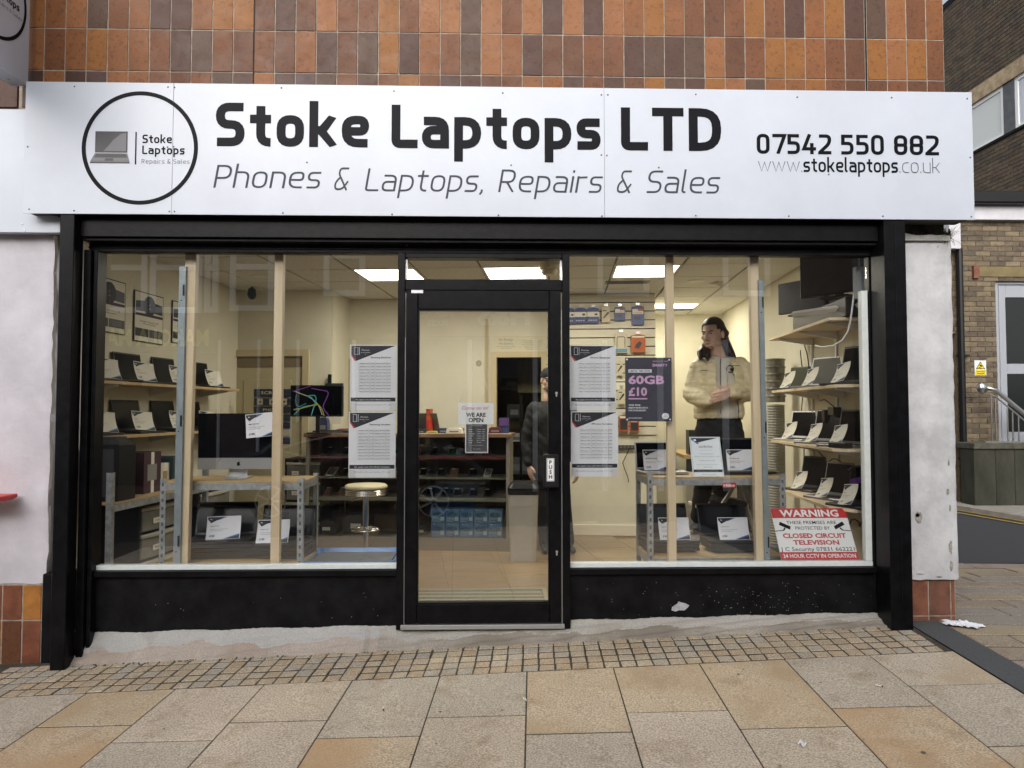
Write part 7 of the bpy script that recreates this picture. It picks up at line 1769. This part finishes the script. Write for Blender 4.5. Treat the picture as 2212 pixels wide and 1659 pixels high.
# beard stubble
mb = MB(); oell(mb, Pf(0,.060,-.097), (.033,.026,.024), Mh); cap(mb, [Pf(-.026,.088,-.052), Pf(0,.099,-.046), Pf(.026,.088,-.052)], (.004,.006,.004), 8)
garment('beard', fuse(mb, .005, 2), mat('ginger_stubble', (.30,.17,.105), .8, noise=(90,.4)), p1, base)
# trousers
mb = MB(); tapered_torso(mb, [(pel-Vector((0,0,.10)), .155,.115), (pel-Vector((0,0,.0)), .165,.12), (pel+Vector((0,0,.10)), .158,.112)])
for h_, k_, a_ in legs: cap(mb, [h_, h_.lerp(k_,.5), k_], (.10,.09,.074), 14); cap(mb, [k_, k_.lerp(a_,.5), a_+Vector((0,0,.03))], (.074,.07,.066), 14)
garment('trousers', puff(fuse(mb, .010, 3), 0, 1, 0, .008), mat('black_cloth', (.008,.008,.010), .85, bump=(18,.5)), p1, base)
# shoes
for a_, zz, nm in ((ankR, zup, 'shoe'), (ankL, feetz, 'shoe')):
    mb = MB(); d = Vector((-.55,-.83,0)) if nm == 'shoe' and a_ is ankL else Vector((.9,-.4,0)); d.normalize()
    if a_ is ankR: d = Vector((.86,-.5,0)).normalized()
    h0 = Vector((a_.x,a_.y,zz)); sd = Vector((-d.y,d.x,0))
    for o in (-.022,.022): cap(mb, [h0-d*.055+sd*o*.7+Vector((0,0,.04)), h0+d*.08+sd*o*1.2+Vector((0,0,.036)), h0+d*.17+sd*o+Vector((0,0,.03))], (.034,.034,.026), 12)
    cap(mb, [h0-d*.03+Vector((0,0,.05)), h0-d*.005+Vector((0,0,.10))], (.042,.044), 12)
    sh = garment('shoe', fuse(mb, .008, 3), mat('trainer_grey', (.045,.043,.04), .8, noise=(60,.5), bump=(90,.5)), p1, base)
    mb = MB(); pts = [h0-d*.09-sd*.03, h0-d*.09+sd*.03, h0+d*.05+sd*.045, h0+d*.17+sd*.04, h0+d*.205, h0+d*.17-sd*.04, h0+d*.05-sd*.045]; mb.prismz([(q.x-base.x,q.y-base.y) for q in pts], zz+.005-base.z, zz+.032-base.z); mb.build('sole', mat('sole_cream', (.52,.47,.36), .6), sh, bevel=.004)
# hoodie under the jacket
mb = MB(); z_ = lambda py: J(1553,py).z
tapered_torso(mb, [(J(1556,904), .142,.126), (J(1555,880), .150,.136), (J(1555,845), .152,.138), (J(1555,812), .165,.118), (J(1554,790), .135,.098), (J(1553,776,.01), .085,.078)])
for k in range(-6, 7):
    t = math.pi*(.5+k/6*.98); oell(mb, J(1556,779)+Vector((.088*math.cos(t), .02+.082*math.sin(t)*1.0, .012+.028*math.sin(t))), (.034,.034,.036))
hood = garment('hoodie', puff(fuse(mb, .009, 3), .0, 1, 0, .006), mat('oatmeal_jersey', (.62,.58,.50), .9, noise=(50,.06), bump=(26,.35)), p1, base)
mb = MB(); cap(mb, [J(1556,775,-.135)-base, J(1556,830,-.14)-base, J(1556,893,-.128)-base], (.003,.003,.003), 6); mb.build('zip', BLACKP, hood)
for px in (1548, 1571): mb = MB(); cap(mb, [J(px,782,-.125)-base, J(px+1,800,-.137)-base, J(px,826,-.14)-base], (.0045,.0045,.0055), 8); mb.build('drawstring', mat('cord_cream', (.60,.56,.46), .8), hood, smooth=True)
mb = MB(); c = J(1577,797,-.134)-base; mb.torus((c.x,c.y,c.z), .026, .004, 20, 6, 0, 'y'); mb.box(c.x+.002,c.y-.006,c.z-.012,c.x+.028,c.y+.002,c.z+.006); mb.build('chest_badge', BLACKP, hood)
# puffer jacket, open down the front
mb = MB()
tapered_torso(mb, [(J(1553,906), .180,.135), (J(1553,893), .192,.150), (J(1553,870), .186,.146), (J(1553,850), .190,.150), (J(1553,825), .192,.148), (J(1553,803), .195,.138), (J(1554,786), .150,.112), (J(1554,776,.01), .098,.092)])
rn = random.Random(2)
for s, e, w, sg in ((sL,eL,wL,-1),(sR,eR,wR,1)):
    s2 = s+Vector((sg*.0,0,-.01)); n_ = 9
    for i in range(n_+1):
        p = s2.lerp(e, i/n_); r_ = .078-.006*i/n_; oell(mb, p+Vector((sg*.006*math.sin(i*2.2),0,0)), (r_+.005*math.sin(i*2.6),)*3)
    for i in range(n_):
        p = e.lerp(w, i/n_); r_ = .077-.020*i/n_; oell(mb, p, (r_+.006*math.sin(i*2.9),)*3)
def jcut(c, n):
    if n.y > .35 or c.y > YP-.02: return c.z < z_(905)-.004
    t = (z_(776)-c.z)/(z_(906)-z_(776))*-1
    lo = J(1536,800).x; hi = J(1571+14*min(1,max(0,(z_(790)-c.z)/.35)),800).x
    return (lo < c.x < hi and c.y < YP-.03 and c.z > z_(912) and c.y > YP-.19 and (n.y < -.2)) or c.z < z_(905)-.004 or (n.z < -.6 and c.z < z_(898))
PUFF = mat('cream_puffer', (.72,.62,.39), .5, noise=(9,.14), bump=(30,.3), stretch=(1,1,2.2))
jk = garment('jacket', puff(fuse(mb, .008, 2), .007, 62, z_(906), .006), PUFF, p1, base, jcut, .012)
mb = MB(); 
for px, py, s in ((1590,790,1),(1522,800,-1)): q = J(px,py,-.158)-base; mb.box(q.x-.028,q.y-.004,q.z-.002,q.x+.028,q.y+.004,q.z+.002)
mb.build('pocket_zip', CHAR, jk)
# hair: swept off the forehead and behind the near ear, down the back to the shoulders
mb = MB(); k = .245/.235
oell(mb, Pf(0,-.014,.040), (.087,.106,.098), Mh); oell(mb, Pf(0,-.050,-.010), (.082,.080,.088), Mh)
for s in (-1,1): cap(mb, [Pf(s*.012,.050,.094), Pf(s*.050,.034,.078), Pf(s*.076,-.004,.045), Pf(s*.078,-.045,.0)], (.010,.014,.018,.03), 10)
cap(mb, [Pf(0,-.085,.02), Pf(0,-.105,-.06), J(1567,752,.04), J(1581,766,.0), J(1588,772,-.02)], (.068,.072,.056,.030,.010), 14)
cap(mb, [J(1566,740,.0), J(1574,756,-.03), J(1583,770,-.06)], (.034,.030,.010), 12)
cap(mb, [J(1532,742,.07), J(1522,754,.0), J(1515,764,-.06), J(1513,773,-.10)], (.040,.042,.036,.016), 12); cap(mb, [J(1527,755,-.02), J(1528,768,-.09), J(1529,779,-.125)], (.034,.026,.010), 12)
def hcut(c, n):
    q = Mh.transposed() @ (c-hc)
    near = (c-hc).length < .135
    return near and ((q.y > .050 and q.z < .072*k) or (q.y > .020 and q.z < .035))
garment('hair', fuse(mb, .007, 3), HAIR, p1, base, hcut, .006)

# ---- the person in the beanie by the counter
VP2 = 7.0; Q = lambda px, py, dv=0.0: inv(px, py, VP2+dv)
base = Q(1192, 1190); base.z = 0.0
per = MB(); hc = Q(1187, 822); hf = Vector((-.05,-1,-.03)); Pf, Mh = head(per, hc, hf, .235)
cap(per, [hc+Vector((0,.02,-.06)), Q(1188,862,.01)], (.056,.068), 12)
pel = Q(1191,1012); sL, sR = Q(1155,885), Q(1228,885); eL, eR = Q(1139,950), Q(1246,950); wL, wR = Q(1143,1004,-.06), Q(1247,1008,-.02)
tapered_torso(per, [(pel-Vector((0,0,.06)), .15,.10), (Q(1191,960), .15,.10), (Q(1191,900), .165,.10), (Q(1190,874), .13,.07)])
for s, e, w in ((sL,eL,wL),(sR,eR,wR)): cap(per, [s, e], (.056,.044), 12); cap(per, [e, w], (.043,.028), 12)
hand(per, wL, (.15,-.15,-1), (.5,-.85,0), (.8,.4,-.2), .18, .6, -1); hand(per, wR, (-.05,-.15,-1), (-.5,-.85,0), (-.8,.4,-.2), .18, .6, 1)
hipL, hipR = pel+Vector((-.08,0,-.02)), pel+Vector((.08,0,-.02)); aL, aR = Q(1178,1176), Q(1226,1168); aL.z = aR.z = .09
legs = ((hipL, hipL.lerp(aL,.5)+Vector((0,-.02,0)), aL), (hipR, hipR.lerp(aR,.5)+Vector((0,-.02,0)), aR))
for h_, k_, a_ in legs: cap(per, [h_, k_], (.08,.055), 12); cap(per, [k_, a_], (.053,.037), 12)
me = fuse(per, .008, 3); me.materials.clear(); me.materials.append(SKIN)
for v in me.vertices: v.co -= base
p2 = put('person', me, None, base); tag(p2, 'person in a black beanie, glasses and dark coat standing behind the door edge', 'person'); eyes(Pf, Mh, p2, base)
mb = MB(); oell(mb, Pf(0,-.016,.050), (.090,.106,.084), Mh)
garment('beanie', fuse(mb, .008, 2), mat('beanie_knit', (.012,.012,.014), .95, bump=(120,.6)), p2, base, lambda c, n: (Mh.transposed() @ (c-hc)).z < .030)
mb = MB()
for s in (-1,1):
    pts = [Pf(s*.032+.026*math.cos(q), .098, .001+.019*math.sin(q)) for q in [R(30*i) for i in range(13)]]; mb.tube([p-base for p in pts], .0022, 6); mb.tube([Pf(s*.057,.095,.006)-base, Pf(s*.082,.0,.006)-base], .002, 6)
mb.build('glasses', BLACKP, p2)
mb = MB(); oell(mb, Pf(0,.056,-.086), (.040,.034,.036), Mh); garment('beard', fuse(mb, .006, 2), mat('grey_beard', (.10,.075,.06), .9, noise=(90,.4)), p2, base)
mb = MB(); tapered_torso(mb, [(Q(1191,1040), .185,.135), (Q(1191,1000), .18,.13), (Q(1191,950), .18,.135), (Q(1191,902), .195,.13), (Q(1190,880), .15,.10), (Q(1189,866,.01), .085,.08)])
for s, e, w in ((sL,eL,wL),(sR,eR,wR)): cap(mb, [s, s.lerp(e,.5), e], (.080,.074,.066), 14); cap(mb, [e, e.lerp(w,.9)], (.066,.052), 14)
ct_ = garment('coat', puff(fuse(mb, .010, 3), 0, 1, 0, .010), mat('dark_coat', (.006,.0065,.007), .8, noise=(14,.3), bump=(16,.8)), p2, base)
mb = MB(); cap(mb, [Q(1189,868,-.11)-base, Q(1190,940,-.145)-base, Q(1190,1036,-.14)-base], (.004,.004,.004), 6); mb.build('coat_zip', GREYP, ct_)
mb = MB(); tapered_torso(mb, [(pel-Vector((0,0,.12)), .15,.11), (pel+Vector((0,0,.05)), .155,.11)])
for h_, k_, a_ in legs: cap(mb, [h_, k_], (.098,.075), 14); cap(mb, [k_, a_+Vector((0,0,.0))], (.075,.068), 14)
garment('trousers', fuse(mb, .012, 3), MATS['black_cloth'], p2, base)
for a_ in (aL, aR):
    mb = MB(); h0 = Vector((a_.x,a_.y,0)); d = Vector((-.1 if a_ is aL else .2,-1,0)).normalized()
    cap(mb, [h0-d*.05+Vector((0,0,.045)), h0+d*.08+Vector((0,0,.042)), h0+d*.17+Vector((0,0,.036))], (.042,.043,.032), 12); cap(mb, [h0-d*.03+Vector((0,0,.05)), h0-d*.02+Vector((0,0,.10))], (.045,.046), 12)
    garment('shoe', fuse(mb, .009, 2), BLACKP, p2, base)

# ================================================================== THE OTHER SIDE OF THE STREET (seen only in the glass)
YO = 11.0; OWH = mat('opposite_white', (.88,.88,.88), .5)
def mir(px, py, Y=YO): p = at(px, py, Y); return Vector((p.x, -Y, p.z))
ob = thing('opposite_building', 'brown brick shops with white window frames on the other side of the street', 'building', (0, -YO, 0))
mb = MB(); mb.box(-11,-5,-.7,11,0,5.5); mb.build('wall', mat('opposite_brick', (.15,.105,.08), .85, noise=(3,.2)), ob)
mb = MB(); mb.box(-11.1,-5,5.5,11.1,.25,5.68); mb.build('parapet', CONC, ob)
def oframe(px0, px1, py0, py1, bars=()):
    a, b = mir(px0, py1), mir(px1, py0); w, h = b.x-a.x, b.z-a.z; t = .12; mb = MB()
    mb.box(0,0,0,t,.07,h); mb.box(w-t,0,0,w,.07,h); mb.box(t,0,0,w-t,.07,t); mb.box(t,0,h-t,w-t,.07,h)
    for f in bars: mb.box(t,0,h*f-t/2,w-t,.069,h*f+t/2)
    o = mb.build('window', OWH, ob, (a.x, .001, a.z)); g = MB(); g.box(.05,.0,.05,w-.05,.02,h-.05); g.build('pane', DG, o, (0,.001,0))
for q in ((226,322,520,676),(326,440,520,676),(443,475,520,676),(498,594,520,672),(700,790,500,640),(1290,1400,500,640),(1560,1660,500,640)): oframe(*q, (.62,))
mb = MB(); a, b = mir(-300,760), mir(470,706); mb.box(a.x,0,a.z,b.x,.12,b.z); mb.build('shop_fascia', mat('fascia_olive', (.10,.085,.05), .6), ob)
mb = MB(); a, b = mir(880,728), mir(1420,655); mb.box(a.x,0,a.z,b.x,.12,b.z); mb.build('shop_fascia', mat('fascia_pink', (.42,.22,.18), .6), ob)
mb = MB(); a, b = mir(-300,1050), mir(470,765); mb.box(a.x,0,a.z,b.x,.05,b.z); mb.build('shop_window', DG, ob); mb = MB(); a, b = mir(560,1060), mir(1700,735); mb.box(a.x,0,a.z,b.x,.05,b.z); mb.build('shop_window', DG, ob)
mb = MB()
for px in (470,555,640,760,880,1010,1150,1300,1420,1560): a, b = mir(px,1060), mir(px+10,735); mb.box(a.x,.05,a.z,b.x,.10,b.z)
mb.build('shop_window_bars', WHF, ob)
TY = mat('letters_yellow', (.85,.75,.16), .5)
def otext(s, px0, px1, py0, py1, m, name, bold=.03):
    a, b = mir(px0, py1), mir(px1, py0); mb = MB(); mb.tf = Matrix.Rotation(math.pi, 4, 'Z'); text(mb, s, 0, 0, b.z-a.z, 0, w=b.x-a.x, bold=bold); mb.build(name, m, ob, ((a.x+b.x)/2, .125, a.z))
otext('MAKOLA MARKET', 145, 456, 712, 747, TY, 'fascia_lettering'); otext('UNBEATABLE', 905, 983, 668, 686, PAPERW, 'fascia_lettering'); otext('PRICES', 925, 968, 694, 706, PAPERW, 'fascia_lettering'); otext('H&S', 1030, 1145, 664, 702, PAPERW, 'fascia_lettering', .05); otext('CARPETS', 1190, 1380, 668, 702, PAPERW, 'fascia_lettering', .05) if False else None
# the black car parked behind the camera
car = thing('parked_car', 'small black car parked on the street behind the viewer', 'car', (mir(760,1000,5.35).x, -5.35, 0)); g_ = -.17; car.location.z = g_
CX_ = lambda px: mir(px,1000,5.35).x-car.location.x
CZ_ = lambda py: mir(760,py,5.35).z-g_
w1, w2 = CX_(587), CX_(938); xs = [CX_(455), CX_(1060)]
CARP = mat('black_car_paint', (.008,.008,.010), .12, coat=.6)
prof = [(xs[0],.25),(xs[0]+.02,.62),(xs[0]+.12,.86),(CX_(560),.98),(CX_(640),1.38),(CX_(700),1.47),(CX_(800),1.48),(CX_(880),1.36),(CX_(965),.98),(xs[1]-.25,.86),(xs[1],.62),(xs[1],.27),(w2+.36,.22),(w1-.36,.22)]
mb = MB(); mb.prism(prof, -1.65, 0); mb.build('body', CARP, car, bevel=.05)
ZC = {'t': CZ_(935), 'b': CZ_(988)}
win = [(CX_(604),CZ_(971)),(CX_(650),CZ_(955)),(CX_(720),CZ_(941)),(CX_(800),CZ_(937)),(CX_(850),CZ_(960)),(CX_(905),CZ_(984)),(CX_(780),CZ_(988)),(CX_(660),CZ_(988))]
mb = MB(); mb.prism(win, .001, .006); mb.build('side_window', DG, car)
mb = MB(); mb.tube([(a,.01,b) for a, b in win+[win[0]]], .012, 6); mb.build('chrome_trim', CHROME, car)
for x in (w1, w2):
    mb = MB(); mb.tf = Matrix.Translation((x,.03,.30)) @ Matrix.Rotation(R(-90),4,'X'); mb.lathe([(0,-.18),(.29,-.18),(.30,-.14),(.30,-.02),(.285,.0),(.21,.0),(.205,-.03),(0,-.03)], 32); wh = mb.build('wheel', BLACKR, car)
    mb = MB(); mb.torus((x,.03,.30), .205, .012, 32, 6, 0, 'y')
    for k in range(7): a = 2*math.pi*k/7; mb.tube([(x+.03*math.cos(a),.035,.30+.03*math.sin(a)),(x+.20*math.cos(a),.025,.30+.20*math.sin(a))], .016, 6)
    mb.build('rim', ALU, wh)
mb = MB(); mb.box(xs[0]+.02,-.02,.62,xs[0]+.25,.004,.74); mb.build('lamp', DG, car); mb = MB(); mb.box(CX_(760),.001,.78,CX_(790),.02,.80); mb.build('door_handle', CHROME, car)
